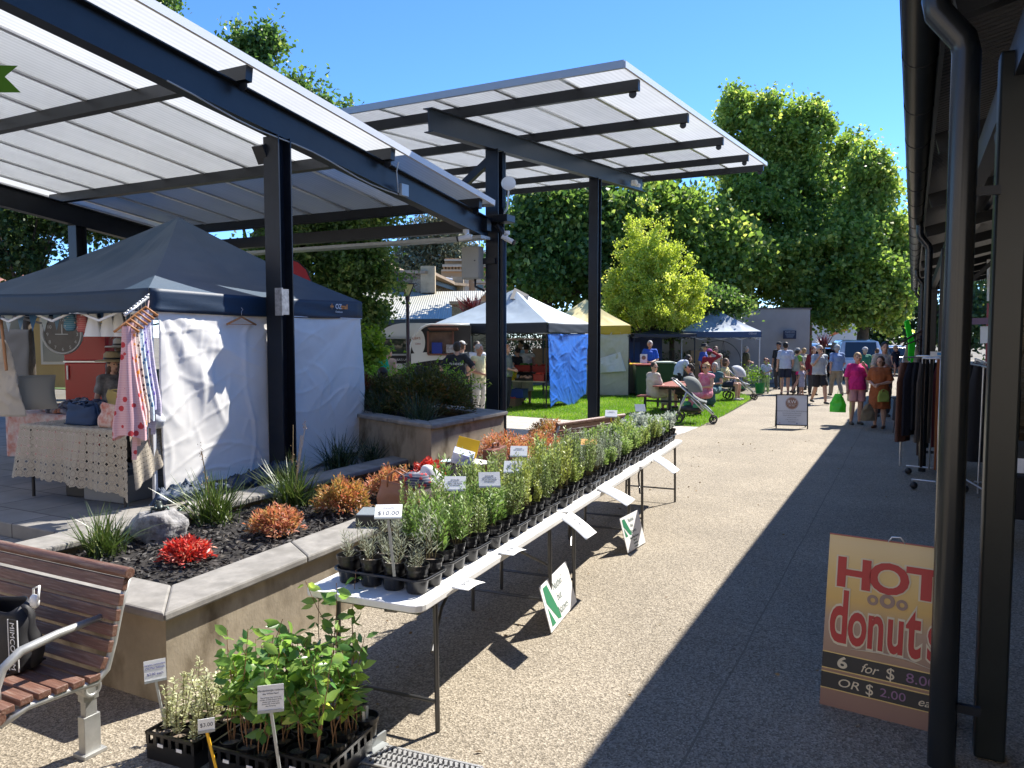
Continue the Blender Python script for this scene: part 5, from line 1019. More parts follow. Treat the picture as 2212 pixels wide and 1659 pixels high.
t=strappy('potted fern-like foliage at the back of the left stall',on3(.1,.2).x,on3(.1,.2).y,1.16,.4,90,dkl,0,wd=.03,name='potted_foliage',grp=None)
t=strappy('dark foliage arrangement beside the linen stand in the left stall',on3(-.35,.1).x,on3(-.35,.1).y,1.16,.45,90,dkl,0,wd=.03,name='potted_foliage',grp=None)
# white back sheet pieces inside tent
t=T('grey_backdrop','plain grey fabric backdrop hanging at the back left of the tent','backdrop',Dp(0,900,11),0);cloth('fabric',[Dp(-60,860,11),Dp(62,860,11),Dp(62,712,11),Dp(-60,708,11)],pbr('grey_fabric',(.2,.2,.2),.9),t,20,20,.02)
# promo feather flag behind tent
p=Dp(655,600,13.5);t=T('feather_flag','top of a red and black feather flag behind the navy tent','flag',(p.x,p.y,.42));b0=Vector((p.x,p.y,.42))
xs=[Dp(628,640,13.5),Dp(628,560,13.5),Dp(645,566,13.5),Dp(662,582,13.5),Dp(672,605,13.5),Dp(676,650,13.5)]
MB()._a(xs,[tuple(range(6))]).build('banner',pbr('flag_red',(.45,.02,.04),.6),t,w=1,sol=.006);MB().tube([b0+vx*.2,Vector((xs[5].x,xs[5].y,2.0)),xs[5],xs[4],xs[3],xs[2],xs[1]],.014,8).build('pole',hose,t,w=1,sm=1)

# more goods in the left stall
wk=pbr('wicker_goods',(.25,.16,.08),.8,0,.3,30)
for i,(s_,q_,r_,lab) in enumerate(((.1,.05,.16,'round wicker basket at the left of the back counter'),(.55,.0,.13,'small wicker bowl in the middle of the back counter'),(.85,.3,.17,'tall wicker basket behind the cushions'))):
    t=T('wicker_basket',lab,'basket',on3(s_,q_),0,'wicker goods on the back counter');MB().lathe([(r_*.7,0),(r_,.12+.1*(i==2)),(r_*1.04,.14+.1*(i==2)),(r_*.9,.13+.1*(i==2))],n=20,cap=False).lathe([(.001,.01),(r_*.7,.01)],n=20,cap=False).build('basket',wk,t,sm=1)
for i,(s_,lab) in enumerate(((.3,'small framed sign on the back counter below the clock'),(.0,'white glazed pot with succulent on the back counter'))):
    t=T('ornament',lab,'ornament',on3(s_,.2,.0),AZ,'ornaments on the back counter')
    if i==0: f=MB().box((0,0,.14),(.3,.03,.22)).build('frame',pbr('white_frame',(.4,.4,.38),.7),t);MB().box((0,-.018,.14),(.24,.01,.16)).build('panel',pbr('grey_panel',(.12,.12,.12),.7),f)
    else: MB().lathe([(.001,0),(.06,0),(.08,.12),(.07,.12)],n=16).build('pot',paper,t,sm=2);C=rng.normal(size=(160,3))*np.array([.06,.06,.04])+np.array([0,0,.18]);leaves('foliage',C,.07,.3,dkl,t,up=.8)
darkc=pbr('added_dark_backdrop',(.02,.02,.022),.95)  # black sheet added to stand for the dark background behind the counter
t=T('added_backdrop','black backdrop added behind the back counter to darken the left tent interior','added_backdrop',on3(.6,.65,-.3),0);cloth('fabric',[on3(-1.2,.66,-.7),on3(1.9,.66,-.7),on3(1.9,.66,.42),on3(-1.2,.66,.36)],darkc,t,24,16,.02)
for i,(s_,mt_,lab) in enumerate(((1.75,spots('teal_print',(.1,.3,.32),(.5,.45,.2),16,.3),'teal printed tea towel draped at the right of the back counter'),(-.1,pbr('rust_cloth',(.35,.13,.06),.9),'rust cloth folded on the back counter'))):
    t=T('tea_towel',lab,'tea towel',on3(s_,.0,0),0,'cloths on the back counter');MB().grid(lambda a_,b_:on3(s_+.28*a_,-.03-.02*math.sin(a_*9)+(.25*(b_-.5)*2 if b_>.5 else 0),.02 if b_>.5 else -.34*(1-b_*2)+.02),14,10).build('fabric',mt_,t,w=1,sm=1,sol=.004)
for i,(u,v,c_,lab) in enumerate(((150,665,(.05,.2,.3),'small blue hat hanging under the valance beside the bunting'),(176,668,(.5,.12,.12),'small red printed bag hanging under the valance'))):
    p=Dp(u,v,8.1);t=T('hanging_bag',lab,'bag',p,0,'small goods hanging under the valance');m=MB();m.lathe([(.03,0),(.07,-.06),(.09,-.2),(.05,-.24),(.001,-.24)],n=18,cap=False);m.v=[(x+.01*noise.noise(Vector((x,y,z))*22),y*.5,z) for x,y,z in m.v];m.build('bag_body',spots('bagprint%d'%i,c_,(.6,.6,.55),24,.25),t,sm=1);MB().tube([(0,0,0),(0,0,.1)],.003,5).build('cord',hose,t)
# ---------------- people
SK=[pbr('skin_light',(.55,.32,.22),.5,0,.06,9),pbr('skin_tan',(.42,.22,.14),.5,0,.06,9)]
HAIRC={'dark':(.02,.014,.01),'brown':(.09,.045,.025),'blond':(.38,.24,.1),'grey':(.4,.38,.36),'silver':(.6,.58,.55),'orange':(.4,.17,.06),'black':(.012,.01,.01),'red':(.2,.06,.03)}
def mixp(a,b,f): return Vector(a).lerp(Vector(b),f)
def C_(name,rgb,**k): return pbr('cloth_'+name,rgb,.85,0,.12,7,.5,22,**k)
TXF=bpy.data.textures.new('fold_noise','CLOUDS');TXF.noise_scale=.11;TXF.noise_depth=2
def folds(o,s=.035):
    q=o.modifiers.new('d','DISPLACE');q.texture=TXF;q.strength=s;q.mid_level=.5;q.texture_coords='LOCAL';return o
BASE=dict(pel=(0,0,.98),wa=(0,.0,1.12),che=(0,0,1.3),nec=(0,-.005,1.47),hea=(0,.02,1.62),shL=(-.175,0,1.41),elL=(-.24,-.02,1.13),wrL=(-.25,.06,.89),shR=(.175,0,1.41),elR=(.24,-.02,1.13),wrR=(.25,.06,.89),
 hiL=(-.09,0,.93),knL=(-.1,.02,.5),anL=(-.1,-.03,.08),hiR=(.09,0,.93),knR=(.1,.02,.5),anR=(.1,-.03,.08))
POSES=dict(stand={},
 walk=dict(knL=(-.09,.17,.53),anL=(-.09,.24,.1),knR=(.09,-.02,.5),anR=(.09,-.25,.13),wrL=(-.26,-.12,.92),elL=(-.24,-.1,1.14),wrR=(.26,.2,.95),elR=(.24,.03,1.13)),
 mouthR=dict(elR=(.26,.12,1.17),wrR=(.1,.2,1.42)),mouthL=dict(elL=(-.26,.12,1.17),wrL=(-.1,.2,1.42)),
 front=dict(elL=(-.25,.02,1.14),wrL=(-.07,.24,1.08),elR=(.25,.02,1.14),wrR=(.07,.24,1.06)),
 hips=dict(elL=(-.38,-.1,1.18),wrL=(-.2,.02,1.02),elR=(.38,-.1,1.18),wrR=(.2,.02,1.02)),
 head=dict(elR=(.36,.1,1.5),wrR=(.12,.05,1.66)),
 sit=dict(pel=(0,0,.52),wa=(0,0,.66),che=(0,.0,.85),nec=(0,.01,1.03),hea=(0,.04,1.18),shL=(-.175,0,.97),shR=(.175,0,.97),elL=(-.23,.08,.72),wrL=(-.12,.3,.7),elR=(.23,.08,.72),wrR=(.12,.3,.7),hiL=(-.09,.02,.5),hiR=(.09,.02,.5),knL=(-.12,.44,.5),knR=(.12,.44,.5),anL=(-.12,.42,.08),anR=(.12,.42,.08)),
 lean=dict(che=(0,.13,1.26),nec=(0,.26,1.38),hea=(0,.36,1.44),shL=(-.17,.22,1.33),shR=(.17,.22,1.33),elL=(-.24,.32,1.08),wrL=(-.2,.45,.9),elR=(.24,.32,1.08),wrR=(.2,.45,.9)),
 carry=dict(elL=(-.25,.05,1.15),wrL=(-.05,.2,1.2),elR=(.26,.05,1.14),wrR=(.1,.24,1.14)),
 child=dict())
def person(lab,x,y,face,h=1.7,z=0.,pose=('stand',),skin=0,fat=1.,hair=('short','brown'),top=None,bot=None,dress=None,shoes=(.03,.03,.03),glasses=False,hat=None,turn=0.,child=False,beard=None,grp='market visitors',ov=None,vx_=.011,facefeat=True):
    """face: heading angle of the person's front measured like yaw (0 = +Y), ccw"""
    t=T('person',lab,'person',(x,y,z),face,grp);J=dict(BASE)
    for p in pose: J.update(POSES[p])
    if ov:J.update(ov)
    k=h/1.75;hs=1.
    if child: hs=1.35/1.1
    J={a:Vector(b)*k for a,b in J.items()};f=fat;S=SK[skin];q=k
    hd=J['hea'];R_=.105*q*(1.3 if child else 1.);mb=MB()
    tors=[('pel','wa',.125*f,.12*f,1.25),('wa','che',.118*f,.135*f,1.22),('che','nec',.125*f,.055,1.2)]
    def torso(m,e=0.,lo=0):
        for a,b,r0,r1,sx in tors[lo:]: m.cap(J[a],J[b]-(Vector((0,0,.05*q)) if b=='nec' else Vector()),r0*q+e,r1*q+e,14,sx)
        m.cap(J['shL'],J['shR'],.062*q*f**.5+e,.062*q*f**.5+e,12)
        if lo: return
        m.cap(mixp(J['hiL'],J['pel'],.3),mixp(J['hiR'],J['pel'],.3),.12*f*q+e,.12*f*q+e,12)
    torso(mb);mb.cap(J['nec']-Vector((0,0,.05*q)),mixp(J['nec'],hd,.75),.056*q,.05*q,12)
    rh=Matrix.Rotation(turn,3,'Z')
    def HP(a,b,c): return hd+rh@Vector((a,b,c))*(R_/.105)
    mb.ell(HP(0,-.008,.02),(R_*.76,R_*.93,R_*1.05),18,rot=rh);mb.ell(HP(0,.022,-.05),(R_*.56,R_*.68,R_*.66),16,rot=rh);mb.cap(HP(0,.095,.0),HP(0,.112,-.025),.009*q,.015*q,8);mb.ell(HP(0,.075,.0),(.045*q,.02*q,.03*q),10,rot=rh)
    for s_ in(-1,1): mb.ell(HP(.083*s_,-.005,-.005),(.012*q,.02*q,.032*q),8,rot=rh)
    for s_ in 'LR':
        sg=-1 if s_=='L' else 1
        mb.cap(J['sh'+s_],J['el'+s_],.052*q*f**.6,.04*q*f**.5,12).cap(J['el'+s_],J['wr'+s_],.041*q*f**.5,.026*q,12)
        d=(J['wr'+s_]-J['el'+s_]).normalized();w_=J['wr'+s_];pc=w_+d*.05*q;sd=d.cross(Vector((0,1,0)) if abs(d.y)<.8 else Vector((0,0,1))).normalized()
        if sd.length<.5: sd=Vector((1,0,0))
        nn=d.cross(sd);mb.cap(w_,w_+d*.07*q+nn*.004,.026*q,.032*q,10)
        for i,(o,L_) in enumerate(((-.027,.06),(-.009,.072),(.009,.068),(.026,.052))):
            a0=w_+d*.085*q+sd*o*q;a1=a0+d*L_*.55*q+nn*.006;a2=a1+d*L_*.4*q+nn*(.02*q);mb.tube([a0-d*.02*q,a0,a1,a2],[.0095*q]*3+[.007*q],7)
        mb.tube([w_+d*.03*q-sd*.02*q,w_+d*.065*q-sd*.045*q+nn*.012,w_+d*.095*q-sd*.045*q+nn*.025],[.013*q,.011*q,.009*q],7)
        mb.cap(J['hi'+s_],J['kn'+s_],.088*q*f,.056*q*f**.6,14).cap(J['kn'+s_],mixp(J['kn'+s_],J['an'+s_],.35),.056*q*f**.6,.056*q*f**.6,12).cap(mixp(J['kn'+s_],J['an'+s_],.35),J['an'+s_],.056*q*f**.6,.034*q,12)
        an=J['an'+s_];mb.cap(an+Vector((0,-.02*q,-.03*q)),an+Vector((sg*.015*q,.13*q,-.048*q)),.035*q,.026*q,10)
    remesh(mb.build('body',S,t),vx_*max(k,.75),1)
    def sleeve(m,fr,e):
        for s_ in 'LR':
            if fr<=0: continue
            if fr<=1: m.cap(J['sh'+s_],mixp(J['sh'+s_],J['el'+s_],fr),.052*q*f**.6+e,.05*q*f**.5+e+.01,12,fl=1)
            else: m.cap(J['sh'+s_],J['el'+s_],.052*q*f**.6+e,.045*q+e,12).cap(J['el'+s_],mixp(J['el'+s_],J['wr'+s_],fr-1),.044*q+e,.034*q+e,12)
    def hem(m,e,drop=.06): m.cap(mixp(J['wa'],J['che'],.3),J['pel']-Vector((0,0,drop*q)),.128*q*f+e,.148*q*f+e,18,1.22,fl=1)
    if top:
        m=MB();torso(m,.014*q,1);sleeve(m,top[1],.013*q);hem(m,.012*q,top[2] if len(top)>2 else .04);o=folds(remesh(m.build('top',top[0],t),.014,2))
    if bot:
        m=MB();mt,ln=bot[0],bot[1];e=.016*q;m.cap(mixp(J['hiL'],J['pel'],.4),mixp(J['hiR'],J['pel'],.4),.128*f*q,.128*f*q,14)
        for s_ in 'LR':
            l1=min(1,ln);m.cap(J['hi'+s_],mixp(J['hi'+s_],J['kn'+s_],l1),.092*q*f+e,.066*q*f+e+(.02 if ln<1 else 0),14,fl=1)
            if ln>1: m.cap(J['kn'+s_],mixp(J['kn'+s_],J['an'+s_],ln-1),.06*q*f+e,.05*q+e,12)
        folds(remesh(m.build('trousers' if ln>1 else 'shorts',mt,t),.014,2),.025)
    if dress:
        m=MB();mt,sl,ln=dress[0],dress[1],dress[2];torso(m,.016*q);sleeve(m,sl,.014*q)
        if 'sit' in pose:
            kn=mixp(J['knL'],J['knR'],.5)
            for s_ in 'LR':m.cap(J['hi'+s_],J['kn'+s_]+Vector((0,.02,0)),.12*q*f,.09*q*f,14)
            m.cap(mixp(J['hiL'],J['hiR'],.5),kn,.12*q*f,.09*q*f,14,1.5);m.cap(kn+Vector((0,.03,0)),mixp(kn,mixp(J['anL'],J['anR'],.5),ln)+Vector((0,.03,.02)),.1*q*f,.13*q,14,1.7)
        else: m.cap(J['wa'],J['pel'],.128*q*f,.148*q*f,16,1.2).cap(J['pel'],Vector((0,0,J['pel'].z*(1-ln))),.15*q*f,.175*q*f,18,1.2,fl=1)
        folds(remesh(m.build('dress',mt,t),.014,2),.04)
    hk,hc=hair;hm=pbr('hair_'+hc,HAIRC[hc],.6,0,.3,40,.6,120)
    m=MB()
    if hk!='bald':
        m.ell(HP(0,-.022,.04),(R_*.86,R_*.96,R_*.98),18,rot=rh)
        if hk=='short': m.ell(HP(0,-.03,-.0),(R_*.82,R_*.84,R_*.8),14,rot=rh)
        if hk=='bob': m.ell(HP(0,-.03,-.03),(R_*.98,R_*.9,R_*1.05),16,rot=rh)
        if hk=='long':
            m.ell(HP(0,-.03,-.02),(R_*.92,R_*.88,R_*1.1),14,rot=rh);m.cap(HP(0,-.06,-.02),HP(0,-.075,-.27),.075*q,.06*q,12,1.3)
        if hk=='curly':
            for i in range(26):
                a=rng.uniform(0,6.28);b_=rng.uniform(-.6,1);m.ell(HP(.1*math.cos(a)*math.sqrt(1-b_*b_*.6),-.035+.085*math.sin(a) if math.sin(a)<.3 else -.03,.02+.11*b_),(.035*q,)*3,8)
        if hk=='bun': m.ell(HP(0,-.1,.06),(.04*q,)*3,10)
        o=m.build('hair',hm,t);remesh(o,.011,1)
    if facefeat:
        ek=pbr('eye_dark',(.03,.02,.02),.3)
        if glasses:
            m=MB();
            for s_ in(-1,1): m.ell(HP(.037*s_,.092,.012),(.028*q,.012*q,.022*q),12,rot=rh);m.tube([HP(.062*s_,.08,.018),HP(.08*s_,.0,.012)],.0035,5)
            m.build('sunglasses',hose,t,sm=1)
        else:
            for s_ in(-1,1): MB().ell(HP(.034*s_,.089,.008),(.013*q,.009*q,.008*q),10,rot=rh).build('eye',ek,t,sm=1)
        MB().ell(HP(0,.089,-.062),(.024*q,.01*q,.006*q),10,rot=rh).build('mouth',pbr('lips',(.35,.1,.09),.5),t,sm=1)
    if hat:
        m=MB();m.X=Matrix.Translation(HP(0,-.012,.055))@rh.to_4x4()
        if hat[0]=='cap': m.lathe([(.098,0),(.098,.03),(.075,.075),(.03,.095),(.002,.1)],n=20);m.prism([(-.06,.08),(.06,.08),(.055,.16),(0,.18),(-.055,.16)],.0,.008)
        else: m.lathe([(.2,.0),(.19,.014),(.105,.022),(.1,.09),(.07,.12),(.01,.115)],n=26);m.lathe([(.2,-.002),(.09,.012)],n=26,cap=False)
        m.v=[tuple(Vector(p)) for p in m.v];m.build('hat',hat[1],t,sm=1);
        if hat[0]!='cap': m=MB();m.X=Matrix.Translation(HP(0,-.012,.055))@rh.to_4x4();m.lathe([(.107,.026),(.104,.046)],n=26,cap=False);m.build('hat_band',hose,t,sm=1,sol=.003)
    if shoes:
        sm_=pbr('shoe_%d'%int(shoes[0]*100),shoes,.6)
        for s_ in 'LR':
            sg=-1 if s_=='L' else 1;an=J['an'+s_];m=MB().cap(an+Vector((0,-.025*q,-.038*q)),an+Vector((sg*.015*q,.135*q,-.05*q)),.044*q,.034*q,12);zf=an.z-.075*q
            m.v=[(a,b,max(c,an.z-.078*q)) for a,b,c in m.v];m.build('shoe',sm_,t,sm=1)
    return t
def hp(u,v,d,z=0.): # ground spot and height from head-top pixel at depth
    p=Dp(u,v,d);return p.x,p.y,p.z-z
CAM=YAW+PI   # facing the viewer
def ft(u,v,z=0.): p=G(u,v,z);return p.x,p.y
fh=dict()
x,y=ft(1848,917);person('woman in bright pink blouse and pale pink shorts eating as she walks',x,y,CAM,1.66,pose=('mouthL',),fat=1.22,hair=('short','blond'),top=(C_('pink',(.65,.02,.2)),.9,.12),bot=(C_('pale_pink',(.6,.3,.3)),.85),shoes=(.06,.045,.03),turn=-.2)
g=T('shopping_bag','bright green plastic shopping bag held by the woman in pink','bag',Dp(1822,905,dep((x,y))+.02),0)
def plbag(t,w_,h_,mt):
    m=MB();m.grid(lambda s,q:Vector((math.cos(2*PI*s)*w_/2*(1-.75*max(0,q-.45)**1.1*1.6)*(1+.04*math.sin(s*40)),math.sin(2*PI*s)*w_*.22*(1-.7*q),q*h_)),34,16);m.v=[(a+.012*noise.noise(Vector((a,b,c))*16),b+.02*noise.noise(Vector((a,b,c+2))*14),c) for a,b,c in m.v];m.box((0,0,.01),(w_*.8,w_*.25,.01))
    m.build('bag_body',mt,t,sm=1);MB().tube([(-.03,0,h_*.85),(0,0,h_*1.25),(.03,0,h_*.85)],.008,6).build('handle',mt,t,sm=1)
plbag(g,.34,.42,pbr('green_plastic',(.06,.6,.02),.35));p=Dp(1810,880,dep((x,y)));g.location=(p.x,p.y,Dp(1811,890,dep((x,y))).z)
x,y=ft(1898,925);person('woman in rust brown dress standing with bags, looking left',x,y,CAM-.75,1.6,pose=('front',),fat=1.25,hair=('bob','brown'),dress=(C_('rust',(.3,.08,.02)),.95,.5),shoes=(.12,.06,.03))
d_=dep((x,y));g=T('tote_bag','brown paper-coloured tote bag hanging from the hands of the woman in rust','bag',Dp(1873,905,d_-.3),YAW);plbag(g,.3,.36,pbr('jute',(.26,.2,.12),.9));g.location=Dp(1875,884,d_-.3);g.location.z=Dp(1875,882,d_-.3).z-.27
g=bagm('shoulder_bag','small yellow-green shoulder bag on the woman in rust','%s'and Dp(1908,868,d_-.25),YAW,.24,.07,.22,pbr('citron',(.35,.42,.08),.7),.05,cat='bag')
x,y=ft(1768,873);person('man in pale grey shirt and black shorts walking toward the viewer, hand at mouth',x,y,CAM+.1,1.76,pose=('walk','mouthR'),fat=1.15,hair=('short','grey'),top=(C_('pale_grey',(.42,.46,.5)),.9,.1),bot=(C_('black',(.02,.02,.025)),.95),glasses=True)
x,y=ft(1695,851);person('man in white tee and navy shorts seen from behind near the far tent',x,y,YAW-.3,1.82,pose=('stand',),fat=1.08,hair=('short','dark'),top=(C_('white',(.55,.6,.7)),.85,.12),bot=(C_('navy',(.02,.025,.05)),.85),shoes=(.3,.2,.15),facefeat=False)
x,y=ft(1654,850);person('girl in white tee and lime leggings by the green bucket',x,y,CAM-.5,1.22,pose=('front',),child=True,hair=('curly','red'),top=(C_('white',(.55,.6,.7)),.8,.05),bot=(C_('lime',(.45,.58,.25)),1.9))
x,y=ft(1722,851);person('woman in green and white top and hot pink shorts walking away',x,y,CAM+1.6,1.62,pose=('walk',),hair=('bun','black'),top=(C_('lime_green',(.18,.4,.04)),.6,.05),bot=(C_('hot_pink',(.75,.03,.2)),.45))
x,y=ft(1731,853);person('little girl in pale floral frock beside the pink shorts',x,y,YAW+.4,.98,pose=('stand',),child=True,hair=('curly','blond'),dress=(C_('floral_frock',(.5,.5,.58),var2=(.3,.3,.45)),.5,.5),shoes=(.5,.3,.25),facefeat=False)
x,y,h=hp(1722,753,27);person('person in grey-green top and grey cap left of the pink shorts',x,y,YAW-.8,h,pose=('stand',),hair=('short','dark'),top=(C_('grey_green',(.3,.36,.32)),.9,.1),bot=(C_('charcoal',(.05,.05,.055)),1.9),hat=('cap',C_('cap_grey',(.2,.22,.24))))
x,y,h=hp(1737,752,29);person('fair-haired person in pale top behind the grey cap',x,y,YAW+.5,h,pose=('stand',),hair=('short','blond'),top=(C_('khaki',(.4,.38,.3)),.9,.1),bot=(C_('charcoal',(.05,.05,.055)),1.9))
x,y,h=hp(1758,749,26.5);person('woman with auburn hair in maroon cardigan behind the grey shirt man',x,y,CAM,h,pose=('stand',),hair=('long','red'),top=(C_('maroon',(.2,.02,.03)),1.8,.25),bot=(C_('charcoal',(.05,.05,.055)),1.9))
x,y=ft(1806,857);person('man in blue shirt and beige trousers walking away from the viewer',x,y,YAW,1.74,pose=('walk',),fat=1.15,hair=('short','grey'),top=(C_('sky_blue',(.25,.36,.6)),.9,.1),bot=(C_('beige',(.26,.23,.18)),1.95),facefeat=False)
x,y,h=hp(1869,751,28);person('man in green polo shirt and pale cap behind the woman in pink',x,y,YAW,h,pose=('stand',),fat=1.1,hair=('short','grey'),top=(C_('green_polo',(.03,.2,.13)),.9,.1),bot=(C_('beige',(.26,.23,.18)),1.9),facefeat=False,hat=('cap',C_('cap_pale',(.6,.6,.6))))
x,y,h=hp(1895,753,30);person('person with brown hair in yellow top right of the green polo',x,y,YAW+.3,h,pose=('stand',),hair=('short','brown'),top=(C_('soft_yellow',(.5,.45,.25)),.9,.1),bot=(C_('charcoal',(.05,.05,.055)),1.9),facefeat=False)
x,y,h=hp(1911,739,19.5);person('moustached man in beige tee carrying a baby',x,y,CAM-.2,h,pose=('carry',),hair=('short','black'),top=(C_('oat',(.45,.4,.33)),.85,.1),bot=(C_('charcoal',(.05,.05,.055)),1.9))
x2,y2,h2=hp(1935,748,19.2);person('baby in navy outfit and round sunglasses held by the moustached man',x2,y2,CAM+.3,.82,z=Dp(1935,748,19.2).z-.82,pose=('stand',),child=True,hair=('short','blond'),dress=(C_('navy',(.02,.025,.05)),.6,.35),glasses=True,ov=dict(knL=(-.14,.16,.62),knR=(.14,.16,.62),anL=(-.14,.12,.22),anR=(.14,.12,.22)),shoes=None)
x,y,h=hp(1683,739,29.5);person('man in dark clothes and cap in the shade by the rendered wall',x,y,CAM-1.,h,pose=('stand',),skin=1,hair=('short','dark'),top=(C_('dark_navy',(.02,.025,.035)),.9,.1),bot=(C_('charcoal',(.05,.05,.055)),1.9),hat=('cap',C_('dark_navy',(.02,.025,.035))))
x,y,h=hp(1979,752,24);person('person in teal top bending over the far clothes stall',x,y,YAW-1.2,1.7,pose=('lean',),hair=('short','grey'),top=(C_('teal_dark',(.03,.1,.09)),.9,.1),bot=(C_('charcoal',(.05,.05,.055)),1.9),facefeat=False)
x,y=ft(1958,900);person('shopper crouching in grey and white clothes by the clothes stall',x,y,YAW-1.,1.6,pose=('lean',),hair=('short','brown'),top=(C_('greyblue',(.2,.24,.3)),.9,.1),bot=(C_('charcoal',(.05,.05,.055)),1.9),facefeat=False)
# picnic table
PTW=math.atan2(-( G(1483,813,.74)-G(1398,834,.74)).x,(G(1483,813,.74)-G(1398,834,.74)).y)
c0=G(1440,834,.74);pt=T('picnic_table','steel framed picnic table with red-brown slatted top and single seats on the lawn','picnic table',(c0.x,c0.y+.9,0),PTW)
slat=pbr('red_slats',(.27,.08,.06),.5,0,.15,9,stretch=(12,1,1));
m=MB()
for i in range(5): m.box((-.3+.15*i,0,.74),(.14,2.3,.035))
m.build('table_top',slat,pt,bev=.005)
for yy in(-.75,.75): MB().box((0,yy,.36),(.07,.07,.72)).box((0,yy,.68),(.66,.05,.05)).box((0,yy,.33),(1.3,.05,.05)).build('leg',hose,pt)
for sx in(-1,1):
    for yy in(-.75,.75): MB().box((sx*.66,yy,.22),(.06,.06,.44)).build('seat_post',hose,pt);MB().box((sx*.66,yy,.455),(.36,.42,.035)).build('seat',slat,pt,bev=.01)
def sitp(lab,u,v,d,face,**k): # head-top pixel; seated figure with scaled height
    p=Dp(u,v,d);h=p.z/1.31*1.75;h=min(max(h,1.2),1.75);k.setdefault('pose',('sit',));return person(lab,p.x,p.y,face,h,z=max(0,p.z-h/1.75*1.31),grp='people around the picnic table',**k)
sitp('woman in striped cream dress and sunglasses seated at the near end of the picnic table',1411,783,20.3,YAW-1.1,fat=1.15,hair=('bun','dark'),dress=(C_('cream_stripe',(.55,.47,.4),var2=(.62,.56,.5)),.95,.55),glasses=True,shoes=(.1,.08,.06),turn=-1.6)
x,y,h=hp(1465,781,24);person('woman in white tee bending forward with dark hair hanging over the picnic table',x,y,YAW-1.5,1.62,pose=('lean',),hair=('long','dark'),top=(C_('white',(.55,.6,.7)),.6,.1),bot=(C_('black',(.02,.02,.025)),1.9),grp='people around the picnic table',facefeat=False)
sitp('bearded man with dark curly hair seated behind the grey pram',1493,786,21.5,YAW+1.3,hair=('curly','dark'),top=(C_('charcoal_tee',(.06,.06,.07)),.9,.1),bot=(C_('charcoal',(.05,.05,.055)),1.),turn=.3,beard=1)
sitp('woman in pink patterned dress and sunglasses seated at the aisle side of the picnic table',1527,784,20.,YAW+2.2,hair=('curly','blond'),dress=(C_('pink_pattern',(.6,.08,.2),var2=(.65,.35,.4)),.1,.9),glasses=True,turn=.2)
sitp('grey-haired woman in teal skirt seated behind the woman in the pink dress',1545,783,22.3,YAW+2.5,hair=('bob','grey'),dress=(C_('teal_skirt',(.06,.14,.16)),.5,.8),fat=1.1)
sitp('short-haired woman in yellow top with bare legs at the end of the picnic group',1566,774,24.3,YAW-2.2,hair=('bob','brown'),top=(C_('soft_yellow',(.5,.45,.25)),.4,.05),bot=(C_('navy',(.02,.025,.05)),.8),shoes=(.6,.55,.5))
x,y,h=hp(1532,755,25.8);person('person in red shirt and magenta cap with hand on head behind the picnic group',x,y,YAW-.5,h,pose=('head',),hair=('short','brown'),top=(C_('red',(.35,.02,.03)),1.9,.1),bot=(C_('charcoal',(.05,.05,.055)),1.9),hat=('cap',C_('magenta',(.4,.05,.22))),grp='people around the picnic table',facefeat=False)
x,y,h=hp(1521,744,27.5);person('man in black brimmed hat and blue shirt behind the picnic group',x,y,CAM+.8,h,pose=('stand',),hair=('short','grey'),top=(C_('royal',(.03,.08,.35)),.9,.1),bot=(C_('navy',(.02,.025,.05)),1.9),hat=('brim',C_('black',(.02,.02,.025))),grp='people around the picnic table')
x,y,h=hp(1546,748,27);person('woman with long brown hair and sunglasses under the small navy tent',x,y,CAM-.1,h,pose=('stand',),hair=('long','brown'),top=(C_('cream',(.6,.52,.4)),.4,.1),bot=(C_('charcoal',(.05,.05,.055)),1.9),glasses=True,grp='people around the picnic table')
x,y,h=hp(1612,748,30.5);person('grey-haired man in olive shirt in the shade under the right of the small navy tent',x,y,YAW-1.5,h,pose=('front',),hair=('short','grey'),top=(C_('olive',(.12,.11,.06)),.9,.1),bot=(C_('beige',(.26,.23,.18)),1.9))
x,y,h=hp(1404,736,27.);person('man in royal blue sports top behind the bins',x,y,CAM,h,pose=('front',),skin=1,fat=1.1,hair=('short','grey'),top=(C_('sports_blue',(.01,.08,.45)),.9,.1),bot=(C_('navy',(.02,.025,.05)),1.9))
x,y,h=hp(1346,759,27.);person('person in red top and grey beanie half hidden by the yellow tent',x,y,CAM,1.62,pose=('stand',),hair=('short','grey'),top=(C_('red',(.35,.02,.03)),.9,.1),bot=(C_('charcoal',(.05,.05,.055)),1.9),hat=('cap',C_('cap_grey',(.2,.22,.24))))
# vegetable stall people
gv='shoppers at the vegetable stall'
def vp(lab,u,v,d,face,z=.0,**k): x,y,h=hp(u,v,d,z);person(lab,x,y,face,min(h,1.9),z=z,grp=gv,**k)
t_=C_('tee_black',(.015,.018,.025));vp('tall man from behind in dark navy tee with printed back, hands on hips',987,739,18.3,YAW+.1,pose=('hips',),hair=('short','dark'),top=(t_,.85,.12),bot=(C_('charcoal',(.05,.05,.055)),1.9),facefeat=False)
tp_=bpy.data.objects['person.%03d'%0] if False else None
pq=[o for o in bpy.data.objects if o.get('label','').startswith('tall man from behind')][0];cc=Vector(pq.location)
text('FLINDERS',.075,paper,pq,cc+Vector((0,0,1.36))-HF*.2,vx,(0,0,1),ex=.002,align='CENTER')
vp('man in grey tee and white cap behind the tall man',997,731,20.5,YAW-.6,hair=('short','brown'),top=(C_('mid_grey',(.14,.15,.16)),.9,.1),bot=(C_('charcoal',(.05,.05,.055)),1.9),hat=('cap',C_('cap_pale',(.6,.6,.6))),facefeat=False)
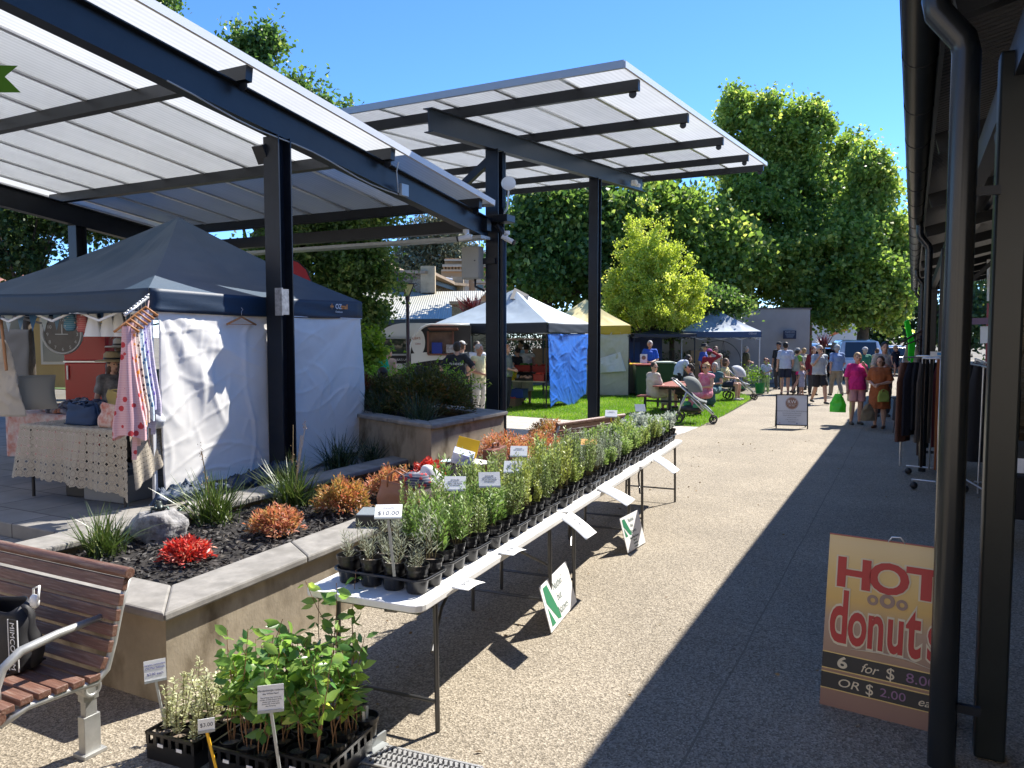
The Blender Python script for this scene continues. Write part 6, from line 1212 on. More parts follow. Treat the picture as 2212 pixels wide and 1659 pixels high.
vp('woman with cropped grey hair in pale yellow tank top at the vegetable stall',1034,743,18.6,CAM+.9,skin=1,pose=('front',),hair=('short','grey'),top=(C_('pale_yellow',(.6,.58,.35)),0,.1),bot=(C_('ivory',(.5,.47,.4)),1.9))
vp('young man in white shirt behind the grey-haired woman',1030,736,20.5,CAM+.5,hair=('short','dark'),top=(C_('white',(.55,.6,.7)),.9,.1),bot=(C_('charcoal',(.05,.05,.055)),1.9))
vp('woman with long orange hair in grey-green shirt by the vegetables',1094,744,21.5,CAM+1.1,pose=('front',),hair=('long','orange'),top=(C_('sage',(.2,.23,.2)),1.4,.1),bot=(C_('charcoal',(.05,.05,.055)),1.9))
vp('dark-haired man in pale blue shirt at the back of the vegetable stall',1126,735,24,CAM-.8,hair=('short','dark'),top=(C_('pale_blue',(.4,.52,.68)),.9,.1),bot=(C_('charcoal',(.05,.05,.055)),1.9))
vp('woman in black top and white skirt at the vegetable stall',1118,751,22.8,YAW+.9,pose=('hips',),hair=('bun','dark'),top=(C_('black',(.02,.02,.025)),.6,.05),dress=None,bot=(C_('white_linen',(.62,.62,.58)),1.8),facefeat=False)
vp('woman in white strapless dress with black strap bag seen from behind',1137,743,23,YAW,skin=1,hair=('bun','dark'),dress=(C_('white_linen',(.62,.62,.58)),0,.6),facefeat=False)
x,y,h=hp(817,743,17.,.1);person('woman with silver hair in emerald tee at the coffee van',x,y,YAW-.4,1.68,z=.12,pose=('stand',),skin=1,fat=1.15,hair=('bob','silver'),top=(C_('emerald',(.0,.36,.22)),.85,.12),bot=(C_('beige',(.26,.23,.18)),1.9),grp='people at the coffee van',facefeat=False)
x,y,h=hp(838,745,17.8,.1);person('dark-haired woman beside the emerald tee at the coffee van',x,y,YAW-.6,1.66,z=.12,pose=('front',),hair=('bun','dark'),dress=(C_('peach',(.5,.35,.28)),0,.6),grp='people at the coffee van',facefeat=False)
for u,v,lab,hk in((826,794,'dark-haired seated person whose head shows above the maroon shrub','bun'),(906,790,'long-haired seated person whose head shows above the bronze shrub','long')):
    p=Dp(u,v,12.3);person(lab,p.x,p.y,YAW,1.65,z=p.z-1.65/1.75*1.31,pose=('sit',),hair=(hk,'dark'),top=(C_('black',(.02,.02,.025)),.8,.1),bot=(C_('charcoal',(.05,.05,.055)),1.9),grp='seated people behind the raised planter',facefeat=False)
# left stall people
straw=pbr('straw',(.5,.4,.24),.85,0,.15,40)
p=Dp(243,758,9.3);person('girl in wide straw hat and floral top standing in the left tent',p.x,p.y,CAM+.9,1.38,z=.42,child=False,hair=('long','brown'),top=(C_('floral_top',(.35,.33,.3),var2=(.06,.05,.05)),.8,.1),bot=(C_('navy',(.02,.025,.05)),1.),hat=('brim',straw),grp='people in the left tent')
p=Dp(262,733,9.9);person('person in white brimmed hat and orange patterned shawl behind the girl',p.x,p.y,YAW-.3,1.55,z=.42,hair=('short','brown'),top=(C_('orange_shawl',(.35,.14,.05),var2=(.3,.35,.35)),.9,.1),bot=(C_('charcoal',(.05,.05,.055)),1.9),hat=('brim',pbr('white_hat',(.6,.58,.53),.85)),grp='people in the left tent',facefeat=False)
for u,lab,c in ((2112,'person in striped top seated inside the verandah, left of the pair',(.35,.4,.5)),(2136,'person in pale tee and cap seated inside the verandah, right of the pair',(.6,.6,.58))):
    p=Dp(u,766,20);person(lab,p.x,p.y,YAW+.6,1.6,z=.2,pose=('sit',),hair=('short','brown'),top=(C_('v%d'%u,c),.8,.1),bot=(C_('charcoal',(.05,.05,.055)),1.9),grp='people seated inside the verandah',facefeat=False)
# ---------------- benches
bslat=woodm
def bench(lab,O,ang,Lb,grp='slatted benches with cast legs'):
    """local: x along bench, y backwards(seat depth), back at y=.5; z up"""
    t=T('bench',lab,'bench',O,ang,grp)
    sp=[(-.02,.40),(.0,.435),(.08,.445),(.16,.44),(.24,.43),(.32,.42),(.40,.415),(.46,.44)];m=MB()
    for i,(y,z) in enumerate(sp[1:7]): m.box((Lb/2,y+.005,z),(Lb,.06,.032))
    m.tube([(0,-.03,.41),(Lb,-.03,.41)],.03,12)
    m.build('seat',bslat,t,bev=.004)
    bp=[(.455,.47,.5),(.49,.54,.25),(.515,.61,.2),(.535,.68,.2),(.555,.75,.2),(.58,.82,.25)];m=MB()
    for y,z,a in bp: m.box((Lb/2,y,z),(Lb,.028,.056),rot=Euler((-a,0,0)))
    m.tube([(-.01,.6,.875),(Lb+.01,.6,.875)],.028,12);m.build('backrest',bslat,t,bev=.004)
    cast=pbr('cast_alloy',(.42,.42,.4),.45,.5,.15,10)
    for x in(.11,Lb-.11):
        xf=.02 if x<.5 else Lb-.02
        m=MB();m.tube([(xf,-.02,.375),(xf,.1,.41),(xf,.3,.4),(xf,.42,.385),(xf,.48,.43),(xf,.52,.55),(xf,.56,.7),(xf,.615,.86)],.017,10).build('side_frame',cast,t,sm=1)
        m=MB();m.box((x,.44,.1),(.05,.085,.2)).box((x,.44,.23),(.04,.06,.1)).box((x,.44,.3),(.045,.08,.05));m.X=Matrix.Translation((x,.44,.34))@Matrix.Rotation(PI/2,4,'Y');m.lathe([(.001,-.035),(.03,-.035),(.032,-.04),(.045,-.04),(.05,-.03),(.05,.03),(.045,.04),(.032,.04),(.03,.034),(.001,.034)],n=22);m.X=None;m.box((x,.44,.01),(.09,.12,.02)).build('leg',cast,t,bev=.006)
        MB().tube([(x,.02,.42),(x,.02,.5),(x,.05,.58),(x,.13,.63),(x,.3,.65),(x,.53,.66)],[.018,.018,.02,.022,.02,.016],10).build('armrest',cast,t,sm=1)
    return t
# near bench: right end by front planter; local x runs to the left (away from aisle)
Pr=G(290,1240,.875);Pl=G(0,1178,.875);bd=(Pl-Pr);bd.z=0;bd.normalize();ba=math.atan2(bd.y,bd.x)
# back normal points toward planter (+Y-ish) = local +y ; for x dir=-X need mirrored: use negative rotation with bench length to left
bn=Vector((-bd.y,bd.x,0))
if bn.y<0: bn=-bn
xa2=-bd;ba2=math.atan2(xa2.y,xa2.x)   # local +x to the right, +y back
O=Pr-xa2*1.84-Vector((-xa2.y,xa2.x,0))*.6;O.z=0
nb=bench('brown slatted bench with grey cast armrests in the lower left corner, handbag on its seat',O,ba2,1.8)
Pl2=G(1205,917,.875);Pr2=G(1348,897,.875);x3=(Pl2-Pr2);x3.z=0;Lb2=x3.length;x3.normalize()
O=Pr2+Vector((0,0,-.875))-Vector((-x3.y,x3.x,0))*.6
bench('slatted bench seen from behind between the planter and the lawn',O,math.atan2(x3.y,x3.x),max(1.6,Lb2))
# handbag on near bench
def bx(x,y,z): return nb.matrix_basis@Vector((x,y,z)) if False else (RM[nb.name]@Vector((x,y,z)))
blkf=pbr('black_neoprene',(.012,.012,.014),.6,0,.2,12)
hb=bagm('handbag','large black tote with white lettered strap and silver handles on the near bench',bx(1.27,.24,.462),ba2+.12,.5,.22,.3,blkf,.0,cat='handbag')
m=MB()
c=Dp(30,1385,dep(bx(1.45,.1,.6))-.02);xd=Vector((math.cos(ba2+.12),math.sin(ba2+.12),0))
m.box(c+Vector((0,0,-.02)),(.055,.004,.24),rz=ba2+.12);m.build('strap',pbr('strap_black',(.01,.01,.01),.6),hb,w=1)
m=MB().box(c+Vector((0,0,-.02))+xd*.03+Vector((xd.y,-xd.x,0))*.003,(.004,.004,.24),rz=ba2+.12).box(c+Vector((0,0,-.02))-xd*.03+Vector((xd.y,-xd.x,0))*.003,(.004,.004,.24),rz=ba2+.12);m.build('strap_edge',white,hb,w=1)
fo=Vector((xd.y,-xd.x,0))
text('MIMCO',.042,white,hb,c+fo*.006+Vector((0,0,.09))-xd*.015,(0,0,-1),xd,ex=.0005)
text('MIM',.042,white,hb,c+fo*.006+Vector((0,0,-.06))-xd*.015,(0,0,-1),xd,ex=.0005)
MB().tube([bx(.98,.15,.72),bx(1.0,.12,.84),bx(1.1,.12,.88),bx(1.18,.14,.72)],.009,8).build('metal_handle',alu,hb,w=1,sm=1)
m=MB();m.ell(bx(1.52,.3,.78),(.03,.02,.035),12).tube([bx(1.48,.32,.72),bx(1.48,.32,.83),bx(1.53,.32,.85),bx(1.55,.3,.79)],.006,6);m.build('charm',wpl,hb,w=1,sm=1)
# ---------------- things on front planter
def onp(u,v,z=.55): return G(u,v,z)
p=onp(815,1132);t=T('cash_box','flat black box lying open on the planter coping by the nearest tray','box',p,TANG+.35);MB().box((0,0,.045),(.3,.2,.09)).build('base',hose,t,bev=.008);MB().box((.0,.03,.095),(.3,.22,.008),rot=Euler((.05,0,0))).build('lid',pbr('grey_lid',(.25,.28,.3),.25),t,bev=.004)
tan=pbr('tan_leather',(.3,.13,.07),.45,0,.12,8)
p=onp(850,1108);bg1=bagm('handbag','open tan leather handbag standing on the planter coping behind the nearest tray',p+Vector((0,.06,0)),TANG+.25,.34,.17,.26,tan,.1,cat='handbag')
plaid=spots('plaid_scarf',(.05,.06,.1),(.4,.04,.05),22,.34);t=T('scarf','red and navy plaid scarf spilling from the tan handbag','scarf',p+Vector((.12,.16,.2)));m=MB();m.ell((0,0,.06),(.16,.1,.07),26);m.v=[(a+.03*noise.noise(Vector((a,b,c))*13),b,c+.04*noise.noise(Vector((a,b,c))*11)) for a,b,c in m.v];m.build('fabric',plaid,t,sm=1)
p=onp(915,1085);t=T('plastic_bag','white plastic carrier bag with red print beside the tan handbag','bag',p+Vector((0,.05,0)));m=MB();m.ell((0,0,.14),(.15,.12,.17),30);m.v=[(a+.04*noise.noise(Vector((a,b,c))*9),b+.03*noise.noise(Vector((a+3,b,c))*9),max(0,c+.05*noise.noise(Vector((a,b,c))*8+Vector((5,0,0))))) for a,b,c in m.v];m.build('bag_body',pbr('white_polythene',(.75,.75,.74),.3),t,sm=1)
text('IGA',.05,pbr('red_print',(.6,.02,.02),.5),t,p+Vector((0,.05,.22))+fr*.13-vx*.02,vx,(0,0,1),ex=.002)
t=T('folded_towel','pale pink folded cloth between the carrier bag and the crate','cloth',onp(960,1090));MB().box((0,0,.05),(.22,.14,.1)).build('fabric',pbr('blush',(.6,.42,.36),.9),t,bev=.03)
p=onp(1000,1068);t=T('milk_crate','black open crate of papers standing on end on the planter coping','crate',p+Vector((0,0,0)),TANG+.1);m=MB();cw,cl,ch=.3,.3,.3
for sx in(-1,1):
    for sy in(-1,1): m.box((sx*cw/2,sy*cl/2,ch/2),(.022,.022,ch))
for z in(.01,ch-.01,ch*.5):
    m.box((0,-cl/2,z),(cw,.012,.02)).box((0,cl/2,z),(cw,.012,.02)).box((-cw/2,0,z),(.012,cl,.02)).box((cw/2,0,z),(.012,cl,.02))
for k in range(1,5):
    for s_ in(-1,1): m.box((cw*(k/5-.5),s_*cl/2,ch/2),(.008,.008,ch)).box((s_*cw/2,cl*(k/5-.5),ch/2),(.008,.008,ch))
m.build('crate_shell',hose,t);p=p+Vector((0,0,ch))
def sheetb(lab,o,d,rz,mt,name='paper_sheet',tilt=(0,0)):
    t=T(name,lab,'paper',Vector(o),rz,'papers on the crate');MB().box((0,0,d[2]/2),d,rot=Euler((tilt[0],tilt[1],0))).build('sheet',mt,t,bev=.002);return t
sheetb('pale blue paper sheets at the left of the crate top',p+Vector((-.14,.05,.0)),(.22,.15,.006),.3,pbr('pale_blue_paper',(.55,.68,.66),.7));sheetb('cream paper sheets at the right of the crate top',p+Vector((.12,.08,.0)),(.28,.2,.012),-.3,pbr('cream_paper',(.7,.68,.6),.7))
sheetb('bright yellow padded envelope leaning on the crate top',p+Vector((-.02,.12,.05)),(.21,.012,.17),.45,pbr('envelope_yellow',(.85,.5,.01),.5),'envelope',(-.2,.25))
sheetb('white and blue tissue packet on the crate top',p+Vector((.0,.0,.0)),(.2,.13,.11),.5,pbr('tissue_pack',(.75,.76,.78),.4,var2=(.05,.12,.5),vs=5),'tissue_pack',(.3,.3))
p=onp(1062,1030);t=T('briefcase','old brown leather briefcase standing on the planter behind the crate','briefcase',p+Vector((-.02,.12,0)),TANG+.05+PI/2);bl_=pbr('brown_leather',(.16,.055,.03),.4,0,.15,9);MB().box((0,0,.15),(.42,.13,.3)).build('case',bl_,t,bev=.02);MB().tube([(-.08,0,.3),(-.07,0,.345),(.07,0,.345),(.08,0,.3)],.012,8).build('handle',bl_,t,sm=1);MB().box((.0,-.07,.2),(.03,.012,.06)).box((0,0,.303),(.03,.1,.006)).build('strap',pbr('dark_leather',(.08,.03,.02),.4),t)
# ---------------- RW a-frame
blk=hose;A=G(1676,925);B=G(1745,927);xd=(B-A).normalized();W_=(B-A).length;t=T('a_frame_sign','small white A-frame sign with brown round RW logo standing on the aisle','sign',A,0)
bk=Vector((-xd.y,xd.x,0));up=(Vector((0,0,1))+bk*.18).normalized();nn=xd.cross(up);H_=.76;M3=Matrix((xd,up,nn)).transposed()
def Q(a,b,o=0.): return A+xd*(a*W_)+up*(b*H_)+nn*o
m=MB();m.bar(Q(.01,0),Q(.01,1),.025,.02,up=nn).bar(Q(.99,0),Q(.99,1),.025,.02,up=nn).bar(Q(0,.99),Q(1,.99),.02,.025,up=nn).bar(Q(0,.1),Q(1,.1),.02,.025,up=nn)
for s_ in(.02,.98): m.bar(Q(s_,1),Q(s_,0)+bk*.36,.022,.02,up=nn)
m.build('frame',blk,t,w=1);MB().box(Q(.5,.545,-.004),(W_*.95,H_*.87,.006),rot=M3).build('board',pbr('board_white',(.66,.68,.72),.45),t,w=1)
bro=pbr('logo_brown',(.3,.17,.12),.6);m=MB();m.X=Matrix.Translation(Q(.5,.74,.001))@M3.to_4x4();m.lathe([(.001,0),(.125,0),(.125,.0015),(.001,.0015)],n=40);m.lathe([(.132,0),(.138,0),(.138,.0015),(.132,.0015),(.132,0)],n=40,cap=False);m.build('logo',bro,t,w=1)
text('RW',.115,wsg,t,Q(.5,.735,.004),xd,up,align='CENTER',ex=.001);text('EST 2021',.034,wsg,t,Q(.5,.655,.004),xd,up,align='CENTER',ex=.001);MB().box(Q(.5,.71,.004),(.2,.003,.001),rot=M3).build('logo_line',wsg,t,w=1)
gi=pbr('grey_ink',(.22,.22,.24),.7)
for i,s_ in enumerate(('Homemade Preserves, Cakes, Savoury Dressings','Handcrafted giftware, Natural Soap','Bespoke gifts that can be shipped','contact us today','orders always welcome','find us online')): text(s_,.033 if i==0 else .028,gi,t,Q(.5,.5-.062*i,.003),xd,up,align='CENTER',ex=.0008)
MB().box(Q(.12,.155,.003),(.02,.02,.001),rot=M3).build('icon',pbr('icon_red',(.5,.1,.08),.6),t,w=1);MB().box(Q(.66,.155,.003),(.022,.022,.001),rot=M3).build('icon',pbr('icon_blue',(.05,.1,.3),.6),t,w=1)
# ---------------- donut sign
A=G(1770,1520);ztop=.92;W_=.6;xd=Vector((.985,-.12,0)).normalized();bk=Vector((-xd.y,xd.x,0));up=(Vector((0,0,1))+bk*.17).normalized();nn=xd.cross(up);H_=.94;M3=Matrix((xd,up,nn)).transposed()
t=T('donut_sign','HOT donuts A-frame sign with red lettering partly behind the big downpipe','sign',A,0)
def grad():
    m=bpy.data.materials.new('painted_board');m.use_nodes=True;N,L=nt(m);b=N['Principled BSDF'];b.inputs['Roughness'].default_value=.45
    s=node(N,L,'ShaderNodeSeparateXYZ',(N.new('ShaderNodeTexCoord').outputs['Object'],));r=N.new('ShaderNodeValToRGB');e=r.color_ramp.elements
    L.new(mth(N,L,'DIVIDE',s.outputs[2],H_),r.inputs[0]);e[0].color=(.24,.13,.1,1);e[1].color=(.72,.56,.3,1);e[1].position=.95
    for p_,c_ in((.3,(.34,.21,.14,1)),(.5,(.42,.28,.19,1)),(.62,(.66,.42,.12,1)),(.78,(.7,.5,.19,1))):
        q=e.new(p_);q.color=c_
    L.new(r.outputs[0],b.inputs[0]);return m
Q=lambda a,b,o=0.: A+xd*(a*W_)+up*(b*H_)+nn*o
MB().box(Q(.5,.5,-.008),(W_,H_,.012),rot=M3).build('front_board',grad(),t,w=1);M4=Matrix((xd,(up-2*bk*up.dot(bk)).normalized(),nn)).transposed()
rb0=Q(0,.985,-.03);rb1=A+bk*.36;MB()._a([rb0,rb0+xd*W_,rb1+xd*W_,rb1],[(0,1,2,3)]).build('rear_board',pbr('ply_back',(.2,.12,.08),.7),t,w=1,sol=.01)
MB().box(Q(.5,1.004,-.006),(W_,.008,.02),rot=M3).build('top_edge',pbr('red_edge',(.35,.12,.09),.6),t,w=1);MB().tube([Q(.5,1.0,0),Q(.53,1.03,0),Q(.6,1.035,0),Q(.64,1.0,0)],.005,8).build('handle',alu,t,w=1,sm=1)
redl_=pbr('letter_red',(.42,.01,.015),.4);outl=pbr('letter_outline',(.66,.57,.4),.5)
def lt_(s,size,a,b,sx,bold=.0,nm='lettering'):
    text(s,size,outl,t,Q(a,b,.0005),xd,up,ex=.0008,sx=sx,bold=size*.055+bold,name=nm);text(s,size,redl_,t,Q(a,b,.003),xd,up,ex=.0008,sx=sx,bold=size*.022+bold,name=nm)
lt_('H',.22,.07,.71,1.2,.003);lt_('O',.22,.355,.71,1.12,.003);lt_('T',.22,.67,.71,1.4,.003)
for i,ch_ in enumerate('donuts'): lt_(ch_,.4 if ch_ in'dt' else .36,.04+.162*i,.385,.5)
don=pbr('faded_ring',(.33,.22,.17),.6)
for a_,b_,r_ in((.4,.655,.028),(.52,.662,.038),(.64,.655,.028)):
    m=MB();m.X=Matrix.Translation(Q(a_,b_,.0012))@M3.to_4x4();m.lathe([(r_*.45,0),(r_,0),(r_,.001),(r_*.45,.001),(r_*.45,0)],n=26,cap=False);m.build('ring_motif',don,t,w=1)
m=MB();m.tube([Q(.24,.352,.002),Q(.45,.365,.002),(Q(.7,.362,.002)),Q(.9,.335,.002)],[.001,.004,.004,.001],6);m.build('flourish',outl,t,w=1)
gold=pbr('gold_line',(.55,.42,.18),.35,.5)
for b_ in(.265,.15): 
    MB().box(Q(.5,b_,.0003),(W_,.085,.002),rot=M3).build('price_band',hose,t,w=1)
    for o_ in(.047,-.047): MB().box(Q(.5,b_+o_,.001),(W_,.005,.003),rot=M3).build('gold_line',gold,t,w=1)
chk=pbr('chalk_purple',(.28,.16,.26),.8)
text('6',.085,outl,t,Q(.13,.235,.003),xd,up,ex=.0008,sx=1.3,bold=.002);text('for',.07,outl,t,Q(.33,.238,.003),xd,up,ex=.0008,shear=.35);text('$',.085,outl,t,Q(.54,.232,.003),xd,up,ex=.0008);text('8.00',.07,chk,t,Q(.7,.238,.003),xd,up,ex=.0008,sx=1.2)
text('OR',.062,outl,t,Q(.14,.128,.003),xd,up,ex=.0008,sx=1.3,shear=.2);text('$',.08,outl,t,Q(.38,.12,.003),xd,up,ex=.0008);text('2.00',.062,chk,t,Q(.5,.128,.003),xd,up,ex=.0008,sx=1.2);text('each',.06,outl,t,Q(.8,.128,.003),xd,up,ex=.0008,shear=.3,sx=1.1)
# ---------------- prams
fr_al=pbr('pram_alloy',(.6,.6,.6),.3,.6);gfab=pbr('pram_grey',(.17,.19,.18),.8,0,.08,9)
def pram(lab,O,ang,hood=gfab,front=True):
    t=T('pram',lab,'pram',O,ang,'prams');
    for s_ in(-1,1):
        MB().tube([(-.42,s_*.23,1.02),(-.36,s_*.25,.98),(.42,s_*.2,.3),(.5,s_*.16,.22)],.018,9).tube([(-.3,s_*.28,.14),(-.22,s_*.28,.45),(-.1,s_*.25,.74)],.018,9).tube([(.0,s_*.24,.6),(.28,s_*.2,.3)],.014,8).build('frame',fr_al,t,sm=1)
        m=MB();m.X=Matrix.Translation((-.3,s_*.28,.14))@Matrix.Rotation(PI/2,4,'X');m.lathe([(.1,-.02),(.14,-.022),(.14,.022),(.1,.02),(.1,-.02)],n=24,cap=False);m.lathe([(.001,-.01),(.03,-.012),(.03,.012),(.001,.01)],n=10)
        for k in range(6): a=k*PI/3;m.tube([(0,0,0),(.11*math.cos(a),.11*math.sin(a),0)],.006,5)
        m.build('wheel',hose,t,sm=2)
        m=MB();m.X=Matrix.Translation((.5,s_*.13,.095))@Matrix.Rotation(PI/2,4,'X');m.lathe([(.065,-.015),(.095,-.017),(.095,.017),(.065,.015),(.065,-.015)],n=22,cap=False);m.lathe([(.001,-.01),(.02,-.012),(.02,.012),(.001,.01)],n=10)
        for k in range(5): a=k*2*PI/5;m.tube([(0,0,0),(.075*math.cos(a),.075*math.sin(a),0)],.006,5)
        m.X=None;m.tube([(.5,s_*.13,.1),(.47,s_*.13,.2),(.48,s_*.15,.26)],.014,8);m.build('wheel',hose,t,sm=2)
    MB().tube([(-.42,-.23,1.02),(-.46,-.1,1.04),(-.46,.1,1.04),(-.42,.23,1.02)],.022,10).build('handle',hose,t,sm=1)
    m=MB();m.grid(lambda s,q:Vector((.34-.62*q+.05*math.sin(PI*q),(s-.5)*.4*(1-.15*q),.5+.44*q-.24*math.sin(PI*q)*(1-abs(s-.5)*1.1)))  ,16,14);m.build('seat',hood,t,sm=1,sol=.03)
    m=MB()
    def fn(s,q):
        th=-.5+q*2.1;r_=.34;w_=.2*(1-.0*q);a=PI*s;return Vector((-.1+r_*math.sin(th)*math.sin(a)*.9+.04,-math.cos(a)*.22,.74+r_*math.cos(th)*math.sin(a)**.6*1.05))
    m.grid(fn,20,14);m.build('hood',hood,t,sm=1,sol=.008);m=MB();m.ell((-.02,0,.33),(.27,.19,.09),18);m.build('basket',hose,t,sm=1);MB().box((.12,-.1,.42),(.16,.12,.1)).ell((-.1,.05,.44),(.1,.1,.07),12).build('basket_contents',pbr('mixed_cloth',(.1,.18,.2),.9,var2=(.02,.35,.12),vs=12),t,bev=.02)
p=G(1500,915);pram('grey pram with silver frame parked in front of the picnic table',(p.x-.1,p.y+.1,0),YAW*0+R(10))
p=at(1596,24.6);pram('pram with light grey hood draped with a floral cloth behind the picnic group',(p.x,p.y,0),R(20),hood=pbr('pale_grey_fabric',(.5,.52,.54),.8,0,.1,12))
# ---------------- bins
def bin_(lab,u,d,body,lid,s=1.,ang=YAW):
    p=at(u,d);t=T('wheelie_bin',lab,'bin',p,ang,'wheelie bins beside the yellow tent');m=MB();w0,w1,h=.22*s,.27*s,.95*s
    m._a([(x*w0,y*w0*1.1,.06) for x,y in((-1,-1),(1,-1),(1,1),(-1,1))]+[(x*w1,y*w1*1.15,h) for x,y in((-1,-1),(1,-1),(1,1),(-1,1))],[(3,2,1,0),(4,5,6,7),(0,1,5,4),(1,2,6,5),(2,3,7,6),(3,0,4,7)]);m.box((0,-w1*1.1,h-.04),(w1*2.1,.06,.05)).build('body',body,t,bev=.02)
    MB().box((0,-.02,h+.03),(w1*2.15,w1*2.5,.05)).build('lid',lid,t,bev=.02)
    for s_ in(-1,1):
        m=MB();m.X=Matrix.Translation((s_*.22*s,.2,.1))@Matrix.Rotation(PI/2,4,'Y');m.lathe([(.001,-.03),(.1,-.03),(.1,.03),(.001,.03)],n=18);m.build('wheel',hose,t,sm=2)
gbin=pbr('bin_green',(.02,.06,.025),.5,0,.1,5)
bin_('dark green wheelie bin with red-brown lid right of the yellow tent',1390,26,gbin,pbr('lid_red',(.3,.05,.04),.5),1.1);bin_('grey wheelie bin with bright yellow lid against the yellow tent',1364,26.8,pbr('bin_grey',(.06,.06,.06),.5),pbr('lid_yellow',(.8,.55,.02),.5),1.1);bin_('green wheelie bin with pale lid behind the bending woman',1433,27,gbin,pbr('lid_pale',(.5,.55,.5),.5),1.15);bin_('green wheelie bin at the right of the pair behind the picnic table',1449,27.3,gbin,pbr('lid_pale',(.5,.55,.5),.5),1.1)
p=at(1391,25.9,1.13);t=T('counter_card','small white card with round brown logo standing on the red bin lid','card',p,YAW);MB().box((0,0,.15),(.24,.01,.3)).build('card',paper,t);m=MB();m.X=Matrix.Translation((0,-.008,.18))@Matrix.Rotation(PI/2,4,'X');m.lathe([(.001,0),(.07,0)],n=20,cap=False);m.build('logo',bro,t)
t=T('water_tank','blue storage cabinet behind the man in royal blue','cabinet',at(1385,29.5),YAW);MB().box((0,0,1.),(1.5,.6,2.)).build('body',pbr('cabinet_blue',(.01,.03,.12),.5),t,bev=.02);MB().box((-.3,-.31,1.),(.4,.02,1.6)).build('door',pbr('cabinet_blue2',(.02,.06,.2),.5),t)
# green bucket with plant
p=at(1643,27.2);t=T('planter_bucket','bright green bucket with leafy plant beside the tent leg','bucket',p);MB().lathe([(.001,0),(.13,0),(.17,.36),(.18,.36),(.18,.38),(.16,.38)],n=20,cap=False).build('bucket',pbr('bucket_green',(.01,.3,.06),.4),t,sm=2)
C=rng.normal(size=(500,3))*np.array([.22,.22,.16])+np.array([-.15,0,.65]);leaves('foliage',C,.1,.3,leafmat('lime_leaf',(.1,.2,.02),(.18,.3,.03)),t)
p=at(1592,30.3);t=T('cardboard_boxes','stack of brown cardboard boxes under the small navy tent','boxes',at(1504,30.2),YAW);MB().box((0,0,.45),(.6,.45,.9)).box((.03,0,1.2),(.55,.42,.56)).build('stack',pbr('cardboard',(.3,.2,.11),.85),t,bev=.01)
p=at(1552,30.6);t=T('hanging_stand','black wire hanging frame under the small navy tent','stand',p,YAW);m=MB();m.tube([(.9*math.cos(a),0,1.0+.85*math.sin(a)) for a in np.linspace(0,PI,20)],.012,6)
for s_ in(-1,1): m.tube([(s_*.9,0,1.),(s_*.9,0,0)],.012,6)
for x in(.1,.2,.3): m.tube([(.2,0,1.85),(x,0,1.3)],.005,5)
m.build('frame',hose,t,sm=1);MB().lathe([(.02,0),(.2,.1),(.22,.2)],n=16,c=(.22,0,1.05),cap=False).build('basket',hose,t,sm=1)
# ---------------- rendered wall
p=at(1560,33.5);wl=T('rendered_wall','tall grey rendered boundary wall behind the small navy tent','wall',p,YAW);wm=pbr('wall_render',(.33,.3,.27),.9,0,.12,.6,.2,30,dirt=(.24,.22,.2),ds=.5)
zt_=Dp(1700,668,33.5).z;MB().box((-.45,.15,zt_/2),(8.5,.3,zt_)).build('wall',wm,wl);MB().box((-.45,.15,zt_+.03),(8.6,.36,.06)).build('coping',pbr('coping_dark',(.12,.1,.09),.8),wl)
q=Dp(1706,723,33.3);t=T('plaque','dark blue information plaque on the rendered wall','plaque',q,YAW);MB().box((0,0,0),(.56,.03,.36)).build('panel',pbr('plaque_navy',(.01,.02,.05),.4),t,bev=.01)
text('BAVARIAN COURT',.05,wsg,t,q-HF*.03+Vector((0,0,.1)),vx,(0,0,1),align='CENTER',ex=.001)
for i in range(4): MB().box((0,-.018,.03-.045*i),(.42-.05*i,.004,.012)).build('text_line',pbr('plaque_text',(.3,.36,.42),.5),t)
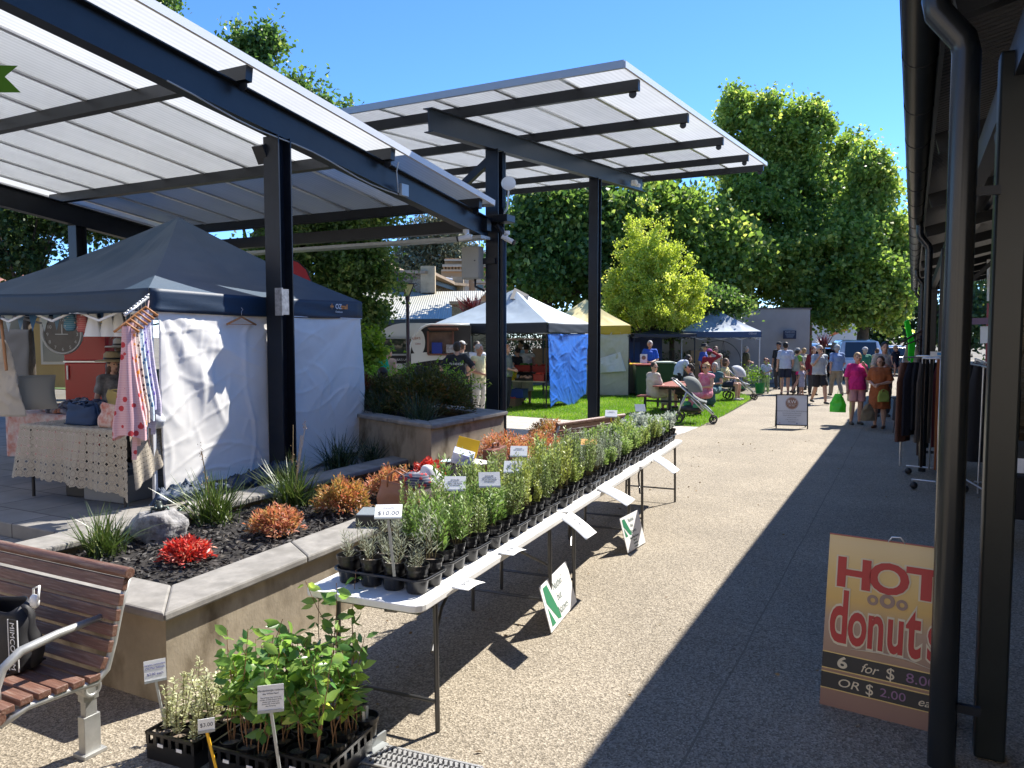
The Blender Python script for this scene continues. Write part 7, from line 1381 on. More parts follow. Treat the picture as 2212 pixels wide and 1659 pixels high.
# ---------------- cars
def car(lab,u,d,ang,body,w_=1.85,L_=4.4,h=1.62,grp='cars parked beyond the aisle',z=0):
    p=at(u,d,z);t=T('parked_car',lab,'car',p,ang,grp);m=MB();hw=w_/2
    prof=[(-L_/2,.45),(-L_/2+.02,.95),(-L_/2+.25,1.0),(-L_/2+.5,h-.05),(-L_/2+.9,h),(L_*.12,h),(L_*.3,1.05),(L_/2-.1,.9),(L_/2,.45),(L_/2-.1,.3),(-L_/2+.1,.3)]
    n=len(prof);vs=[]
    for sx,k in((-1,.9),(-.86,1.),(.86,1.),(1,.9)):
        for y,z_ in prof: vs.append((sx*hw*(1-.16*max(0,(z_-1))/.6),y*(1 if abs(sx)<.9 else .985),z_ if abs(sx)<.9 else min(z_,h-.06)))
    fs=[(i*n+j,i*n+(j+1)%n,(i+1)*n+(j+1)%n,(i+1)*n+j) for i in range(3) for j in range(n)]+[tuple(range(n))[::-1],tuple(range(3*n,4*n))]
    m._a(vs,fs);m.build('body',body,t,bev=.04,sm=1)
    gl=pbr('car_glass',(.02,.03,.04),.08,coat=.5);m=MB();k=-L_/2;m._a([(-hw*.72,k+.26,1.06),(hw*.72,k+.26,1.06),(hw*.66,k+.45,h-.1),(-hw*.66,k+.45,h-.1)],[(0,1,2,3)]);m.build('rear_window',gl,t,sol=.03)
    for s_ in(-1,1):
        MB()._a([(s_*hw*.97,-L_*.33,1.05),(s_*hw*.97,L_*.2,1.05),(s_*hw*.87,L_*.1,h-.12),(s_*hw*.87,-L_*.27,h-.12)],[(0,1,2,3)]).build('side_window',gl,t,sol=.02)
        MB().box((s_*hw*.82,k-.005,.88),(.2,.04,.26)).build('tail_light',pbr('tail_red',(.35,.01,.01),.2),t,bev=.01)
        for yy in(-L_*.31,L_*.31):
            m=MB();m.X=Matrix.Translation((s_*(hw-.1),yy,.33))@Matrix.Rotation(PI/2,4,'Y');m.lathe([(.001,-.1),(.2,-.1),(.33,-.09),(.33,.09),(.2,.1),(.001,.1)],n=22);m.build('wheel',hose,t,sm=2)
    MB().box((0,k-.02,.8),(.5,.02,.13)).build('number_plate',pbr('plate',(.6,.6,.55),.5),t);MB().box((0,k,.45),(w_*.92,.14,.24)).build('bumper',pbr('bumper_grey',(.08,.08,.085),.5),t,bev=.03)
wc=pbr('car_white',(.72,.74,.76),.2,coat=.6);car('white four wheel drive seen from the rear beyond the crowd',1843,37,-.05+YAW*.6,wc,1.95,4.6,1.85)
car('silver-blue hatchback partly visible left of the white four wheel drive',1768,44,YAW,pbr('car_blue',(.3,.4,.5),.25,.3,coat=.5));car('red car far behind the woman in maroon',1742,40,YAW+.2,pbr('car_red',(.4,.02,.02),.2,coat=.5),h=1.45);car('dark parked car at the right of the white four wheel drive',1905,41,YAW+.1,pbr('car_dark',(.03,.035,.04),.2,coat=.5),h=1.5);car('pale car glimpsed behind the baby at the aisle end',1950,44,YAW,wc,h=1.5)
p=at(1790,55);t=T('street_sign','white hoarding sign with orange swoosh behind the parked cars','sign',p,YAW);MB().box((0,0,2.1),(4.4,.1,1.7)).build('panel',pbr('hoarding',(.5,.5,.5),.6),t);m=MB();m.grid(lambda s,q:Vector((-.1+1.6*s,-.07,2.1+.5*math.sin(s*2.2)*s-.1+.25*q*math.sin(PI*s))),14,2);m.build('swoosh',pbr('swoosh_orange',(.6,.15,.04),.5),t,sol=.01)
for s_ in(-1.8,1.8): MB().box((s_,.08,.65),(.1,.1,1.3)).build('post',hose,t)
# ---------------- stone buildings at left-middle
bA=at(880,41,0);sb=T('stone_building','dark stone building with stepped gable parapets and pale roof strip','building',bA,YAW+.25)
Mi=RM[sb.name].inverted()
def pz(u,v,d): return Dp(u,v,d)
capm=pbr('capping_stone',(.32,.24,.17),.9,0,.2,3)
def facade(root,pts,d0,d1,mat,name='wall',th=.4):
    """outline px polygon with depth varying linearly with u"""
    us=[q[0] for q in pts];u0,u1=min(us),max(us);P=[Dp(u,v,d0+(d1-d0)*(u-u0)/(u1-u0)) for u,v in pts];n=len(P);nn=(P[1]-P[0]).cross(P[-1]-P[0]);nn=nn.normalized() if nn.dot(HF)>0 else -nn.normalized()
    m=MB();m._a(P+[p+nn*th for p in P],[tuple(range(n)),tuple(range(n,2*n))[::-1]]+[(i,(i+1)%n,n+(i+1)%n,n+i) for i in range(n)]);return m.build(name,mat,root,w=1)
facade(sb,[(770,735),(770,552),(806,556),(865,588),(922,590),(924,735)],40,38,stone_b)
facade(sb,[(905,735),(905,608),(990,623),(990,735)],39.2,43,stone_b,'side_wall')
facade(sb,[(928,591),(972,613),(1000,617),(1001,650),(928,650)],40.5,44,stone_b,'rear_parapet')
def capb(u0,v0,u1,v1,d0,d1): 
    MB().bar(Dp(u0,v0,d0)-HF*.05,Dp(u1,v1,d1)-HF*.05,.55,.14).build('capping',capm,sb,w=1)
capb(802,553,868,587,40.1,39);capb(866,587,926,589,39,38);capb(822,560,852,572,42,42);capb(926,590,972,612,38.2,42);capb(970,613,1004,616,42,43.5)
m=MB();m._a([Dp(929,598,39.5),Dp(986,622,43),Dp(986,618,46),Dp(931,592,44)],[(0,1,2,3)]);m.build('roof',corrugated('cream_corrugated',(.55,.55,.48),0),sb,w=1,sol=.04);MB().bar(Dp(927,606,39.3),Dp(988,626,43),.1,.22).build('gutter',pbr('blue_gutter',(.07,.1,.13),.5),sb,w=1)
MB().box(Dp(925,604,38.1),(.7,.4,1.3),rz=YAW).build('corbel',pbr('pale_stone',(.45,.36,.24),.9,0,.2,3),sb,w=1);MB().box(Dp(990,622,43),(.6,.4,1.2),rz=YAW).build('corbel',pbr('pale_stone',(.45,.36,.24)),sb,w=1)
f=MB().box(Dp(845,618,38.9)-HF*.1,(.75,.1,1.3),rz=YAW).build('window',pbr('blue_shutter',(.05,.08,.12),.6),sb,w=1);rb=pbr('red_brick',(.35,.1,.05),.85,0,.3,9)
for u in(835,856): MB().box(Dp(u,618,38.9)-HF*.06,(.28,.12,1.4),rz=YAW).build('brick_quoin',rb,sb,w=1)
# corrugated lean-to
ls=T('tin_roof_shed','long low shed with pale corrugated roof below the stone building','building',at(900,33),YAW+.05)
rp=[Dp(740,692,31),Dp(1002,689,33),Dp(1050,629,39.5),Dp(740,634,37.5)];m=MB();m._a(rp,[(0,1,2,3)]);m.build('roof',corrugated('pale_corrugated',(.42,.41,.33),0,.1),ls,w=1,sol=.05)
MB().bar(rp[0]-Vector((0,0,.1)),rp[1]-Vector((0,0,.1)),.14,.22).build('gutter',pbr('shed_fascia',(.05,.06,.065),.5),ls,w=1)
facade(ls,[(740,860),(740,694),(1000,692),(1000,860)],31.6,33.6,pbr('dark_shed_wall',(.05,.045,.04),.9,0,.3,1.5))
for u in(950,965): MB().box(Dp(u,708,32.2)-HF*.2,(.3,.1,.5),rz=YAW).build('brick_pier',rb,ls,w=1)
sp=T('stone_pillar','stone pillar wall with flat cap at the right end of the shed','pillar',at(1010,27),YAW);zp=Dp(1000,658,27).z;MB().box((.1,.3,zp/2),(1.3,.6,zp)).build('shaft',stone('pillar_stone',((.1,.08,.05),(.2,.16,.1),(.3,.25,.17)),4),sp);MB().box((.1,.3,zp+.06),(1.45,.75,.12)).build('cap',capm,sp,bev=.02)
# classical orange building
ob=T('classical_building','orange and cream classical building with bracketed cornice and pediment windows','building',at(1010,52),YAW+.55);om=pbr('apricot_render',(.6,.36,.19),.85,0,.08,1);ocm=pbr('cream_trim',(.68,.5,.34),.8)
d=52
def obx(u0,v0,u1,v1,dd,mat,nm,th=.5,o=0):
    a=Dp(u0,v1,dd);b=Dp(u1,v0,dd);c=(a+b)/2;MB().box(c-HF*o,(abs((b-a).dot(vx)),th,b.z-a.z),rz=YAW).build(nm,mat,ob,w=1)
obx(955,585,1110,720,d,om,'wall',1.);obx(962,560,1110,585,d,om,'parapet',.8)
obx(1002,545,1075,566,d,ocm,'parapet_step',.9,.1);obx(962,562,1110,566,d,ocm,'coping',.9,.3);obx(958,574,1112,579,d,ocm,'cornice',.9,.5);obx(956,584,1112,588,d,ocm,'architrave',.9,.3)
for k in range(22): obx(960+k*7,579,963+k*7,584,d,om,'bracket',.9,.35)
for u in(1005,1053): obx(u,590,u+9,640,d,ocm,'pilaster',.3,.55)
for u in(975,1035):
    f=obx(u-8,614,u+14,640,d,ocm,'window',.2,.55);obx(u-3,617,u+9,640,d,pbr('pane_glass',(.12,.14,.12)),'pane',.1,.68)
    a=Dp(u-12,613,d)-HF*.7;b=Dp(u+18,613,d)-HF*.7;c=Dp(u+3,598,d)-HF*.7;MB()._a([a,b,c],[(0,1,2)]).build('pediment',ocm,ob,w=1,sol=.15)
t=T('street_lamp','white curved arm street lamp in front of the classical building','street lamp',at(1000,46));MB().tube([at(1000,46),Dp(1000,640,46),Dp(997,618,46),Dp(985,606,46),Dp(966,602,46),Dp(948,599,46)],.07,8).build('arm',white,t,w=1,sm=1);MB().ell(Dp(944,598,46),(.35,.15,.08),10).build('lamp_head',alu,t,w=1,sm=1)
# lamp post
p=at(881,19.5,.1);t=T('lamp_post','dark lamp post with inverted cone yellow lantern in front of the coffee van','lamp post',p);zl=Dp(881,640,19.5).z-.1;MB().tube([(0,0,0),(0,0,zl)],.045,12).tube([(0,0,zl-.1),(0,0,zl)],.06,12).build('pole',pbr('lamp_maroon',(.05,.03,.04),.4),t,sm=2)
h1=Dp(881,615,19.5).z-.1;r1_=17*19.5/F_*1.0;m=MB();m.lathe([(.05,zl),(r1_,h1)],n=4,cap=True);m.build('lantern',pbr('lantern_glass',(.62,.6,.3),.3),t);m=MB()
for k in range(4): a=k*PI/2;m.bar((.05*math.cos(a),.05*math.sin(a),zl),(r1_*math.cos(a),r1_*math.sin(a),h1),.02,.02)
m.lathe([(r1_+.05,h1),(r1_+.05,h1+.03),(.02,h1+.05)],n=24);m.build('lantern_frame',hose,t)
# fence
t=T('picket_fence','brown picket fence left of the coffee van','fence',at(797,23),YAW);m=MB()
for k in range(16): m.box((-.9+k*.13,0,.95),(.09,.03,1.7))
m.build('pickets',pbr('fence_brown',(.13,.08,.06),.8),t);MB().box((0,.04,1.5),(2.1,.04,.08)).box((0,.04,.5),(2.1,.04,.08)).build('rail',pbr('fence_brown',(.13,.08,.06)),t)
# coffee van
vb=at(870,21.5,0);va=YAW+.02;van=T('coffee_van','black and cream rounded retro coffee van with oval sign and open hatch','coffee van',vb,va);vk=pbr('van_black',(.01,.011,.014),.3);vw=pbr('van_cream',(.7,.7,.64),.3,coat=.3)
def vu(u,d=21.5): return (u-870)/F_*d
zz_=lambda v,d=21.5: EYE-(v-725)/F_*d
x0,x1_=vu(812),vu(905);zb_,zm,zt_=zz_(800),zz_(730),zz_(698)
def arc(x0,x1,z0,z1,zt,n=10,k=.42):
    pts=[(x0,z0)];r=(x1-x0)*k
    for i in range(n+1): a=PI-(PI/2)*i/n;pts.append((x0+r+r*math.cos(a),z1+(zt-z1)*math.sin(a)))
    for i in range(n+1): a=PI/2-(PI/2)*i/n;pts.append((x1-r*.3+r*.3*math.cos(a),z1+(zt-z1)*math.sin(a)))
    return pts+[(x1,z0)]
def extr(pts,y0,y1): 
    n=len(pts);m=MB();m._a([(x,y0,z) for x,z in pts]+[(x,y1,z) for x,z in pts],[tuple(range(n)),tuple(range(n,2*n))[::-1]]+[(i,(i+1)%n,n+(i+1)%n,n+i) for i in range(n)]);return m
extr([(x0,.35),(x1_+.05,.35),(x1_+.05,zm),(x0+.08,zm)],0,2.2).build('lower_body',vk,van,bev=.03)
pts=[(x0+.08,zm+.002)]+[(x0+.08+.75*(1-math.cos(a)),zm+(zt_-zm)*math.sin(a)) for a in np.linspace(.0,PI/2,10)]+[(x1_+1.2,zt_),(x1_+1.2,zm+.002)]
extr(pts,.02,2.2).build('roof',vw,van,bev=.02)
# side (second face) seen obliquely to the right: curved end with oval
xr0=vu(886);xr1=vu(1000);n=14;pts=[(xr0,.3)]+[(xr0+.62*(1-math.cos(a)),zm-.6+(zt_-.05-zm+.6)*math.sin(a)) for a in np.linspace(0,PI/2,n)]+[(xr1+.2,zt_-.05),(xr1+.2,.3)]
extr(pts,-.35,1.9).build('side_body',vk,van,bev=.02);extr([(x*1.0,z) for x,z in pts],-.38,-.36)
m=MB();m.tube([(x,-.36,z) for x,z in pts[:n+2]],.03,8);m.build('edge_trim',vw,van,sm=1)
m=MB();m.grid(lambda s,q:Vector((xr0+.06+s*(xr1-xr0),-.375,zz_(785)+.12*math.sin(s*2.4)+q*.28*(1-.45*s))),20,2);m.build('wave_stripe',vw,van,sol=.01)
m=MB();m.lathe([(.001,0),(1,0)],n=34,cap=False);m.v=[(vu(906)-0+a*.19,-.375,zz_(739)+b*.36) for a,b,c in m.v];m.build('oval_sign',vw,van)
oc=RM[van.name]@Vector((vu(906)-.16,-.39,zz_(733)));Xv=Vector((math.cos(va),math.sin(va),0));text("LISA'S",.09,pbr('sign_brown',(.35,.08,.05),.6),van,oc,Xv,(0,0,1),ex=.003);text("Latte",.07,pbr('sign_brown',(.35,.08,.05)),van,oc+Xv*.08-Vector((0,0,.14)),Xv,(0,0,1),ex=.003,shear=.3)
MB().box(((vu(926)+vu(978))/2,-.36,(zz_(718)+zz_(764))/2),(vu(978)-vu(926),.04,zz_(718)-zz_(764))).build('hatch_opening',pbr('hatch_interior',(.16,.1,.07),.7,0,.4,4),van)
hx0,hx1=vu(927),vu(980);zh0,zh1=zz_(765),zz_(716);m=MB();m.box(((hx0+hx1)/2,-.4,zh0),(hx1-hx0,.12,.05)).box((hx0,-.39,(zh0+zh1)/2),(.05,.08,zh1-zh0)).box((hx1,-.39,(zh0+zh1)/2),(.05,.08,zh1-zh0)).build('hatch_frame',pbr('hatch_timber',(.2,.08,.05),.5),van)
MB().box(((hx0+hx1)/2+.1,-.7,zh1+.06),(hx1-hx0+.1,.65,.02),rot=Euler((-.08,0,0))).build('awning_flap',pbr('hatch_timber',(.3,.12,.07)),van)
MB().box((hx0+.25,-.42,zh0+.18),(.28,.1,.3)).build('coffee_machine',pbr('machine_blue',(.02,.05,.3),.3),van);MB().box((hx0+.75,-.41,zh0+.16),(.5,.08,.22)).build('menu',pbr('menu_mix',(.25,.22,.2),.6,var2=(.6,.6,.6),vs=14),van)
f=MB().box(((vu(826)+vu(893))/2,-.03,(zz_(728)+zz_(768))/2),(vu(893)-vu(826),.08,zz_(728)-zz_(768))).build('side_window',pbr('window_frame_alu',(.5,.52,.54),.3,.5),van,bev=.02);MB().box(((vu(826)+vu(893))/2,-.075,(zz_(728)+zz_(768))/2),(vu(893)-vu(826)-.1,.02,zz_(728)-zz_(768)-.1)).build('pane',pbr('van_glass',(.03,.04,.03),.05),f)
q=RM[van.name]@Vector((vu(853),-.01,zz_(779)));text("LISA'S LATTE",.085,wsg,van,q-HF*.02,Xv,(0,0,1),ex=.002);MB().box((vu(862),-.02,zz_(791)),(.4,.03,.15)).build('number_plate',pbr('plate',(.6,.6,.55)),van)
m=MB();m.tube([(vu(955)+.42*math.cos(a),-.38,.38+.42*math.sin(a)) for a in np.linspace(0,PI,16)],.06,8);m.build('wheel_arch',vw,van,sm=1);m=MB();m.X=Matrix.Translation((vu(955),-.3,.34))@Matrix.Rotation(PI/2,4,'X');m.lathe([(.001,-.1),(.2,-.1),(.34,-.08),(.34,.08),(.001,.1)],n=22);m.build('wheel',hose,van,sm=2)
# ---------------- vegetable stall contents
vt=T('produce_table','white trestle table of vegetables under the pale tent','table',L2(0,.2,0),0);lz=.75
def l2(x,y,z): return L2(x,y,z)
m=MB();m.box((2.5,.35,lz),(1.9,.7,.035)).build('table_top',whitepl,vt,w=0)
for x in(1.6,3.4):
    for y in(.08,.62): MB().tube([(x,y,lz),(x,y,0)],.013,8).build('leg',legm,vt)
m=MB();m.box((.9,.45,lz-.08),(1.2,.8,.6)).build('side_counter',hose,vt)
def crt(lab,x,y,z,d_,mt,fill=None,name='produce_crate',txt=None):
    t=T(name,lab,'crate',l2(x,y,z),0,'crates on the vegetable stall');w_,l_,h_=d_;m=MB()
    for s_ in(-1,1): m.box((s_*w_/2,0,h_/2),(.015,l_,h_)).box((0,s_*l_/2,h_/2),(w_,.015,h_)).box((0,s_*l_/2,h_),(w_+.03,.03,.02))
    m.box((0,0,.01),(w_,l_,.015));m.build('crate_shell',mt,t)
    if fill:
        m=MB()
        for i in range(26): m.ell((rng.uniform(-.4,.4)*w_,rng.uniform(-.38,.38)*l_,h_*.85+rng.uniform(0,.06)),(.045,.045,.04),8)
        tag(m.build('produce',fill,t,sm=1),kind='stuff')
    if txt: text(txt,.07,pbr('print_dark',(.2,.12,.03),.6),t,l2(x,y,z)+Vector((-.12,-l_/2-.02,h_*.35)),(1,0,0),(0,0,1),ex=.001)
on_=pbr('onion',(.5,.3,.18),.5,0,.3,6);grn=pbr('greens',(.08,.2,.03),.6,0,.5,8);tom=pbr('tomato',(.5,.04,.02),.3);ora=pbr('orange_fruit',(.7,.25,.02),.4);auber=pbr('dark_veg',(.03,.02,.035),.3)
ycr=pbr('crate_yellow',(.8,.6,.02),.4)
crt('bright yellow plastic crate in the middle of the vegetable table',2.2,.25,lz+.02,(.5,.34,.2),ycr,grn,txt='fresh');crt('heap of brown onions in a low tray on the vegetable table',2.85,.25,lz+.02,(.55,.34,.06),hose,on_);crt('tray of dark aubergines left of the yellow crate',1.75,.25,lz+.02,(.36,.34,.08),hose,auber);crt('tray of beetroot and red onions at the right end of the vegetable table',3.3,.3,lz+.02,(.32,.34,.18),redp,tom)
crt('red crate of oranges on the back tier of the vegetable stall',1.9,.85,lz+.25,(.5,.34,.16),redp,ora);crt('red crate of greens on the back tier of the vegetable stall',2.5,.85,lz+.25,(.5,.34,.18),redp,grn);crt('red crate of tomatoes at the right of the back tier',3.1,.85,lz+.25,(.5,.34,.16),redp,tom);crt('red-brown box of apples on the left counter of the vegetable stall',.7,.3,lz+.25,(.5,.34,.2),redp,tom);crt('dark box of vegetables beside the apples on the left counter',1.2,.3,lz+.25,(.4,.34,.2),hose,grn)
m=MB();m.box((2.5,.85,lz+.12),(1.9,.5,.2));m.build('back_tier',hose,vt)
crt('white printed carton under the vegetable table',1.9,.35,.3,(.5,.3,.34),paper,None,'carton');crt('open cardboard carton on the grass under the vegetable table',2.3,.3,.0,(.55,.4,.24),pbr('cardboard',(.3,.2,.11)),tom,'carton');crt('blue plastic tub under the vegetable table',2.5,.5,.25,(.4,.3,.25),pbr('tub_blue',(.02,.08,.35),.4),None,'carton')
# back of that stall: timber boxes and poles
t=T('market_shed','brown timber stall shelving behind the vegetable tent','shelving',at(1150,29),YAW);MB().box((.3,0,.9),(3.2,.4,.05)).box((.3,0,1.9),(3.2,.5,.06)).box((-1.3,0,1),(.06,.4,2.)).box((1.9,0,1),(.06,.4,2)).box((.6,-.1,1.25),(1.2,.3,.65)).build('frame',pbr('shed_timber',(.22,.14,.08),.8,0,.2,3),t)
# hedge/shade mass low background between tents
t=tag(MB().box((0,0,0),(.01,.01,.01)).build('tmp',hose));bpy.data.objects.remove(t)
for (u,d,w_,h_,lab) in ((1180,34,5,2.6,'dark clipped hedge behind the vegetable tent'),(1460,34,4.5,1.4,'dark low hedge behind the bins'),):
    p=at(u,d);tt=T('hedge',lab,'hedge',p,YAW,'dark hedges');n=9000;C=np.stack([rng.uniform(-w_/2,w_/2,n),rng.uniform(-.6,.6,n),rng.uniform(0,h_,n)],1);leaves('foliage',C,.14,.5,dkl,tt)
# ---------------- right side stalls
p=G(1927,945);tb=T('craft_table','small table with dark cloth holding wooden brushes beside the woman in rust','table',(p.x+.1,p.y+.3,0),.15);MB().box((.35,.2,.73),(.8,.7,.03)).build('table_top',pbr('ply',(.2,.12,.07)),tb)
m=MB();m.grid(lambda s,q:Vector((.35+.42*math.cos(2*PI*s)*(abs(math.cos(2*PI*s))**-.35 if abs(math.cos(2*PI*s))>.3 else 1.)*(1+.04*math.sin(s*30)*(1-q)),.2+.37*math.sin(2*PI*s)*(1+.04*math.sin(s*26)*(1-q)),.3+.44*q)),60,8);m.box((.35,.2,.748),(.84,.74,.01));m.build('cloth',pbr('black_cloth',(.012,.012,.014)),tb,sm=2)
for x in(.05,.65):
    for y in(-.1,.5): MB().tube([(x,y,.7),(x+.08*(1 if x>.3 else -1),y-.03,0)],.014,8).build('leg',legm,tb)
t=T('brush_box','wooden box of bristle brushes on the dark cloth table','box',(p.x+.35,p.y+.45,.755),.15);MB().box((0,0,.05),(.42,.24,.1)).build('box',pbr('box_timber',(.3,.19,.11),.7),t,bev=.005);C=rng.normal(size=(400,3))*np.array([.12,.06,.03])+np.array([0,0,.14]);leaves('bristles',C,.08,.06,pbr('bristle',(.45,.36,.24),.8),t,up=2.)
t=T('wicker_basket','wicker basket and green cloth on the far end of the craft stall','basket',(p.x+.7,p.y+1.3,.8),0);MB().lathe([(.13,0),(.18,.2),(.19,.22),(.17,.22)],n=20,cap=False).build('basket',pbr('wicker',(.3,.17,.08)),t,sm=1);MB().box((0,0,-.4),(.6,.5,.78)).build('plinth',pbr('teal_cloth',(.02,.06,.06),.9),t,bev=.02)
# belts rack
leat=[pbr('leather_black',(.012,.01,.01),.4),pbr('leather_brown',(.09,.045,.025),.5),pbr('leather_tan',(.38,.12,.04),.45),pbr('leather_olive',(.1,.09,.06),.6)]
c=G(1998,1045);rk_=T('belt_rack','wheeled chrome rack of hanging leather belts beside the downpipe','rack',(c.x,c.y,0),.06)
zr_=EYE+.42*0+Dp(1995,770,dep(c)).z-EYE;zr_=Dp(1995,772,dep(c)).z
MB().tube([(-.12,-.5,zr_),(.3,-.5,zr_)],.012,8).tube([(-.12,.7,zr_),(.6,.7,zr_)],.012,8).tube([(.1,-.5,zr_),(.1,.7,zr_)],.012,8).tube([(.1,-.5,zr_),(.1,-.5,.08)],.014,8).tube([(.1,.7,zr_),(.1,.7,.08)],.014,8).tube([(-.2,-.5,.13),(.45,-.5,.11)],.012,8).tube([(-.2,.7,.13),(.45,.7,.11)],.012,8).build('frame',alu,rk_,sm=1)
for x,y in((-.17,-.5),(.42,-.5),(-.17,.7),(.42,.7)): MB().ell((x,y,.055),(.05,.05,.05),14).build('castor',hose,rk_,sm=1)
bn_='belts on the wheeled rack';ds=['narrow black','worn brown','long bright tan','olive grey']
k=0
for i in range(14):
    f=i/13;mt=leat[(2 if i==6 else [0,1,3,0,1][i%5])];y=-.5+1.15*((i*5)%14)/13;x=-.1+.42*f;ln=1.05+.25*rng.random()+(.2 if i in(0,6) else 0)
    tbl=T('belt','%s leather belt, %s counted from the left on the wheeled rack'%(ds[leat.index(mt)],nth[i]),'belt',(RM[rk_.name]@Vector((x,y,zr_-.01))),.2+rng.normal()*.3,bn_);w__=.035 if i!=6 else .055
    m=MB();m.grid(lambda s,q:Vector(((s-.5)*w__,.012*math.sin(q*5+i)-.005,-ln*q)),2,14);m.build('strap',mt,tbl,sol=.004);MB().tube([(-.02,0,0),(-.02,0,-.06),(.02,0,-.06),(.02,0,0),(-.02,0,0)],.004,6).build('buckle',alu,tbl)
t=T('price_header','white header card with blue tag on top of the belt rack','sign',RM[rk_.name]@Vector((.1,-.52,zr_+.03)),.06);MB().box((.05,0,.03),(.36,.01,.06)).build('card',wpl,t);MB().box((.0,-.008,.03),(.1,.004,.035)).build('tag',pbr('tag_blue',(.05,.3,.6),.5),t)
# cream scarf & beads stand
c=G(1985,985);t=T('scarf','long cream fringed scarf hanging at the left of the belt rack','scarf',Dp(1979,735,13.2),0);cloth('fabric',[Dp(1969,880,13.2),Dp(1990,882,13.3),Dp(1992,720,13.3),Dp(1980,712,13.2)],pbr('scarf_cream',(.5,.45,.36),.9),t,20,40,.035,4.,2.)
t=T('bead_strand','long black bead strand hanging over the cream scarf','beads',Dp(1984,720,13.05),0);m=MB()
for i in range(26): m.ell(Dp(1988-.15*i,728+6.2*i,13.05),(.022,.02,.028),8)
m.build('beads',hose,t,w=1,sm=1);t=T('display_stand','dark wooden pole stand carrying the scarf and beads','stand',(Dp(1990,700,13.1).xy.to_3d()),0);MB().tube([Dp(1990,712,13.1),at(1990,13.1)],.02,8).tube([Dp(1946,740,13.0),Dp(1996,712,13.1)],.016,8).tube([Dp(1948,748,13.),Dp(1998,728,13.)],.012,8).build('pole',pbr('dark_wood',(.07,.04,.03),.6),t,w=1)
ggn=pbr('kite_green',(.03,.85,.03),.5);pts=[Dp(1954,695,17),Dp(1962,690,17),Dp(1975,740,17),Dp(1978,760,17),Dp(1970,785,17),Dp(1962,778,17),Dp(1963,742,17)]
t=T('windsock','neon green fabric windsock hanging above the craft stall','windsock',pts[0],0);m=MB();m._a(pts,[tuple(range(7))]);m.build('fabric',ggn,t,w=1,sol=.05);MB()._a([Dp(1958,742,17.05),Dp(1966,742,17.05),Dp(1962,790,17.05),Dp(1950,795,17.05)],[(0,1,2,3)]).build('tail',pbr('kite_pink',(.6,.4,.33),.6),t,w=1,sol=.02)
MB().tube([Dp(1955,693,17),Dp(1960,640,17)],.006,5).build('cord',hose,t,w=1)
# black clothes between pipe and post
for i,(u,d,lab) in enumerate(((2085,10.6,'long black garment on the rack between downpipe and post, leftmost'),(2100,10.3,'long black garment second on the rack between downpipe and post'),(2115,10.0,'long black garment nearest the post on the rack'))):
    q=Dp(u,790,d);t=T('garment',lab,'garment',q,0,'long dark garments on the inner rack');m=MB();m.grid(lambda s,qq:Vector((math.cos(2*PI*s)*.15*(.4+.6*min(1,qq*2.5)),math.sin(2*PI*s)*.1*(1+.15*math.sin(s*30)),-1.25*qq)),30,12);m.build('fabric',pbr('black_cloth',(.012,.012,.014)),t,sm=1)
q=Dp(2100,787,10.3);t=T('garment_rack','chrome inner rack holding the long black garments','rack',(q.x,q.y,0));MB().tube([Dp(2070,780,10.9),Dp(2140,795,9.6)],.012,8).tube([Dp(2125,790,9.9),at(2125,9.9)],.012,8).tube([at(2085,10.5,.12),at(2135,9.6,.12)],.012,8).build('frame',alu,t,w=1)
q=at(2095,24,0);t=T('striped_pole','red and white post with wires behind the verandah stalls','post',at(2143,17));MB().tube([at(2143,17),Dp(2143,655,17)],.1,10).build('pole',pbr('pole_red',(.35,.04,.04),.5),t,w=1);MB().tube([Dp(2143,650,17),Dp(2143,560,17)],.1,10).build('pole_top',wpl,t,w=1)
t=T('shade_sail','purple banner board inside the verandah','banner',Dp(2120,690,16.5),0);MB()._a([Dp(2060,688,17),Dp(2150,686,16),Dp(2150,700,16),Dp(2060,702,17)],[(0,1,2,3)]).build('board',pbr('mauve',(.16,.09,.14),.6),t,w=1,sol=.03);MB()._a([Dp(2118,705,16.5),Dp(2150,704,16.2),Dp(2150,740,16.2),Dp(2118,742,16.5)],[(0,1,2,3)]).build('notice',paper,t,w=1,sol=.02)
q=at(2200,7.2);t=T('display_table','black covered table with white price cards at the right edge','table',(q.x,q.y,0),.0);MB().box((.5,.4,.72),(1.3,.9,.04)).box((.5,.4,.52),(1.28,.88,.4)).build('table',pbr('black_cloth',(.012,.012,.014)),t,bev=.02)
for x in(-.05,1.05): MB().tube([(x,.05,.5),(x,.05,0)],.016,8).build('leg',legm,t)
for i in range(3):
    tt=T('price_card','white price card standing on the right edge table, %s from the left'%nth[i],'card',(q.x+.1+.25*i,q.y+.1,.745),0,'cards on the right edge table');MB().box((0,0,.07),(.2,.01,.14),rot=Euler((-.3,0,0))).build('card',paper,tt)

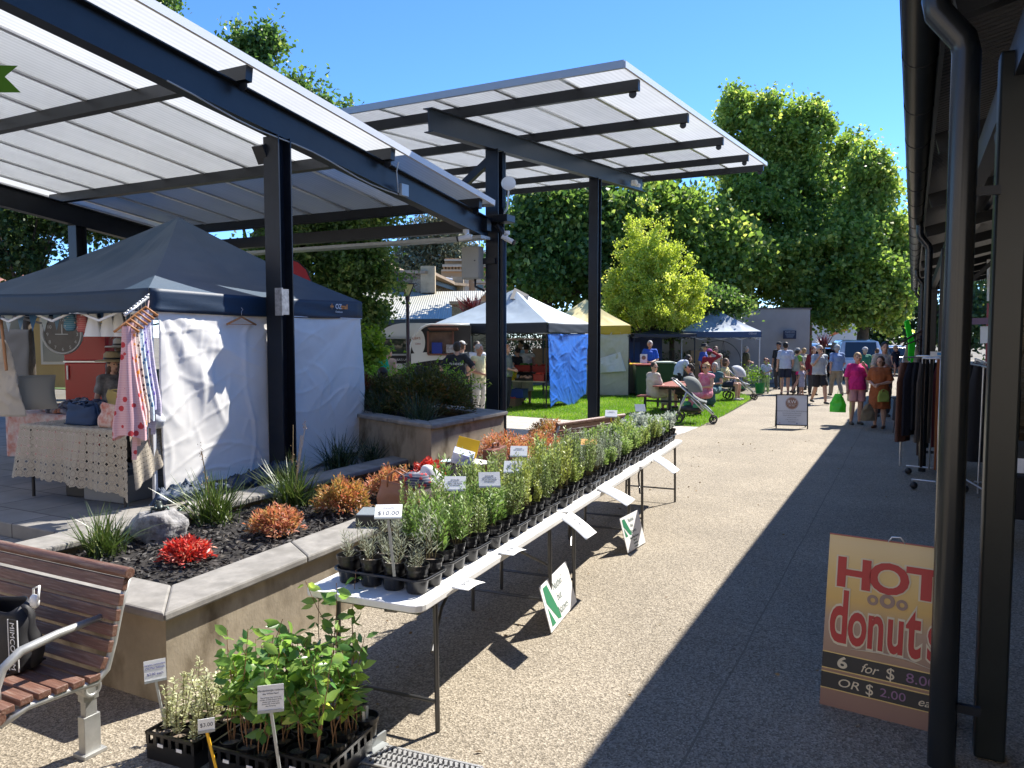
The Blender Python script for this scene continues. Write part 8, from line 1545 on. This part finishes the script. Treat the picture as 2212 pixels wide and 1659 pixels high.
gc=[(.015,.015,.018),(.12,.05,.03),(.03,.05,.05),(.16,.13,.1),(.02,.02,.03),(.2,.05,.06),(.05,.04,.05)]
t=T('garment_rack','long chrome rack of dark clothes along the verandah posts','rack',(1.1,15,0));MB().tube([(1.1,12.2,1.6),(1.1,17.6,1.6)],.014,8).tube([(1.1,12.2,1.6),(1.1,12.2,.05)],.014,8).tube([(1.1,17.6,1.6),(1.1,17.6,.05)],.014,8).tube([(.8,12.2,.05),(1.4,12.2,.05)],.014,8).tube([(.8,17.6,.05),(1.4,17.6,.05)],.014,8).build('frame',alu,t,w=1)
gcn=['black','dark brown','dark teal','grey-brown','charcoal','dull red','plum']
for i in range(21):
    c_=gc[i%7];ln=rng.uniform(.75,1.15);tt=T('garment','%s garment, %s from the near end of the long verandah rack'%(gcn[i%7],nth[i]),'garment',(1.1,12.35+i*.255,1.58),rng.normal()*.15,'clothes on the long verandah rack')
    m=MB();m.grid(lambda s,q:Vector((math.cos(2*PI*s)*.22*(.35+.65*min(1,q*4)),math.sin(2*PI*s)*.05*(1+.3*math.sin(s*37+i)*q),-.06-ln*q)),26,8);m.build('fabric',C_('rack%d'%(i%7),c_),tt,sm=1);MB().tube([(0,0,.0),(0,0,.02),(0,0,-.06)],.003,5).build('hook',alu,tt)
for i,(y,lab) in enumerate(((7.5,'dark covered stall table in the verandah nearest the viewer'),(19.5,'dark covered stall table further along the verandah'))):
    t=T('stall_table',lab,'table',(2.6,y,0),0,'verandah stall tables');MB().box((0,0,.4),(1.2,2.4,.72)).box((0,0,.77),(1.3,2.5,.02)).build('table',pbr('black_cloth',(.012,.012,.014)),t,bev=.02)

t=T('garment_rack','crowded rack of dark clothes just behind the belt rack','rack',(.1,13.4,0));MB().tube([(-.12,13.2,1.72),(.62,13.6,1.72)],.014,8).tube([(-.12,13.2,1.72),(-.12,13.2,.05)],.014,8).tube([(.62,13.6,1.72),(.62,13.6,.05)],.014,8).build('frame',alu,t,w=1)
for i in range(10):
    c_=gc[(i*3+1)%7];ln=rng.uniform(1.0,1.35);f=i/9;tt=T('garment','%s garment, %s from the aisle on the crowded rack behind the belts'%(gcn[(i*3+1)%7],nth[i]),'garment',(-.1+.7*f,13.22+.37*f,1.7),1.2+rng.normal()*.12,'clothes on the crowded rack')
    m=MB();m.grid(lambda s,q:Vector((math.cos(2*PI*s)*.2*(.35+.65*min(1,q*4)),math.sin(2*PI*s)*.05*(1+.3*math.sin(s*37+i)*q),-.06-ln*q)),26,8);m.build('fabric',C_('rack%d'%((i*3+1)%7),c_),tt,sm=1);MB().tube([(0,0,.0),(0,0,.02),(0,0,-.06)],.003,5).build('hook',alu,tt)
